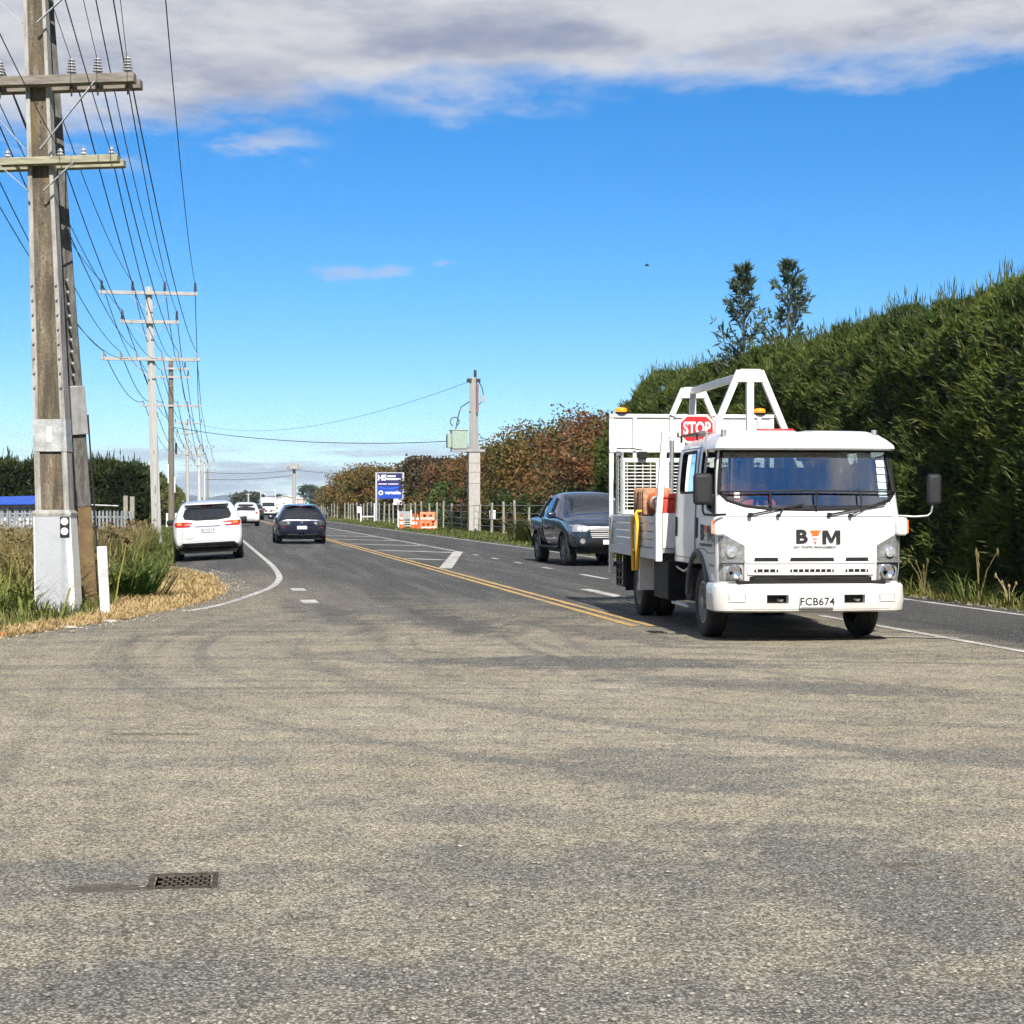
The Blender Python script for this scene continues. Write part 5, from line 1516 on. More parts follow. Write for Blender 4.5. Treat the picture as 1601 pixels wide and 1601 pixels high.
    for zz, ww in ((0.925, 0.50), (0.885, 0.48), (0.835, 0.48), (0.775, 0.47), (0.735, 0.46), (0.69, 0.44)):
        patch(bv, [(zz - 0.012, -ww, ww), (zz + 0.012, -ww, ww)], 'y', 1, 0.022, 14, 1, 0.015).build('grille_bar', mat('bright_silver_bar', (0.72, 0.73, 0.75), 0.25, 0.35, var=0.05), gr, smooth=50)
    MB().box(-0.06, 0.06, 2.455, 2.475, 0.80, 0.845).build('emblem', mat('dull_gold', (0.45, 0.33, 0.10), 0.4), gr)
    patch(bv, [(0.46, -0.80, 0.80), (0.56, -0.60, 0.60), (0.62, -0.50, 0.50)], 'y', 1, 0.012, 14, 2, 0.03).build('lower_bumper', BLACKP, T, smooth=50)
    pl = number_plate(T, (0, 2.50, 0.575), (-1, 0, 0), (0, 0, 1), 0.36, 0.115, '', 0.1)
    MB().box(-0.74, 0.74, -2.3, 2.2, 0.30, 0.50).build('underbody', BLACKM, T)
    STK = MATS['pale_blue_sticker']
    h = bv.ray_cast(Vector((-0.52, 5, 1.27)), Vector((0, -1, 0)))[0]
    patch(bv, [(1.245, -0.60, -0.48), (1.285, -0.60, -0.48)], 'y', 1, 0.009, 3, 1, 0.0).build('sticker', mat('green_sticker', (0.15, 0.5, 0.32), 0.5), T)
    patch(bv, [(1.575, -0.56, -0.50), (1.605, -0.56, -0.50)], 'y', 1, 0.009, 3, 1, 0.0).build('sticker', STK, T)
    patch(bv, [(1.06, -0.02, 0.02), (1.13, -0.10, 0.10)], 'y', 1, 0.01, 4, 1, 0.0).build('bonnet_shield', BLACKP, T)


def simple_car(name, label, rear_px, D, P, ang, h=1.55, w_=1.82, van=False, rear_view=True, group=None):
    """a far vehicle, still with body, windows, lamps, wheels and plate"""
    c = Vector(((rear_px - 800.5) * D / 2800, D, 0)) + Vector((-RS, RC, 0)) * 2.2
    T = thing(name, label, 'van' if van else 'car', c, ang, group)
    k = w_ / 1.84
    if van:
        st = [(-2.5, 0.45, 0.86 * k, 0.90 * k, 0.8, 0.90 * k, 1.0, 0.84 * k, h - 0.06), (-2.40, 0.36, 0.88 * k, 0.92 * k, 0.8, 0.92 * k, 1.1, 0.86 * k, h), (0.9, 0.34, 0.88 * k, 0.92 * k, 0.8, 0.92 * k, 1.1, 0.84 * k, h), (1.5, 0.34, 0.88 * k, 0.92 * k, 0.8, 0.90 * k, 1.08, 0.76 * k, h - 0.12), (2.1, 0.34, 0.86 * k, 0.90 * k, 0.75, 0.86 * k, 1.0, 0.72 * k, 1.15), (2.5, 0.36, 0.78 * k, 0.82 * k, 0.7, 0.76 * k, 0.85, 0.62 * k, 0.95)]
    else:
        st = [(-2.2, 0.46, 0.76 * k, 0.80 * k, 0.66, 0.78 * k, 0.82, 0.66 * k, 0.92), (-2.12, 0.34, 0.86 * k, 0.90 * k, 0.66, 0.88 * k, 0.92, 0.76 * k, 1.05), (-1.9, 0.28, 0.88 * k, 0.92 * k, 0.66, 0.90 * k, 0.98, 0.70 * k, h - 0.10), (-1.4, 0.25, 0.88 * k, 0.92 * k, 0.66, 0.90 * k, 0.98, 0.66 * k, h - 0.01), (0.1, 0.25, 0.88 * k, 0.92 * k, 0.66, 0.90 * k, 0.97, 0.64 * k, h), (0.5, 0.25, 0.88 * k, 0.92 * k, 0.66, 0.89 * k, 0.96, 0.64 * k, h - 0.12), (1.1, 0.25, 0.88 * k, 0.91 * k, 0.64, 0.86 * k, 0.93, 0.70 * k, 1.04), (1.8, 0.28, 0.84 * k, 0.88 * k, 0.60, 0.80 * k, 0.82, 0.64 * k, 0.92), (2.2, 0.34, 0.62 * k, 0.7 * k, 0.55, 0.6 * k, 0.66, 0.5 * k, 0.72)]
    me, bv = car_body(st, (-1.35, 1.35), 0.33, 0.60, sub=1 if van else 2)
    link_mesh('body', me, P, T, smooth=40)
    for sx in (-1, 1):
        for yy in (-1.35, 1.35): wheel(T, sx * 0.80 * k, yy, 0.33, 0.2, sx, 0.21, 5)
        patch(bv, [(1.02, -1.6, 0.6), (h - 0.20, -1.4, 0.3)], 'x', sx, 0.004, 8, 2, 0.01).build('side_window', DARKGL, T, smooth=50)
        side_mirror(T, 0.88 * k, 0.75, 1.0, BLACKP, sx)
    sg = -1
    if rear_view:
        patch(bv, [(1.02, -0.62, 0.62), (h - 0.22, -0.55, 0.55), (h - 0.14, -0.46, 0.46)], 'y', -1, 0.008, 10, 2, 0.02).build('rear_window', DARKGL, T, smooth=50)
        for sx in (-1, 1):
            patch(bv, [(0.84, *sorted((sx * 0.60, sx * 0.80))), (0.98, *sorted((sx * 0.62, sx * 0.82)))], 'y', -1, 0.012, 4, 1, 0.02).build('tail_light', TAILR, T)
        number_plate(T, (0, -2.24, 0.74), (1, 0, 0), (0, 0, 1), 0.36, 0.125, '', 0.1)
        patch(bv, [(0.36, -0.7, 0.7), (0.50, -0.7, 0.7)], 'y', -1, 0.012, 8, 1, 0.02).build('lower_bumper', BLACKP, T)
    else:
        z0 = 1.18
        patch(bv, [(z0, -0.72, 0.72), (h - 0.22, -0.66, 0.66)], 'y', 1, 0.008, 10, 2, 0.02).build('windscreen', DARKGL, T, smooth=50)
        patch(bv, [(0.58, -0.45, 0.45), (0.80, -0.45, 0.45)], 'y', 1, 0.01, 8, 1, 0.02).build('grille', BLACKP, T)
        for sx in (-1, 1):
            patch(bv, [(0.68, *sorted((sx * 0.50, sx * 0.76))), (0.84, *sorted((sx * 0.50, sx * 0.76)))], 'y', 1, 0.012, 4, 1, 0.02).build('headlight', LENSC, T)
        number_plate(T, (0, 2.52, 0.50), (-1, 0, 0), (0, 0, 1), 0.36, 0.125, '', 0.1)
    MB().box(-0.66, 0.66, -1.9, 1.8, 0.18, 0.36).build('underbody', BLACKM, T)
    return T


make_suv(); make_wagon(); make_ute()
simple_car('white_hatchback', 'white car far ahead in the left lane, seen beside the dark wagon', 385, 118, mat('plain_white_paint', (0.76, 0.76, 0.75), 0.3, coat=1.0), ROAD, 1.60, 1.82)
simple_car('dark_hatchback', 'small dark car farthest ahead in the left lane, beyond the white car', 398, 165, mat('charcoal_paint', (0.03, 0.03, 0.032), 0.3, coat=1.0), ROAD, 1.5, 1.8)
simple_car('white_van', 'white van coming the other way far down the road', 420, 205, mat('van_white', (0.74, 0.75, 0.76), 0.4, coat=0.6), ROAD + math.pi, 2.25, 1.95, van=True, rear_view=False)

# =================================================================== POWER POLES AND WIRES
def concrete_mat():
    m = bpy.data.materials.new('weathered_concrete'); m.use_nodes = True
    nt = m.node_tree; t = NT(nt); p = nt.nodes['Principled BSDF']
    oc = t.node('ShaderNodeTexCoord').outputs['Object']
    x, y, z = t.sep(oc)
    a = t.noise(t.vec(t.m('MULTIPLY', x, 9.0), t.m('MULTIPLY', y, 9.0), t.m('MULTIPLY', z, 1.6)), 1.0, 7, 0.65)
    b = t.noise(oc, 26.0, 5, 0.7)
    c = t.ramp(t.m('ADD', t.m('MULTIPLY', a, 0.75), t.m('MULTIPLY', b, 0.25)), [(0.30, (0.12, 0.11, 0.09)), (0.42, (0.25, 0.24, 0.215)), (0.54, (0.36, 0.355, 0.335)), (0.72, (0.46, 0.46, 0.45))])
    t._in(p.inputs['Base Color'], c); p.inputs['Roughness'].default_value = 0.9
    bp = t.node('ShaderNodeBump'); bp.inputs['Distance'].default_value = 0.01; bp.inputs['Strength'].default_value = 0.5
    t._in(bp.inputs['Height'], b); nt.links.new(bp.outputs[0], p.inputs['Normal'])
    return m


def lichen_mat():
    m = bpy.data.materials.new('lichened_concrete_web'); m.use_nodes = True
    nt = m.node_tree; t = NT(nt); p = nt.nodes['Principled BSDF']
    oc = t.node('ShaderNodeTexCoord').outputs['Object']
    x, y, z = t.sep(oc)
    a = t.noise(t.vec(t.m('MULTIPLY', x, 7.0), 0.0, t.m('MULTIPLY', z, 0.9)), 1.0, 7, 0.7, dist=0.6)
    b = t.noise(oc, 30.0, 5, 0.75)
    c = t.ramp(t.m('ADD', t.m('MULTIPLY', a, 0.65), t.m('MULTIPLY', b, 0.35)), [(0.32, (0.040, 0.034, 0.027)), (0.46, (0.085, 0.070, 0.050)), (0.55, (0.15, 0.125, 0.088)), (0.61, (0.24, 0.22, 0.18)), (0.69, (0.46, 0.45, 0.41))])
    och = t.m('MULTIPLY', t.smooth(t.noise(t.vec(t.m('MULTIPLY', x, 5.0), 2.0, t.m('MULTIPLY', z, 0.7)), 1.0, 3, 0.5), 0.56, 0.70), 0.55)
    t._in(p.inputs['Base Color'], t.mix(och, c, (0.22, 0.145, 0.05)))
    p.inputs['Roughness'].default_value = 0.95
    bp = t.node('ShaderNodeBump'); bp.inputs['Distance'].default_value = 0.012; bp.inputs['Strength'].default_value = 0.8
    t._in(bp.inputs['Height'], b); nt.links.new(bp.outputs[0], p.inputs['Normal'])
    return m


def scuffed_mat(name, c, dirt=(0.20, 0.19, 0.17)):
    m = bpy.data.materials.new(name); m.use_nodes = True
    nt = m.node_tree; t = NT(nt); p = nt.nodes['Principled BSDF']
    oc = t.node('ShaderNodeTexCoord').outputs['Object']
    x, y, z = t.sep(oc)
    a = t.noise(oc, 4.0, 6, 0.7); b = t.noise(oc, 38.0, 5, 0.7)
    scr = t.noise(t.vec(t.m('MULTIPLY', t.m('ADD', x, z), 22.0), t.m('MULTIPLY', t.m('SUBTRACT', x, z), 2.5), 0.0), 1.0, 5, 0.7)
    lowz = t.smooth(z, 0.75, 0.0)
    f = t.m('MULTIPLY', t.smooth(t.m('ADD', t.m('MULTIPLY', scr, 0.55), t.m('MULTIPLY', b, 0.45)), 0.50, 0.64), t.m('ADD', 0.25, t.m('MULTIPLY', lowz, t.smooth(a, 0.35, 0.6))))
    base = t.mix(t.smooth(a, 0.3, 0.7), tuple(q * 0.93 for q in c), tuple(min(1, q * 1.05) for q in c))
    t._in(p.inputs['Base Color'], t.mix(t.m('MULTIPLY', f, 1.2, clamp=True), base, dirt)); p.inputs['Roughness'].default_value = 0.6
    return m


CONC = concrete_mat(); LICH = lichen_mat()
WPOLE = mat('pale_concrete_pole', (0.50, 0.50, 0.485), 0.8, var=0.10, nscale=3, stretch=(6, 6, 0.7))
TIMBER = mat('weathered_timber', (0.16, 0.135, 0.105), 0.9, var=0.35, nscale=3, bump=0.3, stretch=(10, 10, 0.6))
TIMB_G = mat('grey_timber_arm', (0.20, 0.18, 0.155), 0.9, var=0.3, nscale=3, stretch=(1.2, 8, 8))
TIMB_Y = mat('lichened_timber_arm', (0.29, 0.285, 0.20), 0.9, var=0.3, nscale=3, stretch=(1.2, 8, 8))
TIMB_W = mat('pale_timber_arm', (0.38, 0.375, 0.36), 0.9, var=0.15, nscale=3, stretch=(1.2, 8, 8))
PORC = mat('dark_porcelain', (0.035, 0.025, 0.045), 0.25, var=0.15, coat=0.6)
PORC_G = mat('grey_porcelain', (0.36, 0.36, 0.38), 0.3, var=0.15, coat=0.6)
WIRE = mat('conductor', (0.02, 0.022, 0.03), 0.6)


def insulator(parent, p, h, r, mt, sheds=5, stem=0.10):
    prof = [(r * 0.35, -stem), (r * 0.35, 0.0)]
    for k in range(sheds):
        z0 = h * k / sheds; q = 1.0 - 0.35 * k / sheds
        prof += [(r * 0.55 * q, z0), (r * q, z0 + 0.10 * h / sheds), (r * 0.95 * q, z0 + 0.35 * h / sheds), (r * 0.5 * q, z0 + 0.75 * h / sheds)]
    prof += [(r * 0.4, h), (0.001, h * 1.03)]
    o = MB().lathe(prof, 12, None, close=False).build('insulator', mt, parent, smooth=40)
    o.location = p
    return o


def crossarm(T, y, z, x0, x1, wd, ht, mt, brace_x, brace_z, pairs=True, px=0.0, tilt=0.0):
    """double timber crossarm either side of the pole, with two flat braces"""
    for dy in ((-1, 1) if pairs else (-1,)):
        MB().bar((x0, y + dy * wd * 0.75, z + (x0 - px) * tilt), (x1, y + dy * wd * 0.75, z + (x1 - px) * tilt), wd * 0.7, ht).build('crossarm', mt, T, bevel=0.006)
    for sx in (-1, 1):
        if brace_x:
            MB().bar((px + sx * brace_x, y - wd * 1.2, z - ht * 0.4 + sx * brace_x * tilt), (px + sx * 0.10, y - wd * 1.2, z - brace_z), 0.045, 0.012).build('brace', STEEL, T)


def pole_at(name, label, base, rz):
    return thing(name, label, 'utility pole', base, rz)


# ---- the near concrete pole (pole one), local x across the road to the right, y along the road
P1 = Vector((-6.23, 24.65, -0.03))
L1 = -0.038     # lean: metres left per metre up


def make_pole_one():
    T = pole_at('concrete_power_pole', 'tall stained concrete power pole with white painted base in the left foreground', P1, R(-1))
    zs = [1.40, 2.2, 4.0, 6.2, 8.4, 10.9]
    def hw(z): return np.interp(z, [0, 1.4, 2.4, 6.2, 8.4, 10.9], [0.255, 0.232, 0.225, 0.172, 0.152, 0.13])
    cx = lambda z: L1 * z
    # two flanges and a recessed web
    for sx in (-1, 1):
        rows = []
        for z in zs:
            a, b = cx(z) + sx * hw(z), cx(z) + sx * hw(z) * 0.66
            d = hw(z) * 0.62
            rows.append([(a, -d, z), (b, -d, z), (b, d, z), (a, d, z), (a, -d, z)])
        MB().grid(rows).add([rows[-1][k] for k in range(4)], [(0, 1, 2, 3)]).build('flange', CONC, T, bevel=0.012)
    rows = []
    for z in zs:
        h_ = hw(z) * 0.67; d = hw(z) * 0.62 - 0.035
        rows.append([(cx(z) - h_, -d, z), (cx(z) + h_, -d, z), (cx(z) + h_, d, z), (cx(z) - h_, d, z), (cx(z) - h_, -d, z)])
    MB().grid(rows).add([rows[-1][k] for k in range(4)], [(0, 1, 2, 3)]).build('web', LICH, T)
    # pole steps along both flanges
    for k in range(8):
        for sx in (-1, 1):
            z = 3.1 + k * 0.20
            x = cx(z) + sx * hw(z) * 0.84
            MB().cyl((x, -hw(z) * 0.62 + 0.01, z), (x, -hw(z) * 0.62 - 0.035, z), 0.015, n=8).build('step_bolt', STEEL, T)
    for z, xx in ((6.55, 0.01), (6.75, 0.02), (7.0, -0.02), (5.9, 0.03), (5.6, 0.02), (5.35, 0.0), (6.95, 0.05)):
        MB().cyl((cx(z) + xx, -0.05, z), (cx(z) + xx, -hw(z) * 0.62 + 0.025, z), 0.012, n=8).build('bolt', BLACKM, T)
    # sheet-metal guard and its pale tag
    g0, g1 = 2.22, 2.66
    h0, h1 = hw(g0) + 0.006, hw(g1) + 0.006
    gd = MB()
    ring = lambda z, h_: [(cx(z) - h_, -h_ * 0.64, z), (cx(z) + h_, -h_ * 0.64, z), (cx(z) + h_, h_ * 0.64, z), (cx(z) - h_, h_ * 0.64, z), (cx(z) - h_, -h_ * 0.64, z)]
    g = gd.grid([ring(g0, h0), ring((g0 + g1) / 2, (h0 + h1) / 2), ring(g1, h1)]).build('sheet_guard', mat('dented_sheet', (0.42, 0.43, 0.43), 0.55, 0.35, var=0.2, nscale=8, bump=0.5, bscale=7), T)
    MB().box(cx(2.5) - 0.035, cx(2.5) + 0.035, -h0 * 0.66, -h0 * 0.655, 2.35, 2.56).build('tag', WHITE_M, g)
    # painted base with a chamfered collar; the grey face is framed by white edges
    BASE = scuffed_mat('scuffed_grey_paint', (0.40, 0.42, 0.45)); BW = scuffed_mat('scuffed_white_paint', (0.80, 0.80, 0.78), (0.30, 0.29, 0.26))
    ring = lambda z, a, b: [(cx(z) - a, -b, z), (cx(z) + a, -b, z), (cx(z) + a, b, z), (cx(z) - a, b, z), (cx(z) - a, -b, z)]
    b_ = MB().grid([ring(-0.05, 0.278, 0.20), ring(0.7, 0.266, 0.19), ring(1.34, 0.252, 0.18)]).build('painted_base', BW, T, bevel=0.012)
    rows = [(0.07, -0.262, 0.215), (0.7, -0.250, 0.196), (1.335, -0.236, 0.180)]
    MB().grid([[(cx(z) + a, -np.interp(z, [-0.05, 0.7, 1.34], [0.2, 0.19, 0.18]) - 0.004, z) for a in np.linspace(q0, q1, 4)] for z, q0, q1 in rows]).build('grey_panel', BASE, b_, fix=False)
    MB().grid([ring(1.335, 0.262, 0.19), ring(1.375, 0.266, 0.195), ring(1.41, 0.245, 0.165), ring(1.42, 0.22, 0.14)]).build('collar', CONC, T, bevel=0.006)
    # black plate with two round white reflectors
    rp = MB().box(0.068, 0.198, -0.208, -0.194, 1.05, 1.325).build('reflector_plate', INK, T, bevel=0.004)
    for z in (1.262, 1.128):
        MB().lathe([(0.051, 0), (0.051, 0.006), (0.001, 0.008)], 24, Matrix.Translation((0.131, -0.208, z)) @ Matrix.Rotation(R(90), 4, 'X')).build('reflector', mat('white_reflector', (0.78, 0.79, 0.80), 0.3), rp)
    # crossarms
    z = 7.27
    crossarm(T, 0, z, cx(z) - 1.40, cx(z) + 1.37, 0.26, 0.125, TIMB_G, 0.85, 0.95, px=cx(z), tilt=0.028)
    for x in (-1.25, -0.86, -0.48, 0.50, 0.86, 1.27):
        insulator(T, (cx(z) + x, -0.195, z + 0.10 + x * 0.028), 0.20, 0.072, PORC_G, 5, 0.10)
        MB().cyl((cx(z) + x, -0.195, z - 0.22 + x * 0.028), (cx(z) + x, -0.195, z), 0.012, n=8).build('pin', BLACKM, T)
    z = 6.18
    crossarm(T, 0, z, cx(z) - 1.12, cx(z) + 1.10, 0.24, 0.10, TIMB_Y, 0.52, 0.42, px=cx(z), tilt=0.030)
    for x in (-0.95, -0.42, 0.30, 0.62, 1.0):
        insulator(T, (cx(z) + x, -0.18, z + 0.075 + x * 0.03), 0.09, 0.05, PORC_G, 2, 0.05)
    for z, hl in ((9.75, 1.85), (8.75, 1.15)):
        crossarm(T, 0, z, cx(z) - hl, cx(z) + hl, 0.22, 0.12, TIMB_G, 0.8, 0.7, px=cx(z))
        for x in ((-1.75, -0.6, 0.6, 1.75) if hl > 1.5 else (-1.05, 1.05)):
            insulator(T, (cx(z) + x, -0.16, z + 0.12), 0.26, 0.07, PORC, 5, 0.08)
    # conductor clamp on the left end
    MB().cyl((cx(7.2) - 0.62, -0.22, 7.02), (cx(7.2) - 0.62, -0.22, 7.20), 0.035, n=10).build('clamp', BLACKM, T)
    # the strut pole right behind
    S = pole_at('strut_pole', 'dark weathered strut pole leaning against the near concrete power pole', Vector((-6.24, 26.3, -0.03)), 0)
    a = Vector((0, 0, 0)); b = Vector((-0.37, -1.15, 9.3))
    q = lambda f: a + (b - a) * f
    MB().tube([q(0), q(0.16)], [0.20, 0.19], 4).build('foot_section', mat('ochre_timber', (0.17, 0.115, 0.058), 0.9, var=0.3, nscale=5, bump=0.3), S, bevel=0.02).rotation_euler = (0, 0, 0)
    MB().tube([q(0.157), q(0.6), q(1.0)], [0.20, 0.165, 0.14], 4).build('shaft', mat('dark_weathered_concrete', (0.12, 0.115, 0.105), 0.9, var=0.4, nscale=6, bump=0.4, stretch=(3, 3, 0.8)), S, bevel=0.02)
    MB().tube([q(0.27) + Vector((0.02, -0.03, 0)), q(0.345) + Vector((0.02, -0.03, 0))], [0.215, 0.205], 4).build('sheet_guard', mat('dull_sheet', (0.36, 0.36, 0.36), 0.5, 0.4, var=0.15), S, bevel=0.01)
    for k in range(9):
        z = q(0.36 + k * 0.018)
        MB().cyl(z + Vector((0.06, -0.15, 0)), z + Vector((0.10, -0.24, 0)), 0.02, n=6).build('step_bolt', STEEL, S)
    MB().tube([q(0.02) + Vector((0.22, -0.05, 0)), q(0.3) + Vector((0.22, -0.05, 0))], 0.014, 6).build('earth_wire', WIRE, S)


make_pole_one()


def make_line_pole(name, label, base, h, r0, r1, mt, lean, arms, rz=ROAD, square=False, bands=True):
    """arms: (z, x0, x1, insulator xs, insulator kind, braces)"""
    T = pole_at(name, label, base, rz)
    q = lambda z: Vector((lean * z, 0, z))
    n = 4 if square else 14
    MB().tube([q(-0.1), q(h * 0.5), q(h)], [r0, (r0 + r1) / 2, r1], n).build('shaft', mt, T, smooth=None if square else 50, bevel=0.01 if square else 0)
    if bands:
        for z in (1.6, 2.05, 3.6):
            MB().box(lean * z - 0.02, lean * z + 0.02, -r0 - 0.005, -r0 + 0.03, z, z + (0.30 if z == 2.05 else 0.08)).build('tag', mat('rusty_tag', (0.25, 0.16, 0.09), 0.7), T)
    for z, x0, x1, xs, kind, br in arms:
        c = lean * z
        MB().bar((c + x0, -r1 - 0.06, z), (c + x1, -r1 - 0.06, z), 0.10, 0.13).build('crossarm', TIMB_W, T, bevel=0.008)
        for x in xs:
            if kind == 'tall':
                insulator(T, (c + x, -r1 - 0.06, z + 0.10), 0.34, 0.075, PORC, 5, 0.06)
            else:
                insulator(T, (c + x, -r1 - 0.06, z + 0.09), 0.20, 0.055, PORC_G, 3, 0.06)
        if br:
            for sx in (-1, 1):
                MB().bar((c + sx * br, -r1 - 0.05, z - 0.05), (c + sx * 0.05, -r1 - 0.05, z - br * 0.9), 0.05, 0.02).build('brace', TIMB_W, T)
    return T


A4 = (-1.75, -0.6, 0.6, 1.75)
B2 = (-1.02, 1.02)
C6 = (-1.75, -1.12, -0.52, 0.42, 1.05, 1.75)
bases = {}
def wp(xpx, D):
    x = (xpx - 800.5) * D / 2800
    return Vector((x, D, gz(x, D) - 0.03))
bases[2] = wp(246, 68.6); bases[3] = wp(268.5, 116); bases[4] = wp(294, 190); bases[5] = wp(312, 262); bases[6] = wp(320, 330); bases[7] = wp(325, 400)
make_line_pole('white_power_pole', 'white concrete power pole with three crossarms left of the parked vehicle', bases[2], 9.95, 0.19, 0.125, WPOLE, -0.032,
               [(9.70, -1.84, 1.84, A4, 'tall', 0.75), (8.60, -1.10, 1.10, B2, 'tall', 0.7), (7.18, -1.86, 1.86, C6, 'short', 0.8)], square=True)
T3 = make_line_pole('timber_power_pole', 'brown timber power pole between the white pole and the line beyond', bases[3], 11.0, 0.22, 0.15, TIMBER, -0.004,
               [(10.4, -0.45, 1.2, (0.9,), 'tall', 0), (9.85, -0.9, 1.25, (1.1,), 'tall', 0.7), (8.0, -1.95, 1.95, (-1.85, -0.9, 0.2, 0.85, 1.8), 'short', 1.6)], bands=False)
for sx in (-1, 1):
    MB().box(sx * 0.28 - 0.06, sx * 0.28 + 0.06, -0.10, 0.02, 0.02, 1.05).build('base_marker', WHITE_M, T3)
MB().box(0.22, 0.36, -0.15, 0.15, 4.9, 5.6).build('switch_box', BLACKP, T3)
MB().box(-0.24, -0.17, -0.22, -0.10, 3.0, 4.2).build('cable_cover', WHITE_M, T3); MB().box(0.17, 0.24, -0.22, -0.10, 2.4, 3.4).build('cable_cover', WHITE_M, T3)
make_line_pole('grey_power_pole', 'slim grey power pole just beyond the brown timber pole', bases[4], 10.6, 0.20, 0.13, mat('grey_concrete_pole', (0.42, 0.41, 0.39), 0.85, var=0.15), -0.01,
               [(10.2, -1.3, 1.6, (-1.2, 0.1, 1.5), 'tall', 0.7), (9.1, -1.2, 1.2, B2, 'tall', 0), (6.9, -1.8, 1.8, C6, 'short', 0.8)], bands=False)
make_line_pole('wide_arm_power_pole', 'far white power pole with wide crossarms above the parked vehicle', bases[5], 10.3, 0.30, 0.20, WPOLE, -0.01,
               [(9.75, -2.3, 2.3, (-2.2, -1.1, 0.1, 1.2, 2.2), 'tall', 1.2), (8.6, -1.3, 1.3, B2, 'tall', 0), (7.2, -2.1, 2.1, C6, 'short', 1.2)], bands=False)
make_line_pole('power_pole', 'pale pole second last of the line on the left', bases[6], 9.6, 0.25, 0.18, WPOLE, 0.0, [(9.2, -1.9, 1.9, A4, 'tall', 0), (7.4, -1.9, 1.9, C6, 'short', 0)], bands=False)
make_line_pole('power_pole', 'pale pole farthest along the line on the left', bases[7], 9.4, 0.25, 0.18, mat('far_timber', (0.25, 0.22, 0.19), 0.9), 0.0, [(9.0, -1.9, 1.9, A4, 'tall', 0), (7.2, -1.9, 1.9, C6, 'short', 0)], bands=False)


def wire(p0, p1, sag, r=0.016, n=14, label=None, group='wires of the power line on the left'):
    p0, p1 = Vector(p0), Vector(p1)
    pts = []
    for k in range(n + 1):
        f = k / n; q = p0.lerp(p1, f); q.z -= sag * 4 * f * (1 - f); pts.append(q)
    o = MB().tube(pts, r, 5, caps=False).build('overhead_wire', WIRE, fix=False)
    tag(o, label or 'dark overhead wire strung between the crossarms of the power poles on the left', 'wire', group)
    return o


def arm_pt(k, x, z, dy=-0.2, lean=0.0):
    """attachment point on pole k (world)"""
    if k == 0:      # the pole before the near one, behind the camera
        b = P1 - Vector((-RS, RC, 0)) * 46
        return b + Vector((RC * x, RS * x, z))
    if k == 1:
        c, s = math.cos(R(-1)), math.sin(R(-1)); xx = L1 * z + x
        return P1 + Vector((c * xx - s * dy, s * xx + c * dy, z))
    ln = {2: -0.032, 3: -0.004, 4: -0.01, 5: -0.01}.get(k, 0.0)
    xx = ln * z + x
    return bases[k] + Vector((RC * xx - RS * dy, RS * xx + RC * dy, z))


def make_wires():
    zt = {0: 10.0, 1: 10.13, 2: 10.12, 3: 10.25, 4: 10.6, 5: 10.15, 6: 9.6, 7: 9.4}
    zb = {0: 9.1, 1: 9.12, 2: 9.02, 3: 9.9, 4: 9.5, 5: 9.0, 6: 8.4, 7: 8.2}
    zcx = {0: 7.6, 1: 7.58, 2: 7.45, 3: 8.28, 4: 7.15, 5: 7.45, 6: 7.6, 7: 7.4}
    zl = {0: 6.4, 1: 6.32, 2: 6.6, 3: 6.4}
    C1 = (-1.25, -0.86, -0.48, 0.50, 0.86, 1.27)
    near = 'dark overhead wire crossing above the near concrete power pole'
    for i in range(4):
        for k in range(0 if i in (1, 3) else 1, 7):
            wire(arm_pt(k, A4[i], zt[k]), arm_pt(k + 1, A4[i], zt[k + 1]), 0.75 if k else 0.6, 0.005 + 0.006 * k * (k < 6))
    for i in range(2):
        for k in range(1, 6):
            wire(arm_pt(k, B2[i], zb[k]), arm_pt(k + 1, B2[i], zb[k + 1]), 0.7, 0.005 + 0.006 * k)
    for i in range(6):
        for k in range(0 if i in (0, 3, 4, 5) else 1, 4):
            a = C1[i] if k == 1 else C6[i]; b = C1[i] if k + 1 == 1 else C6[i]
            wire(arm_pt(k, a, zcx[k]), arm_pt(k + 1, b, zcx[k + 1]), 0.65, 0.005 + 0.006 * k)
    for i, x in enumerate((-0.95, 0.30, 1.0)):
        for k in (0, 1):
            wire(arm_pt(k, x, zl[k]), arm_pt(k + 1, x * (1.0 if k == 0 else 0.9), zl[k + 1] if k == 0 else 7.2), 0.8, 0.006 + 0.003 * k)
    # service lines swinging out to the right-hand transformer pole
    for i in range(2):
        pass
    right_top = Vector(((733 - 800.5) * 97 / 2800, 97, 1.47 + (788 - 597) * 97 / 2800))
    g = 'service lines crossing the road'
    wire(arm_pt(4, 0.9, 10.2), right_top, 1.6, 0.013, 20, 'upper thin line crossing the road to the top of the transformer pole', g)
    right_mid = Vector(((699 - 800.5) * 97 / 2800, 97, 1.47 + (788 - 690) * 97 / 2800))
    wire(arm_pt(3, 0.2, 6.6), right_mid, 0.45, 0.020, 20, 'thicker cable crossing the road to the transformer box', g)
    far = Vector(((460 - 800.5) * 250 / 2800, 250, 6.2))
    wire(arm_pt(5, 1.0, 6.2), far, 0.3, 0.03, 12, 'far cable crossing to the round-topped pole', g)
    wire(far, far + Vector((24, -2, -0.9)), 0.4, 0.03, 12, 'far cable running right from the round-topped pole', g)
    wire(arm_pt(5, 1.0, 5.2), far + Vector((0, 0, -0.7)), 0.3, 0.03, 12, 'lower far cable crossing to the round-topped pole', g)


make_wires()


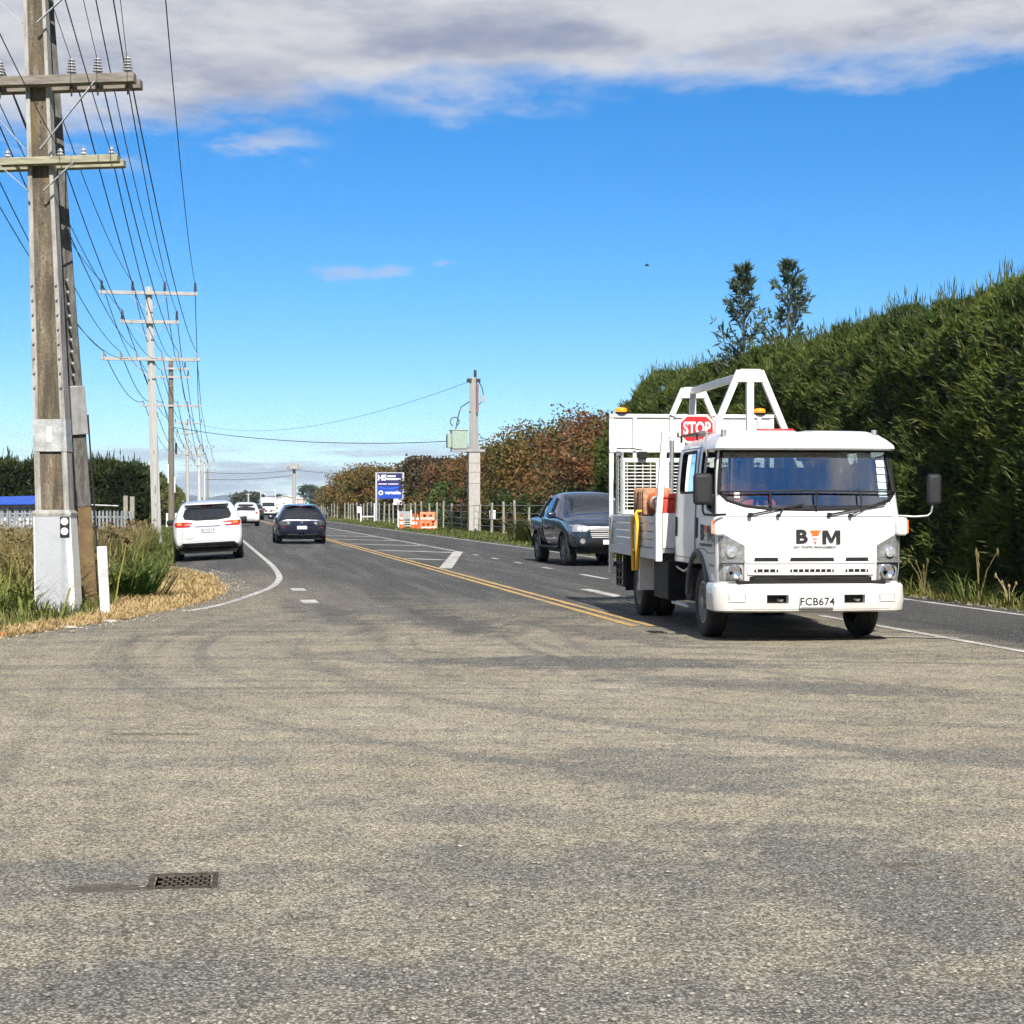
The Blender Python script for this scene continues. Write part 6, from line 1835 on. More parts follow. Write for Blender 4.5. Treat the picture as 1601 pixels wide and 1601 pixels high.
# ---- right-hand pole with the transformer
def make_transformer_pole():
    base = Vector(((741 - 800.5) * 97 / 2800, 97, -0.03))
    T = pole_at('transformer_pole', 'pale pole carrying a green transformer box on the right verge', base, ROAD)
    MB().box(-0.36, 0.36, -0.24, 0.24, 0, 4.4).build('concrete_sleeve', mat('pinkish_concrete', (0.40, 0.385, 0.365), 0.85, var=0.18, stretch=(4, 4, 0.6)), T, bevel=0.03).scale = (0.86, 1, 1)
    MB().tube([(0, 0, 4.38), (-0.04, 0, 8.35)], [0.28, 0.21], 4).build('shaft', mat('pale_pole', (0.38, 0.375, 0.37), 0.85, var=0.12, stretch=(5, 5, 0.6)), T, bevel=0.02)
    for z in (1.4, 2.6, 3.2, 3.7): MB().box(-0.335, 0.335, -0.25, 0.25, z, z + 0.03).build('band', mat('band_grey', (0.2, 0.2, 0.19), 0.7), T)
    MB().box(-1.25, 0.55, -0.30, 0.30, 4.32, 4.45).build('platform', STEEL, T)
    TG = mat('transformer_green', (0.30, 0.38, 0.32), 0.5, var=0.08)
    tb = MB().box(-1.25, -0.40, -0.35, 0.35, 4.46, 5.45).build('transformer', TG, T, bevel=0.04)
    MB().box(-1.30, -0.36, -0.38, 0.38, 5.45, 5.52).build('lid', TG, tb, bevel=0.02)
    for k in range(5): MB().box(-1.48, -1.26, -0.28 + k * 0.13, -0.24 + k * 0.13, 4.55, 5.3).build('cooling_fin', TG, tb)
    MB().tube([(-1.05 + 0.24 * math.cos(R(a)), 0, 5.95 + 0.24 * math.sin(R(a))) for a in range(-70, 251, 20)], 0.035, 6).build('cable_loop', mat('cable_teal', (0.10, 0.16, 0.16), 0.5), T, smooth=60)
    MB().tube([(-1.0, 0, 5.5), (-0.85, 0, 6.3), (-0.70, 0, 6.75), (-0.3, 0, 7.0), (0, 0, 7.15)], 0.03, 6).build('cable', BLACKM, T, smooth=60)
    MB().bar((-0.78, -0.1, 6.62), (0, -0.1, 6.50), 0.06, 0.05).build('arm', STEEL, T)
    for x in (-0.26, 0.22):
        MB().box(x - 0.12, x + 0.12, -0.12, 0.12, 8.08, 8.28).build('clamp', BLACKM, T)
    MB().box(0.10, 0.22, -0.26, -0.16, 6.4, 8.0).build('cable_cover', mat('brown_cover', (0.20, 0.12, 0.12), 0.7), T)
    MB().tube([(0.20, 0, 8.25), (0.45, 0, 7.8), (0.52, 0, 7.4), (0.40, 0, 7.0), (0.15, 0, 6.8)], 0.025, 6).build('cable', BLACKM, T, smooth=60)
    MB().box(0.38, 0.62, -0.05, 0.05, 7.0, 7.4).build('fuse', STEEL, T)
    MB().box(0.0, 0.14, -0.05, 0.05, 8.3, 8.75).build('pin', BLACKM, T)


make_transformer_pole()


def make_round_top_pole():
    base = Vector(((460 - 800.5) * 250 / 2800, 250, -0.03))
    T = pole_at('round_topped_pole', 'far pole topped with a round cage of looped bars above the dark wagon', base, ROAD)
    PM = mat('far_pole_grey', (0.36, 0.35, 0.33), 0.85, var=0.15)
    MB().tube([(0, 0, 0), (0, 0, 6.4)], [0.26, 0.20], 12).build('shaft', PM, T, smooth=50)
    MB().lathe([(0.001, 6.30), (0.95, 6.36), (0.95, 6.46), (0.001, 6.5)], 24, None, close=False).build('platform', PM, T)
    for k in range(14):
        a = 2 * math.pi * k / 14
        c, s = math.cos(a), math.sin(a)
        pts = [(0.95 * c, 0.95 * s, 6.45), (1.10 * c, 1.10 * s, 6.75), (1.08 * c, 1.08 * s, 7.0), (0.85 * c, 0.85 * s, 7.15), (0.6 * c, 0.6 * s, 6.95), (0.55 * c, 0.55 * s, 6.5)]
        MB().tube(pts, 0.045, 6).build('loop_bar', mat('pale_loop', (0.50, 0.48, 0.46), 0.6), T, smooth=60)
    MB().bar((-0.75, 0, 5.55), (0.75, 0, 5.55), 0.12, 0.12).build('crossarm', PM, T)


make_round_top_pole()


# ---- flat white edge marker posts
def marker_post(loc, rz, tilt, label, h=0.93, w_=0.13):
    T = thing('marker_post', label, 'marker post', loc, rot=(R(1), tilt, rz), group='white edge marker posts')
    W = scuffed_mat('post_white', (0.80, 0.80, 0.77), (0.35, 0.33, 0.28)) if 'post_white' not in bpy.data.materials else bpy.data.materials['post_white']
    MB().box(-w_ / 2, w_ / 2, -0.022, 0.022, -0.05, h).build('post', W, T, bevel=0.008)
    MB().box(-w_ / 2 - 0.001, w_ / 2 + 0.001, -0.0235, 0.0235, h * 0.55, h * 0.68).build('reflective_band', mat('grey_band', (0.52, 0.52, 0.53), 0.4), T)


marker_post((-5.49, 24.2, -0.03), 0, R(-2.8), 'white wooden marker post in the dry grass beside the near power pole')

# =================================================================== VEGETATION
def nz(p, s, seed=0.0):
    return mnoise.noise(Vector((p[0] * s + seed, p[1] * s - seed, p[2] * s + 2 * seed)))


def leaves_np(base, d, length, width, up_bias=0.0):
    """one diamond-shaped leaf (a quad) per row: base point, direction, length, width"""
    n = len(base)
    d = d / np.maximum(1e-6, np.linalg.norm(d, axis=1, keepdims=True))
    rnd = rng.normal(size=(n, 3))
    side = np.cross(d, rnd); side /= np.maximum(1e-6, np.linalg.norm(side, axis=1, keepdims=True))
    L = length[:, None]; W = width[:, None]
    mid = base + d * L * 0.45
    v = np.stack([base, mid + side * W * 0.5, base + d * L, mid - side * W * 0.5], axis=1).reshape(-1, 3)
    f = np.arange(n * 4, dtype=np.int32).reshape(-1, 4)
    return v, f


def blades_np(base, ang, length, width, bend, lean=0.25):
    """grass blades of two segments, bending over"""
    n = len(base)
    h = np.stack([np.cos(ang), np.sin(ang), np.zeros(n)], axis=1)
    s = np.stack([-np.sin(ang), np.cos(ang), np.zeros(n)], axis=1)
    up = np.array([0, 0, 1.0])
    L = length[:, None]; W = width[:, None]; B = bend[:, None]
    p0 = base
    p1 = base + up * L * 0.58 + h * L * lean * 0.5
    p2 = p1 + up * L * (0.42 - 0.30 * B) + h * L * (lean * 0.6 + 0.45 * B)
    v = np.stack([p0 - s * W / 2, p0 + s * W / 2, p1 + s * W * 0.4, p1 - s * W * 0.4, p2 + s * W * 0.06, p2 - s * W * 0.06], axis=1).reshape(-1, 3)
    i = np.arange(n, dtype=np.int32)[:, None] * 6
    f = np.concatenate([i + np.array([[0, 1, 2, 3]]), i + np.array([[3, 2, 4, 5]])], axis=1).reshape(-1, 4)
    return v, f


HEDGE_M = leaf_mat('cypress_sprays', [(0.0, (0.021, 0.039, 0.011)), (0.35, (0.048, 0.082, 0.018)), (0.65, (0.094, 0.136, 0.027)), (1.0, (0.19, 0.22, 0.047))], 0.34, zscale=0.9, noise_w=0.5)
HEDGE_Y = leaf_mat('yellowing_cypress_sprays', [(0.0, (0.03, 0.045, 0.012)), (0.5, (0.085, 0.10, 0.022)), (1.0, (0.15, 0.15, 0.035))], 0.25, zscale=0.4)
HEDGE_D = leaf_mat('dark_shelter_leaves', [(0.0, (0.010, 0.018, 0.007)), (0.4, (0.024, 0.038, 0.011)), (0.75, (0.048, 0.066, 0.017)), (1.0, (0.085, 0.10, 0.027))], 0.2, zscale=0.5)
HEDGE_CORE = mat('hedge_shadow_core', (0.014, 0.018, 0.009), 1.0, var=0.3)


def hedge(name, label, path, profile, n_tuft, blades, length, width, mt, amp, shoots=0, shoot_h=0.5, round_start=0.0, round_end=0.0, seed=0.0, long_n=0, fr=0.7):
    """path: world (x, y) points; the face looks to the right of the walking direction; profile: (inward, z)"""
    T = thing(name, label, 'hedge', (path[0][0], path[0][1], 0))
    org = np.array([path[0][0], path[0][1], 0.0])
    segs = []; acc = 0
    for a, b in zip(path, path[1:]):
        L = math.dist(a, b); segs.append((acc, L, a, b)); acc += L
    prof = []; pa = 0
    for a, b in zip(profile, profile[1:]):
        L = math.dist(a, b); prof.append((pa, L, a, b)); pa += L

    def at(u, v):
        for s0, L, a, b in segs:
            if u <= s0 + L or (s0, L, a, b) == segs[-1]:
                f = (u - s0) / L; break
        dx, dy = (b[0] - a[0]) / L, (b[1] - a[1]) / L
        px_, py_ = a[0] + (b[0] - a[0]) * f, a[1] + (b[1] - a[1]) * f
        for s0, L2, c, d in prof:
            if v <= s0 + L2 or (s0, L2, c, d) == prof[-1]:
                g = (v - s0) / L2; break
        ins, z = c[0] + (d[0] - c[0]) * g, c[1] + (d[1] - c[1]) * g
        ni, nzz = -(d[1] - c[1]) / L2, (d[0] - c[0]) / L2
        k = 1.0
        if round_start and u < round_start: k = math.sqrt(max(0.0, 1 - ((round_start - u) / round_start) ** 2)) * 0.75 + 0.25
        if round_end and u > acc - round_end: k = math.sqrt(max(0.0, 1 - ((u - acc + round_end) / round_end) ** 2)) * 0.75 + 0.25
        inx, iny = -dy, dx          # inward is to the left of the walking direction
        return (px_ + inx * ins, py_ + iny * ins, z * k), (inx * ni, iny * ni, nzz)

    def disp(p):
        return amp * (0.9 * nz(p, fr, seed) + 0.55 * nz(p, fr * 2.6, seed + 3))
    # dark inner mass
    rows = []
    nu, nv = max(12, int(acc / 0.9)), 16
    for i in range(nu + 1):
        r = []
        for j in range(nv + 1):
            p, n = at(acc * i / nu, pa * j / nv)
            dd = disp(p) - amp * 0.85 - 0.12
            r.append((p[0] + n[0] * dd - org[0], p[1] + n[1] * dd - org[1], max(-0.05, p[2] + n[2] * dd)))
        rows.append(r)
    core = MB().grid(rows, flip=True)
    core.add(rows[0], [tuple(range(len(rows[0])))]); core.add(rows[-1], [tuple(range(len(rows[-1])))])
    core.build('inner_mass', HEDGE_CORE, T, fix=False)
    P = np.empty((n_tuft, 3)); N = np.empty((n_tuft, 3))
    us = rng.random(n_tuft) * acc; vs = rng.random(n_tuft) * pa
    for i in range(n_tuft):
        p, n = at(us[i], vs[i])
        dd = disp(p) - 0.30 * amp * rng.random() ** 2
        P[i] = (p[0] + n[0] * dd, p[1] + n[1] * dd, p[2] + n[2] * dd); N[i] = n
    P -= org
    tdir = N * 0.75 + np.array([0, 0, 0.55]) + rng.normal(size=(n_tuft, 3)) * 0.38
    tdir /= np.linalg.norm(tdir, axis=1, keepdims=True)
    B = np.repeat(P, blades, axis=0) + rng.normal(size=(n_tuft * blades, 3)) * length * 0.10
    D = np.repeat(tdir, blades, axis=0) + rng.normal(size=(n_tuft * blades, 3)) * 0.36
    k = n_tuft * blades
    Ls = length * (0.55 + 0.75 * rng.random(k)); Ws = width * (0.6 + 0.8 * rng.random(k))
    B -= D * Ls[:, None] * 0.3
    keep = B[:, 2] > -0.02
    v, f = leaves_np(B[keep], D[keep], Ls[keep], Ws[keep])
    o = link_mesh('foliage', np_mesh('foliage', v, f), mt, T)
    if long_n:
        ii = rng.integers(0, n_tuft, long_n)
        Dl = N[ii] * 0.8 + np.array([0, 0, 0.5]) + rng.normal(size=(long_n, 3)) * 0.25
        nb = 5
        Bl = np.repeat(P[ii], nb, axis=0); Dn = np.repeat(Dl / np.linalg.norm(Dl, axis=1, keepdims=True), nb, axis=0)
        Bl = Bl + Dn * (np.tile(np.arange(nb), long_n) * length * 0.28)[:, None]
        Dn = Dn + rng.normal(size=Dn.shape) * 0.30
        v, f = leaves_np(Bl, Dn, length * (0.9 + 0.5 * rng.random(len(Bl))), width * 0.8 * np.ones(len(Bl)))
        link_mesh('long_sprays', np_mesh('long_sprays', v, f), HEDGE_Y, T)
    if shoots:
        us = rng.random(shoots) * acc
        top = max(range(len(prof)), key=lambda q: prof[q][2][1])
        vv = []; ff = []
        Bs = []; Ds = []; Lz = []
        for u in us:
            p, n = at(u, prof[max(0, top - 1)][0] + rng.random() * (prof[min(top + 1, len(prof) - 1)][0] - prof[max(0, top - 1)][0]))
            dd = disp(p)
            b = np.array([p[0] + n[0] * dd, p[1] + n[1] * dd, p[2] + n[2] * dd - 0.1]) - org
            h_ = shoot_h * (0.35 + rng.random() ** 2 * 1.1)
            for q in range(3):
                Bs.append(b + np.array([0, 0, h_ * 0.28 * q])); Ds.append(np.array([0.10 * rng.normal(), 0.10 * rng.normal(), 1.0])); Lz.append(h_ * 0.55)
        v, f = leaves_np(np.array(Bs), np.array(Ds), np.array(Lz), width * 0.9 * np.ones(len(Bs)))
        link_mesh('top_shoots', np_mesh('top_shoots', v, f), mt, T)
    return T


def make_hedges():
    pr = [(0.10, 0.0), (-0.10, 0.8), (-0.12, 2.2), (0.0, 3.5), (0.22, 4.35), (0.65, 4.85), (1.4, 5.10), (2.4, 5.05), (3.0, 4.6), (3.3, 2.0)]
    a, b = RP(12.25, 55.0), RP(12.25, 7)
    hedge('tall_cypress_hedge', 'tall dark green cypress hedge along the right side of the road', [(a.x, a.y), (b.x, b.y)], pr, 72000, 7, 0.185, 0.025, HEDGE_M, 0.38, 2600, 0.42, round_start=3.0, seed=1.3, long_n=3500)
    c = RP(-3.4, 128); d = RP(-3.4, 372)
    pl = [(0.0, 0.0), (-0.2, 1.5), (0.0, 3.2), (0.3, 3.9), (0.9, 4.15), (2.0, 4.1), (2.6, 3.0)]
    hedge('shelter_hedge', 'dark green shelter hedge behind the picket fence on the left', [(-62, 108), (c.x - 0.3, c.y)], pl, 15000, 6, 0.68, 0.125, HEDGE_D, 0.55, 900, 0.9, seed=5.1, fr=0.5)
    hedge('roadside_hedge', 'lighter green hedge running away beside the power poles on the left', [(c.x, c.y + 0.5), (d.x, d.y)], [(p[0], p[1] * 0.92) for p in pl], 8000, 6, 0.85, 0.19, HEDGE_Y, 0.5, 500, 0.6, seed=9.4, fr=0.5)


BARK = mat('grey_bark', (0.12, 0.095, 0.075), 0.95, var=0.3, nscale=8, bump=0.5, stretch=(4, 4, 1))


def tree(name, label, loc, h, rx, leaf, n_cl, n_lf, size, seed, layer=0.35, low=0.25, group=None, ry=None, trunk_r=0.14, parts=True):
    T = thing(name, label, 'tree', (loc[0], loc[1], -0.03), 0, group)
    rs = np.random.default_rng(seed)
    ry = ry or rx
    tr = MB()
    lean = rs.normal(size=2) * 0.15
    tr.tube([(0, 0, 0), (lean[0] * 0.4, lean[1] * 0.4, h * 0.25), (lean[0], lean[1], h * 0.55), (lean[0] * 1.3, lean[1] * 1.3, h * 0.86)], [trunk_r, trunk_r * 0.8, trunk_r * 0.5, trunk_r * 0.15], 8)
    cl = []
    for k in range(n_cl):
        a = rs.random() * 2 * math.pi; z = low + (1 - low) * rs.random() ** 0.8
        rad = math.sqrt(max(0.02, 1 - ((z - low) / (1.02 - low)) ** 2.2)) * (0.45 + 0.55 * rs.random() ** 0.5)
        p = np.array([math.cos(a) * rx * rad, math.sin(a) * ry * rad, min(0.93 * h, z * 0.92 * h + rs.normal() * 0.05 * h)])
        cl.append(p)
        if k % 3 == 0:
            b = np.array([lean[0] * 0.5, lean[1] * 0.5, min(h * 0.7, max(0.15 * h, p[2] * 0.55))])
            m_ = (b + p) / 2 + np.array([0, 0, 0.05 * h])
            tr.tube([b, m_, p], [trunk_r * 0.45, trunk_r * 0.28, trunk_r * 0.06], 5, caps=False)
    tr.build('trunk', BARK, T, smooth=60)
    cl = np.array(cl)
    idx = np.repeat(np.arange(n_cl), n_lf)
    sc = (0.16 + 0.10 * rs.random(n_cl)) * (rx + h) * 0.5
    off = np.clip(rs.normal(size=(len(idx), 3)), -1.7, 1.7) * sc[idx][:, None] * np.array([0.62, 0.62, layer])
    B = cl[idx] + off
    B[:, 2] = np.maximum(B[:, 2], 0.15)
    D = rs.normal(size=B.shape) * np.array([1, 1, 0.55]) + np.array([0, 0, -0.1])
    v, f = leaves_np(B, D, size * (0.6 + 0.8 * rs.random(len(B))), size * 0.62 * (0.6 + 0.8 * rs.random(len(B))))
    link_mesh('crown', np_mesh('crown', v, f), leaf, T)
    return T


def make_trees():
    AU = leaf_mat('russet_leaves', [(0.0, (0.028, 0.042, 0.013)), (0.28, (0.065, 0.078, 0.022)), (0.42, (0.125, 0.090, 0.030)), (0.6, (0.165, 0.078, 0.032)), (0.8, (0.20, 0.085, 0.035)), (1.0, (0.11, 0.045, 0.022))], 0.25, zscale=0.75, noise_w=0.65)
    GO = leaf_mat('golden_brown_leaves', [(0.0, (0.035, 0.05, 0.014)), (0.3, (0.085, 0.09, 0.024)), (0.5, (0.16, 0.115, 0.030)), (0.75, (0.21, 0.125, 0.036)), (1.0, (0.13, 0.065, 0.025))], 0.25, zscale=0.6, noise_w=0.6)
    OL = leaf_mat('dull_bronze_leaves', [(0.0, (0.03, 0.03, 0.014)), (0.5, (0.085, 0.065, 0.03)), (1.0, (0.14, 0.09, 0.045))], 0.25, zscale=0.5)
    GR = leaf_mat('dark_green_leaves', [(0.0, (0.012, 0.022, 0.008)), (0.5, (0.032, 0.055, 0.014)), (1.0, (0.07, 0.105, 0.024))], 0.25, zscale=0.5)
    LG = leaf_mat('fresh_green_leaves', [(0.0, (0.03, 0.05, 0.012)), (0.5, (0.07, 0.11, 0.022)), (1.0, (0.13, 0.17, 0.035))], 0.25, zscale=0.5)
    g = 'autumn trees behind the fence'
    spec = [(80, 5.6, 4.2, AU, 'russet autumn tree directly above the dark pickup, next to the truck tray'),
            (89, 6.2, 4.4, AU, 'russet autumn tree just left of the dark pickup roof'), (99, 6.1, 4.3, GO, 'golden brown tree midway between pickup and transformer pole'), (107, 5.7, 4.2, AU, 'russet tree right beside the transformer pole'),
            (117, 5.35, 4.0, AU, 'reddish tree directly behind the transformer pole'), (129, 4.85, 3.6, AU, 'low reddish tree left of the transformer pole'), (143, 5.0, 3.6, OL, 'small bronze tree right of the blue sign'), (155, 5.55, 3.6, OL, 'dark bronze tree just right of the blue sign'),
            (188, 5.0, 4.6, GO, 'golden brown tree right behind the blue sign'), (204, 6.1, 5.6, GO, 'broad golden brown tree left of the blue sign'), (224, 5.4, 5.2, GO, 'leftmost golden brown tree of the roadside row')]
    for i, (t, h, r, m, lab) in enumerate(spec):
        p = RP(19.6 + 0.5 * math.sin(i * 2.1), t)
        tree('autumn_tree', lab, p, h, r, m, 66, 230, 0.19 if t < 140 else 0.27, 100 + i, group=g, low=0.18)
    # dark understorey between trees and fence
    gs = 'shrubs along the fence'
    sh = [(72, 2.1, GR, 'dark shrub behind the fence at the pickup cab'), (80, 2.3, GR, 'dark shrub behind the fence left of the pickup'), (88, 2.2, GR, 'dark shrub behind the fence beside the white notice box'), (96, 2.4, GR, 'dark shrub behind the fence right of the transformer pole'), (104, 2.3, GR, 'dark shrub behind the fence at the foot of the transformer pole'),
          (112, 2.7, GR, 'dark tall shrub behind the orange barriers, left of the transformer pole'), (121, 3.0, LG, 'fresh green shrub behind the orange barriers'), (131, 3.1, LG, 'fresh green climbing shrub right of the blue sign'), (142, 2.6, LG, 'green shrub in front of the blue sign'), (156, 2.2, GR, 'dark green shrub left below the blue sign'),
          (172, 1.7, GR, 'low dark shrub at the fence left of the blue sign'), (190, 1.6, LG, 'low green shrub at the fence near its far end')]
    for i, (t, h, m, lab) in enumerate(sh):
        p = RP(16.6 if t < 125 else 17.6, t)
        tree('fence_shrub', lab, p, h, 1.15, m, 34, 130, 0.17 if t < 120 else 0.22, 300 + i, layer=0.45, low=0.06, group=gs, ry=4.2, trunk_r=0.07)
    # young conifers rising behind the tall hedge
    BL = leaf_mat('blue_green_conifer', [(0.0, (0.035, 0.062, 0.042)), (0.5, (0.075, 0.115, 0.078)), (1.0, (0.14, 0.19, 0.12))], 0.35, zscale=1.0)
    for i, (xp, D, top, lab) in enumerate(((1163, 44.5, 422, 'young blue-green conifer rising behind the hedge, left of two'), (1233, 44.0, 408, 'young blue-green conifer rising behind the hedge, right of two'))):
        h = 1.47 + (788 - top) * D / 2800
        p = Vector(((xp - 800.5) * D / 2800, D, 0))
        T = thing('young_conifer', lab, 'tree', p, 0, 'two conifers behind the hedge')
        tr = MB().tube([(0, 0, 0), (0.03, 0, h * 0.5), (-0.04, 0, h)], [0.09, 0.05, 0.008], 8)
        rs = np.random.default_rng(40 + i)
        Bs, Ds, Ls = [], [], []
        for k in range(72):
            f = 0.5 + 0.5 * rs.random() ** 1.1
            z = h * f; a = rs.random() * 6.283; L = ((1 - f) * 3.1 + 0.16) * (0.45 + 0.75 * rs.random())
            d = np.array([math.cos(a), math.sin(a), 0.9 + 0.5 * rs.random()]); d /= np.linalg.norm(d)
            tr.tube([(0, 0, z), tuple(np.array([0, 0, z]) + d * L)], [0.012, 0.003], 4, caps=False)
            for q in range(25):
                g_ = (0.15 + 0.85 * rs.random()) * L
                Bs.append(np.array([0, 0, z]) + d * g_); Ds.append(d * 0.9 + rs.normal(size=3) * 0.55); Ls.append(0.12 + 0.16 * rs.random())
        tr.build('trunk', BARK, T, smooth=60)
        v, f = leaves_np(np.array(Bs), np.array(Ds), np.array(Ls), 0.05 * np.ones(len(Bs)))
        link_mesh('crown', np_mesh('crown', v, f), BL, T)


def scatter(n, fn):
    """random points accepted by fn(x, y) -> probability, given as (sampler)"""
    out = []
    while len(out) < n:
        q = fn()
        if q is not None: out.append((q[0], q[1], gz(q[0], q[1]) - 0.035))
    return np.array(out)


def stuff_mesh(name, v, f, mt, label, cat='grass'):
    o = link_mesh(name, np_mesh(name, v, f), mt)
    tag(o, label, cat, kind='stuff')
    return o


def make_grass():
    DRY = leaf_mat('straw', [(0.0, (0.24, 0.16, 0.07)), (0.4, (0.46, 0.33, 0.15)), (0.75, (0.62, 0.47, 0.24)), (1.0, (0.72, 0.58, 0.34))], 0.2, zscale=1.2)
    GRN = leaf_mat('verge_grass', [(0.0, (0.03, 0.045, 0.012)), (0.45, (0.09, 0.125, 0.028)), (0.75, (0.17, 0.185, 0.05)), (1.0, (0.32, 0.26, 0.11))], 0.25, zscale=0.6)
    STR = leaf_mat('strap_leaves', [(0.0, (0.055, 0.08, 0.018)), (0.45, (0.15, 0.185, 0.04)), (0.75, (0.27, 0.27, 0.07)), (1.0, (0.44, 0.37, 0.15))], 0.25, zscale=0.8)
    BRN = leaf_mat('dead_weeds', [(0.0, (0.07, 0.058, 0.024)), (0.35, (0.17, 0.135, 0.055)), (0.75, (0.32, 0.245, 0.115)), (1.0, (0.46, 0.38, 0.22))], 0.2, zscale=0.5)

    def blades(n, fn, lo, hi, wd, bend, mt, name, label, lean=0.25, cat='grass'):
        P = scatter(n, fn)
        v, f = blades_np(P, rng.random(n) * 6.283, lo + (hi - lo) * rng.random(n) ** 1.5, wd * (0.6 + 0.8 * rng.random(n)), bend * rng.random(n), lean)
        return stuff_mesh(name, v, f, mt, label, cat)
    # dry tongue next to the seal
    def dry():
        y = 14 + 30 * rng.random(); wdt = 0.75 + 1.75 * sstep(22, 30, y) - 1.4 * sstep(37, 44, y)
        x = left_x(y) + 0.16 - wdt * rng.random() ** 1.2
        return x, y
    blades(62000, dry, 0.025, 0.12, 0.011, 1.0, DRY, 'dry_grass', 'straw-coloured mown grass heaped along the edge of the seal', 0.7)
    def mixed():
        y = 14 + 30 * rng.random(); x = left_x(y) - 0.55 - 0.9 * sstep(23, 29, y) - 1.7 * rng.random() ** 0.8
        return x, y
    blades(26000, mixed, 0.06, 0.26, 0.012, 0.8, GRN, 'verge_grass', 'green grass between the dry edge and the tall weeds on the left', 0.4)
    def shoulder():
        y = 38 + 85 * rng.random() ** 1.5; x = (-0.7 - RS * y) / RC - 1.9 * rng.random()
        return x, y
    blades(22000, shoulder, 0.08, 0.34, 0.022, 0.7, GRN, 'shoulder_grass', 'green grass beside the shoulder where the white vehicle is parked', 0.35)
    # strap-leaved clumps and tall dead weeds
    cl = []
    for k in range(120):
        y = 21 + 16 * rng.random(); x = left_x(y) - 1.35 - 4.5 * rng.random() ** 1.1
        cl.append((x, y))
    for k in range(40):
        cl.append((-7.6 - 1.8 * rng.random(), 22.5 + 5.0 * rng.random()))
    def strap():
        c = cl[rng.integers(0, len(cl))]
        return c[0] + rng.normal() * 0.16, c[1] + rng.normal() * 0.16
    blades(15000, strap, 0.25, 0.72, 0.034, 1.0, STR, 'strap_leaf_weeds', 'arching green strap leaves of the weeds around the near power pole', 0.55, 'weeds')
    def tall():
        y = 25 + 45 * rng.random() ** 1.1; x = left_x(y) - (1.7 - 0.75 * sstep(36, 46, y)) - 7.0 * rng.random() ** 1.2
        if nz((x, y, 0), 0.6, 4) < -0.15: return None
        return x, y
    blades(26000, tall, 0.45, 1.12, 0.024, 0.7, BRN, 'dead_weeds', 'brown dead weeds standing behind the near power pole', 0.22, 'weeds')
    blades(38000, tall, 0.30, 0.98, 0.026, 0.8, STR, 'green_weeds', 'green undergrowth among the dead weeds on the left', 0.35, 'weeds')
    # seed heads: round umbels on stalks
    B, D, L = [], [], []
    stalk = MB()
    for k in range(620):
        q = None
        while q is None: q = tall() if k % 3 else (-7.2 - 3.2 * rng.random(), 21.8 + 7 * rng.random())
        h = 0.62 + 0.46 * rng.random()
        z0 = gz(*q) - 0.03
        top = np.array([q[0] + rng.normal() * 0.06, q[1] + rng.normal() * 0.06, z0 + h])
        stalk.tube([(q[0], q[1], z0), tuple(top)], 0.006, 3, caps=False)
        r = 0.05 + 0.05 * rng.random()
        for j in range(22):
            d = rng.normal(size=3); d /= np.linalg.norm(d); d[2] = abs(d[2]) * 0.9 - 0.15
            B.append(top + d * r * 0.35); D.append(d); L.append(r)
    v, f = leaves_np(np.array(B), np.array(D), np.array(L), np.array(L) * 0.42)
    stuff_mesh('seed_heads', v, f, BRN, 'tan seed heads on the tall weeds at the left', 'weeds')
    tag(stalk.build('weed_stalks', BRN, fix=False), 'thin brown stalks carrying the weed seed heads', 'weeds', kind='stuff')
    # right verge
    def near_r():
        t = 6 + 50 * rng.random(); s = 11.15 + 0.95 * rng.random()
        q = RP(s, t); return q.x, q.y
    blades(16000, near_r, 0.03, 0.15, 0.016, 0.9, leaf_mat('yellow_green_grass', [(0.0, (0.05, 0.06, 0.015)), (0.5, (0.13, 0.13, 0.03)), (1.0, (0.30, 0.24, 0.09))], 0.2, zscale=0.7), 'hedge_foot_grass', 'yellowish grass strip at the foot of the tall hedge', 0.5)
    def far_r():
        t = 54 + 110 * rng.random() ** 1.4; s = 11.25 + 3.6 * rng.random()
        q = RP(s, t); return q.x, q.y
    blades(24000, far_r, 0.05, 0.16, 0.035, 0.8, GRN, 'mown_grass', 'mown green verge between the far road edge and the post fence', 0.4)
    # single plants
    def clump(name, label, x, y, n, lo, hi, wd, mt, cat='plant', spread=0.12, lean=0.8, heads=0, group=None):
        T = thing(name, label, cat, (x, y, gz(x, y) - 0.035), 0, group)
        P = np.stack([rng.normal(size=n) * spread, rng.normal(size=n) * spread, np.zeros(n)], axis=1)
        ang = np.arctan2(P[:, 1], P[:, 0]) + rng.normal(size=n) * 0.5
        v, f = blades_np(P, ang, lo + (hi - lo) * rng.random(n), wd * (0.7 + 0.6 * rng.random(n)), 0.4 + 0.6 * rng.random(n), lean)
        link_mesh('leaves', np_mesh('leaves', v, f), mt, T)
        for k in range(heads):
            h = hi * (0.9 + 0.5 * rng.random()); a = rng.normal() * 0.25
            st = MB().tube([(0, 0, 0), (a * 0.4 * h, 0.02, h * 0.6), (a * h, 0.03, h)], [0.010, 0.008, 0.006], 5)
            st.lathe([(0.001, h * 0.86), (0.022, h * 0.9), (0.018, h * 0.98), (0.001, h * 1.04)], 7, Matrix.Translation((a * h * 0.95, 0.03, 0)), close=False)
            st.build('flower_stalk', BRN, T, smooth=60)
        return T
    clump('leafy_plant', 'bright green strap-leaved plant right of the white marker post', -6.05, 28.6, 150, 0.35, 0.75, 0.040, LEAFY, spread=0.20)
    T = thing('tall_seed_stalk', 'single leaning yellow stalk with a seed head by the marker post', 'plant', (-5.85, 26.4, -0.03))
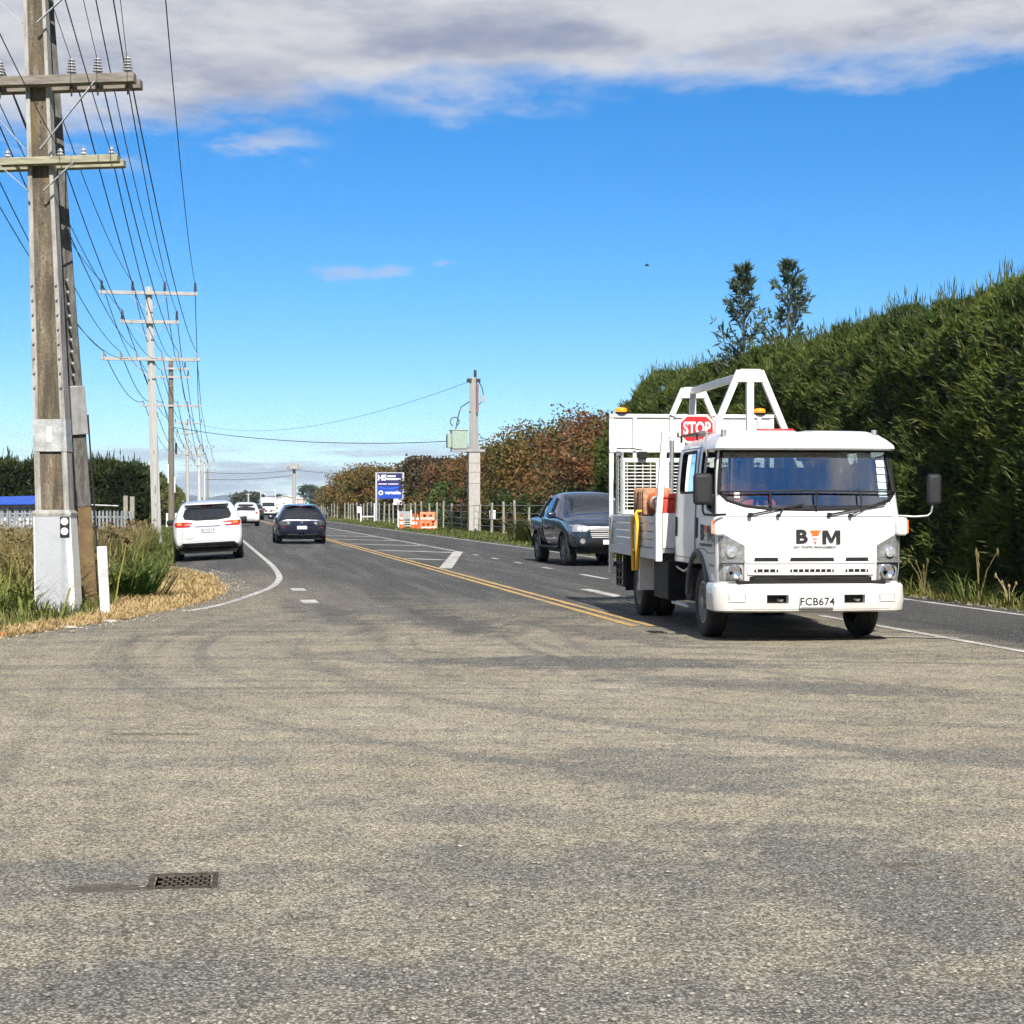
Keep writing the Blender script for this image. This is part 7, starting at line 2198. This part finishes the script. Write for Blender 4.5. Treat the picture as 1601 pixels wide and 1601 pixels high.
    MB().tube([(0, 0, 0), (0.06, 0, 0.4), (0.14, 0, 0.75), (0.17, 0, 0.95)], [0.014, 0.012, 0.009, 0.007], 6).build('stalk', mat('yellow_stalk', (0.36, 0.30, 0.07), 0.7), T, smooth=60)
    v, f = leaves_np(np.tile(np.array([[0.17, 0, 0.96]]), (60, 1)), rng.normal(size=(60, 3)) + np.array([0, 0, 0.5]), 0.11 * np.ones(60), 0.035 * np.ones(60))
    link_mesh('seed_head', np_mesh('seed_head', v, f), BRN, T)
    FL = leaf_mat('flax_leaves', [(0.0, (0.02, 0.035, 0.01)), (0.5, (0.06, 0.085, 0.02)), (1.0, (0.15, 0.16, 0.05))], 0.2)
    clump('flax_bush', 'green flax bush at the road edge left of the dark pickup', 1.3, 70.0, 300, 0.7, 1.3, 0.07, FL, spread=0.6)
    # rank stalks at the hedge foot
    for (xp, yp, n, h, lab) in ((1445, 928, 26, 0.55, 'dry grass clump with tall stalks at the hedge foot right of the truck bumper'), (1530, 940, 34, 0.75, 'tallest clump of dry stalks at the hedge foot, towards the picture edge'), (1578, 946, 24, 0.45, 'low grass clump with stalks at the hedge foot by the picture edge')):
        D = 4116 / (yp - 788); x = (xp - 800.5) * D / 2800
        clump('stalk_clump', lab, x, D, n * 4, h * 0.35, h * 0.8, 0.016, GRN, 'grass clump', 0.28, 0.6, heads=4, group='clumps at the hedge foot')


LEAFY = leaf_mat('lush_strap_leaves', [(0.0, (0.03, 0.075, 0.014)), (0.6, (0.075, 0.15, 0.028)), (1.0, (0.14, 0.21, 0.05))], 0.25)
make_hedges(); make_trees(); make_grass()

# =================================================================== FENCES, SIGN, ROADWORKS, BUILDINGS, HILLS
def make_post_fence():
    T = thing('post_wire_fence', 'long fence of pale round posts along the right verge in front of the trees', 'fence', (0, 0, 0))
    PM = mat('pale_fence_post', (0.30, 0.29, 0.235), 0.9, var=0.2, nscale=3, stretch=(3, 3, 0.7))
    me = MB().tube([(0, 0, -0.1), (0, 0, 1.62)], [0.068, 0.06], 8).mesh('post'); me.shade_smooth(); me.set_sharp_from_angle(angle=R(40))
    k = 0; t = 58.0
    while t < 236:
        p = RP(14.7 + 0.05 * math.sin(k * 1.7), t)
        o = link_mesh('post', me, PM, T); o.location = (p.x, p.y, -0.03); o.scale = (1, 1, 0.93 + 0.12 * ((k * 37) % 10) / 10); o.rotation_euler = (R(1.5 * math.sin(k * 2.3)), R(1.5 * math.cos(k * 1.3)), 0)
        k += 1; t += 3.6
    for z in (0.35, 0.7, 1.05, 1.4):
        a, b = RP(14.61, 58), RP(14.61, 236)
        MB().tube([(a.x, a.y, z), (b.x, b.y, z)], 0.012, 4).build('fence_wire', STEEL, T)


def at_px(xp, D, z=0.0):
    return Vector(((xp - 800.5) * D / 2800, D, z))


def make_sign():
    D = 152
    T = thing('billboard', 'tall blue and navy roadside sign on two grey posts among the trees', 'sign', at_px(609.5, D, -0.03), R(4))
    sc = D / 2800
    w_, z0, z1 = 42 * sc, 1.6, 1.47 + 49 * sc
    for sx in (-1, 1):
        MB().box(sx * w_ / 2 - 0.08, sx * w_ / 2 + 0.08, -0.08, 0.08, 0, z1 + 0.05).build('post', mat('sign_post_grey', (0.45, 0.46, 0.5), 0.5, 0.3), T)
    MB().box(-w_ / 2, w_ / 2, -0.06, 0.06, z1 - 0.02, z1 + 0.06).build('top_rail', MATS['sign_post_grey'], T)
    NV = mat('navy_panel', (0.02, 0.022, 0.11), 0.4, var=0.05); BL = mat('royal_blue_panel', (0.01, 0.055, 0.42), 0.4, var=0.05)
    zm = z1 - 20 * sc
    up = MB().box(-w_ / 2 + 0.09, w_ / 2 - 0.09, -0.04, 0.04, zm + 0.02, z1 - 0.03).build('upper_panel', NV, T)
    zb = z1 - 40 * sc
    lo = MB().box(-w_ / 2 + 0.09, w_ / 2 - 0.09, -0.04, 0.04, zb, zm - 0.02).build('lower_panel', BL, T)
    MB().box(w_ * 0.14, w_ / 2 - 0.09, -0.04, 0.04, zb - 0.55, zb - 0.01).build('white_panel', WHITE_M, T)
    F = lambda x, z: face_M((x, -0.043, z), (1, 0, 0), (0, 0, 1))
    text('lettering', 'H5', 0.62, WHITE_M, up, F(-w_ * 0.28, z1 - 0.42), bold=0.03)
    for x0, x1, z in ((-0.10, 0.22, z1 - 0.28), (-0.10, 0.40, z1 - 0.52)):
        MB().box(x0 * w_, x1 * w_, -0.046, -0.041, z - 0.07, z + 0.07).build('text_bar', WHITE_M, up)
    for x0, x1 in ((-0.42, -0.10), (-0.06, 0.32)):
        MB().box(x0 * w_, x1 * w_, -0.046, -0.041, zm + 0.10, zm + 0.20).build('text_bar', mat('pale_lilac', (0.55, 0.52, 0.70), 0.5), up)
    text('lettering', 'versatile', 0.40, WHITE_M, lo, F(w_ * 0.12, zm - 0.58), bold=0.014)
    M = Matrix.Translation((-w_ * 0.33, -0.042, zm - 0.60)) @ Matrix.Rotation(R(90), 4, 'X')
    MB().lathe([(0.10, 0), (0.17, 0.004), (0.20, 0.0)], 20, M, close=False).build('emblem', WHITE_M, lo)
    MB().tube([(-w_ * 0.36, -0.045, zm - 0.10), (-w_ * 0.2, -0.045, zm - 0.24), (0.1, -0.045, zm - 0.27), (w_ * 0.3, -0.045, zm - 0.12)], 0.02, 5).build('swoosh', mat('sky_swoosh', (0.08, 0.25, 0.75), 0.4), lo)


def make_roadworks():
    OR = mat('bright_cone_orange', (0.85, 0.13, 0.03), 0.5, var=0.08); WB = mat('reflective_white', (0.80, 0.80, 0.78), 0.4)
    labs = ['orange road cone with white bands standing alone at the verge left of the barriers', 'orange road cone, first of the pair beside the stacked barriers', 'orange road cone touching the stacked orange barriers']
    src = None
    for (xp, D), lab in zip(((628, 108), (646, 107), (653, 106)), labs):
        if src is None:
            c = thing('road_cone', lab, 'traffic cone', at_px(xp, D, 0.0), 0, 'cones on the right verge')
            MB().box(-0.2, 0.2, -0.2, 0.2, -0.03, 0.05).build('base', OR, c, bevel=0.015)
            MB().lathe([(0.15, 0.05), (0.125, 0.25)], 16, close=False).build('shell', OR, c, smooth=50, fix=False)
            MB().lathe([(0.125, 0.25), (0.105, 0.42)], 16, close=False).build('band', WB, c, smooth=50, fix=False)
            MB().lathe([(0.105, 0.42), (0.085, 0.55)], 16, close=False).build('shell', OR, c, smooth=50, fix=False)
            MB().lathe([(0.085, 0.55), (0.065, 0.68)], 16, close=False).build('band', WB, c, smooth=50, fix=False)
            MB().lathe([(0.065, 0.68), (0.035, 0.90), (0.001, 0.90)], 16, close=False).build('tip', OR, c, smooth=50, fix=False)
            src = c
        else:
            c = copy_tree(src); c.location = at_px(xp, D, 0.0); c['label'] = lab
    # stacked plastic barriers
    PB = mat('faded_barrier_orange', (0.86, 0.22, 0.10), 0.55, var=0.15)
    for i, (xp, z0, rz, lab) in enumerate(((671, 0.0, 6, 'orange plastic barrier at the bottom of the heap on the verge'), (669, 0.52, -8, 'orange plastic barrier lying on top of the heap on the verge'), (664, 0.0, 40, 'orange plastic barrier leaning at the front of the heap on the verge'))):
        D = 106 - (1.2 if i == 2 else 0)
        b = thing('plastic_barrier', lab, 'barrier', at_px(xp, D, z0 - 0.02), R(rz), 'orange barriers on the right verge')
        bs = MB().prism([(-0.22, 0), (0.22, 0), (0.10, 0.5), (-0.10, 0.5)], -0.45, 0.45, 'x').mesh()
        bs = boolean_cut(bs, [MB().box(-0.28, -0.06, -0.5, 0.5, 0.2, 0.36).mesh(), MB().box(0.06, 0.28, -0.5, 0.5, 0.2, 0.36).mesh()])
        link_mesh('barrier_body', bs, PB, b)
        MB().box(-0.40, 0.40, -0.20, -0.175, 0.08, 0.16).build('white_band', WB, b)
    # grey notice on white posts behind the cones
    s = thing('notice_board', 'grey notice board on two white posts behind the road cones', 'sign', at_px(633, 111, -0.03))
    for sx in (-1, 1): MB().box(sx * 0.40 - 0.04, sx * 0.40 + 0.04, -0.04, 0.04, 0, 1.12).build('post', WHITE_M, s)
    MB().box(-0.36, 0.36, -0.02, 0.02, 0.55, 1.05).build('panel', mat('notice_grey', (0.33, 0.34, 0.36), 0.5), s)
    for z in (0.12, 0.26, 0.40): MB().box(-0.36, 0.36, -0.015, 0.015, z, z + 0.06).build('slat', mat('notice_slat', (0.45, 0.45, 0.42), 0.6), s)
    s = thing('notice_box', 'small white box on a thin post beside the transformer pole', 'meter box', at_px(770, 92, -0.03))
    MB().box(-0.03, 0.03, -0.03, 0.03, 0, 0.75).build('post', mat('pale_fence_post', (0.42, 0.41, 0.34)), s)
    MB().box(-0.16, 0.16, -0.10, 0.10, 0.72, 1.18).build('box', WHITE_M, s, bevel=0.02)
    s = thing('white_gate_frame', 'low white frame beside the fence left below the blue sign', 'gate', at_px(575, 150, -0.03))
    MB().box(-0.62, -0.50, -0.05, 0.05, 0, 1.25).build('post', WHITE_M, s); MB().box(0.52, 0.62, -0.05, 0.05, 0, 1.55).build('post', WHITE_M, s)
    MB().box(-0.50, 0.52, -0.03, 0.03, 0.40, 0.50).build('rail', WHITE_M, s); MB().box(-0.85, -0.63, -0.05, 0.05, 0.75, 1.3).build('panel', WHITE_M, s)


def make_left_yard():
    T = thing('picket_fence', 'grey palisade fence half hidden by the weeds behind the near power pole', 'fence', (0, 0, 0))
    PK = mat('grey_pickets', (0.24, 0.26, 0.28), 0.8, 0.0, var=0.15)
    me = MB().prism([(-0.035, 0), (0.035, 0), (0.035, 1.28), (0.0, 1.34), (-0.035, 1.28)], -0.012, 0.012, 'y').mesh('picket')
    x = -24.0; k = 0
    while x < -13.3:
        o = link_mesh('picket', me, PK, T); o.location = (x, 62 + 0.08 * (x + 13), -0.08); o.rotation_euler = (0, R(1.2 * math.sin(k * 3.1)), 0)
        x += 0.125; k += 1
    for z in (0.35, 1.02):
        MB().bar((-24, 62.03 + 0.08 * -11, z), (-13.2, 62.03, z), 0.05, 0.06).build('rail', PK, T)
    MB().bar((-13.25, 62, 1.22), (-12.95, 62, 0.0), 0.08, 0.05).build('end_brace', PK, T)
    MB().tube([(-16.3, 61.9, 1.50), (-13.6, 61.9, 1.40)], 0.03, 6).build('top_pipe', STEEL, T)
    for i, xx in enumerate((-13.45, -13.22)):
        p = thing('gate_post', ('left' if i == 0 else 'right') + ' of two weathered timber gate posts at the end of the palisade fence', 'post', (xx, 62.4, -0.1), 0, 'twin gate posts')
        MB().box(-0.075, 0.075, -0.06, 0.06, 0, 1.86 - 0.03 * i).build('post_shaft', mat('gate_timber', (0.27, 0.26, 0.22), 0.9, var=0.25), p, bevel=0.015)
        MB().box(-0.085, 0.085, -0.07, 0.07, 1.0, 1.05).build('strap', BLACKM, p)
    b = thing('tarp_shelter', 'low white shed with a blue tarpaulin roof behind the fence at the left edge', 'shed', (-21.5, 69, -0.1))
    WL = mat('pale_blue_wall', (0.62, 0.68, 0.74), 0.6, var=0.06)
    MB().box(-5, 3.4, 0, 4, 0, 1.42).build('wall', WL, b)
    for k in range(28): MB().box(-5 + k * 0.30, -4.96 + k * 0.30, -0.03, 0.0, 0, 1.40).build('wall_rib', WL, b)
    BT = mat('blue_tarpaulin', (0.015, 0.08, 0.48), 0.5, var=0.15, nscale=3, bump=0.3, bscale=4)
    MB().add([(-5.2, -0.4, 1.50), (3.5, -0.4, 1.60), (3.5, 4.2, 1.95), (-5.2, 4.2, 1.72), (-5.2, -0.4, 1.46), (3.5, -0.4, 1.56), (3.5, 4.2, 1.91), (-5.2, 4.2, 1.68)], [(0, 1, 2, 3), (7, 6, 5, 4), (0, 4, 5, 1), (1, 5, 6, 2), (2, 6, 7, 3), (3, 7, 4, 0)]).build('roof', BT, b)
    MB().bar((-5.2, -0.42, 1.42), (3.5, -0.42, 1.48), 0.06, 0.08).build('roof_edge', INK, b)
    for k, xx in enumerate((-3.6, -2.2, -0.6, 0.9, 2.2)):
        MB().box(xx - 0.05, xx + 0.05, -0.44, -0.34, 0, 1.5).build('roof_post', mat('dark_post', (0.05, 0.055, 0.06), 0.7), b)


def make_far():
    # far white gabled shed
    def gable(name, label, xp0, xp1, D, eave, ridge, depth, wm, rm, doors=True):
        a = at_px(xp0, D); b = at_px(xp1, D); wd = b.x - a.x
        T = thing(name, label, 'building', ((a.x + b.x) / 2, D, -0.05))
        MB().prism([(-wd / 2, 0), (wd / 2, 0), (wd / 2, eave), (0, ridge), (-wd / 2, eave)], 0, depth, 'y').build('wall', wm, T)
        for sx in (-1, 1):
            MB().bar((sx * (wd / 2 + 0.3), -0.3, eave - 0.1), (0, -0.3, ridge + 0.12), 0.1, 0.22, up=(0, 0, 1)).build('barge_board', rm, T)
            v = [(sx * (wd / 2 + 0.3), -0.4, eave - 0.08), (0, -0.4, ridge + 0.14), (0, depth + 0.4, ridge + 0.14), (sx * (wd / 2 + 0.3), depth + 0.4, eave - 0.08)]
            MB().add(v + [(p[0], p[1], p[2] + 0.12) for p in v], [(0, 1, 2, 3), (7, 6, 5, 4), (0, 4, 5, 1), (1, 5, 6, 2), (2, 6, 7, 3), (3, 7, 4, 0)]).build('roof', rm, T)
        if doors:
            for k in (-0.28, 0.05):
                MB().box(wd * k, wd * (k + 0.16), -0.08, -0.02, 0, eave * 0.75).build('door', mat('far_door_grey', (0.42, 0.44, 0.46), 0.6), T)
        return T
    WS = mat('far_shed_white', (0.76, 0.76, 0.72), 0.6, var=0.04); RG = mat('far_roof_grey', (0.60, 0.60, 0.58), 0.6)
    gable('white_shed', 'white gabled shed far down the road behind the dark wagon', 412, 480, 560, 2.2, 4.1, 25, WS, RG)
    t = thing('red_framed_panel', 'dusky red panel on the wall of the far white shed', 'sign', at_px(470, 556, 0))
    MB().box(-1.1, 1.1, -0.1, 0.1, 0.6, 3.0).build('panel', mat('dusky_red', (0.36, 0.14, 0.12), 0.6), t)
    MB().box(-0.85, 0.85, -0.13, -0.11, 1.7, 2.6).build('pale_inset', mat('pale_inset', (0.6, 0.5, 0.47), 0.6), t)
    t = thing('turquoise_building', 'flat turquoise building with a dark roof right of the far white shed', 'building', at_px(492, 520, -0.05))
    MB().box(-2.4, 2.4, 0, 8, 0, 2.5).build('wall', mat('turquoise_wall', (0.16, 0.56, 0.68), 0.6), t)
    MB().box(-3.2, 4.2, -0.5, 8.5, 2.5, 3.0).build('roof', mat('dark_green_roof', (0.04, 0.07, 0.065), 0.7), t)
    MB().box(1.2, 2.2, -0.04, 0.0, 0.2, 2.2).build('door', WHITE_M, t)
    t = thing('orange_building', 'small orange building far down the road', 'building', at_px(401, 540, -0.05))
    MB().box(-1.9, 1.9, 0, 6, 0, 2.3).build('wall', mat('orange_wall', (0.62, 0.27, 0.09), 0.6), t)
    MB().box(-2.2, 2.2, -0.3, 6.3, 2.3, 2.55).build('roof', mat('pale_far_roof', (0.55, 0.50, 0.42), 0.7), t)
    for k in (-1.2, 0.2): MB().box(k, k + 0.8, -0.05, -0.01, 0.9, 1.7).build('window', DARKGL, t)
    # long white fence / low wall beyond the van
    t = thing('white_wall', 'low white wall beside the road far beyond the dark wagon', 'wall', at_px(428, 330, -0.05))
    for k in range(9): MB().box(-3.4 + k * 0.78, -2.66 + k * 0.78, 0, 0.15, 0, 1.15).build('wall_panel', WS, t)
    MB().box(-3.5, 3.7, -0.03, 0.18, 1.15, 1.22).build('coping', RG, t)
    # street lamps
    for i, (xp, D, top, lab) in enumerate(((408, 300, 767, 'leftmost of three far white lamp posts'), (416, 330, 771, 'middle one of three far white lamp posts'), (431, 300, 766, 'rightmost of three far white lamp posts, its arm curving left'))):
        h = 1.47 + (788 - top) * D / 2800
        t = thing('street_lamp', lab, 'street lamp', at_px(xp, D, -0.05), 0, 'far street lamps')
        LM = mat('lamp_white', (0.66, 0.68, 0.70), 0.5)
        MB().tube([(0, 0, 0), (0, 0, h * 0.92), (-0.12, 0, h * 0.99), (-0.5, 0, h)], [0.09, 0.07, 0.06, 0.05], 8).build('post', LM, t, smooth=50)
        MB().box(-0.95, -0.45, -0.09, 0.09, h - 0.05, h + 0.05).build('lamp_head', LM, t, bevel=0.03)
    t = thing('grey_pole', 'grey pole standing in front of the far grey-green trees', 'utility pole', at_px(388.5, 300, -0.05))
    MB().tube([(0, 0, 0), (0, 0, 3.3)], [0.16, 0.12], 8).build('shaft', mat('far_pole', (0.45, 0.45, 0.45), 0.8), t, smooth=50)
    MB().bar((-0.5, 0, 3.15), (0.5, 0, 3.15), 0.1, 0.1).build('crossarm', mat('far_pole', (0.45, 0.45, 0.45)), t)
    # distant trees
    FG = leaf_mat('far_grey_green', [(0.0, (0.035, 0.048, 0.034)), (0.5, (0.075, 0.09, 0.06)), (1.0, (0.12, 0.13, 0.08))], 0.2, zscale=0.2)
    for i, (xp, D, h, r, low, lab) in enumerate(((372, 420, 4.0, 3.0, 0.1, 'grey-green far tree left of the far grey pole'), (384, 400, 4.4, 3.2, 0.1, 'grey-green far tree behind the far grey pole'), (399, 430, 4.3, 3.0, 0.1, 'grey-green far tree right of the far grey pole'),
                                               (485, 480, 7.0, 2.6, 0.60, 'tall bare-stemmed far pine, left of two above the dark wagon'), (503, 500, 6.4, 3.4, 0.50, 'bare-stemmed far pine, right of two above the dark wagon'), (440, 700, 5.2, 4, 0.1, 'dark far tree behind the white shed'), (515, 330, 3.4, 4.0, 0.1, 'far brown-green tree at the end of the post fence'))):
        tree('tree', lab, at_px(xp, D), h, r, FG, 26, 60, 0.55, 500 + i, low=low, group='far trees', layer=0.3)
    # hills
    def hill(key, pts, D, c, depth=1500):
        name = 'hills'
        front = [((x - 800.5) * D / 2800, D + 0.0, 1.47 + (788 - y) * D / 2800) for x, y in pts]
        rows = [[(p[0], p[1] - depth * 0.5, -5.0) for p in front], [(p[0], p[1] - depth * 0.2, p[2] * 0.55) for p in front], front, [(p[0], p[1] + depth * 0.4, p[2] * 0.5) for p in front], [(p[0], p[1] + depth, -5.0) for p in front]]
        m = []
        for r in rows:
            m.append([(x + 30 * nz((x, y, z), 0.004), y, z + (8 * nz((x, y, z), 0.006, 2) if z > 0 else 0)) for x, y, z in r])
        o = MB().grid(m).build(name, mat(key + '_slope', c, 0.95, var=0.25, nscale=0.004), smooth=60, fix=False)
        tag(o, kind='structure')
    prof = []
    for x in range(-900, 2600, 12):
        y = 777 + 3.5 * math.sin(x * 0.021) + 2.2 * math.sin(x * 0.057 + 1) - 9 * math.exp(-((x - 352) / 22) ** 2) - 6 * math.exp(-((x - 432) / 20) ** 2) - 3 * math.exp(-((x - 395) / 14) ** 2)
        prof.append((x, y))
    hill('far_hills', prof, 7600, (0.035, 0.050, 0.035))
    prof2 = []
    for x in range(-700, 2400, 12):
        y = 784 + 2.5 * math.sin(x * 0.033 + 2) - 5 * math.exp(-((x - 338) / 20) ** 2) - 6 * math.exp(-((x - 368) / 14) ** 2)
        prof2.append((x, y))
    hill('near_hills', prof2, 3600, (0.12, 0.095, 0.055), 700)


def make_bits():
    t = thing('orange_scrap', 'small bright orange scrap on the verge at the left edge of the picture', 'litter', (-5.72, 20.0, 0.0))
    MB().prism([(-0.06, -0.02), (0.05, -0.03), (0.07, 0.02), (-0.04, 0.04)], 0.0, 0.035, 'z').build('scrap', ORANGE, t)
    for i, (x, y, lab) in enumerate(((-5.02, 22.3, 'pale flat stone at the grass edge in front of the marker post'), (-5.25, 21.2, 'pale flat stone at the grass edge in front of the near power pole'))):
        me = MB().lathe([(0.001, -0.01), (0.10, 0.0), (0.08, 0.02), (0.001, 0.028)], 9, Matrix.Diagonal((1.2, 0.7, 1, 1)), close=False).mesh()
        o = link_mesh('flat_stone', me, mat('pale_stone', (0.36, 0.34, 0.29), 0.9, var=0.15), None, smooth=40)
        o.location = (x, y, gz(x, y) + 0.008); tag(o, lab, 'stone', 'stones at the grass edge')
    b = thing('bird', 'tiny dark bird flying in the blue sky above the trees', 'bird', (9.05, 120, 17.45), R(70))
    bd = MB().lathe([(0.001, -0.17), (0.045, -0.10), (0.06, 0.0), (0.045, 0.09), (0.02, 0.15), (0.001, 0.19)], 8, Matrix.Rotation(R(90), 4, 'X'), close=False)
    bd.add([(0.02, -0.05, 0.01), (0.02, 0.07, 0.01), (0.20, 0.05, 0.09), (0.38, -0.03, 0.05), (0.20, -0.04, 0.09)], [(0, 1, 2, 4), (4, 2, 3)])
    bd.add([(-0.02, -0.05, 0.01), (-0.02, 0.07, 0.01), (-0.20, 0.05, 0.09), (-0.38, -0.03, 0.05), (-0.20, -0.04, 0.09)], [(1, 0, 4, 2), (2, 4, 3)])
    bd.build('body', INK, b)


make_post_fence(); make_sign(); make_roadworks(); make_left_yard(); make_far(); make_bits()


def make_haze():
    m = bpy.data.materials.new('haze_air'); m.use_nodes = True
    nt = m.node_tree; nt.nodes.clear(); t = NT(nt)
    pv = t.node('ShaderNodeVolumePrincipled')
    pv.inputs['Color'].default_value = (0.62, 0.78, 1.0, 1)
    pv.inputs['Density'].default_value = 0.00010
    pv.inputs['Anisotropy'].default_value = 0.0
    out = t.node('ShaderNodeOutputMaterial'); nt.links.new(pv.outputs[0], out.inputs['Volume'])
    o = MB().box(-9800, 9800, -9800, 9800, -7, 105).build('haze', m)
    tag(o, 'thin blue haze filling the air over the plain', 'haze', kind='stuff')


make_haze()
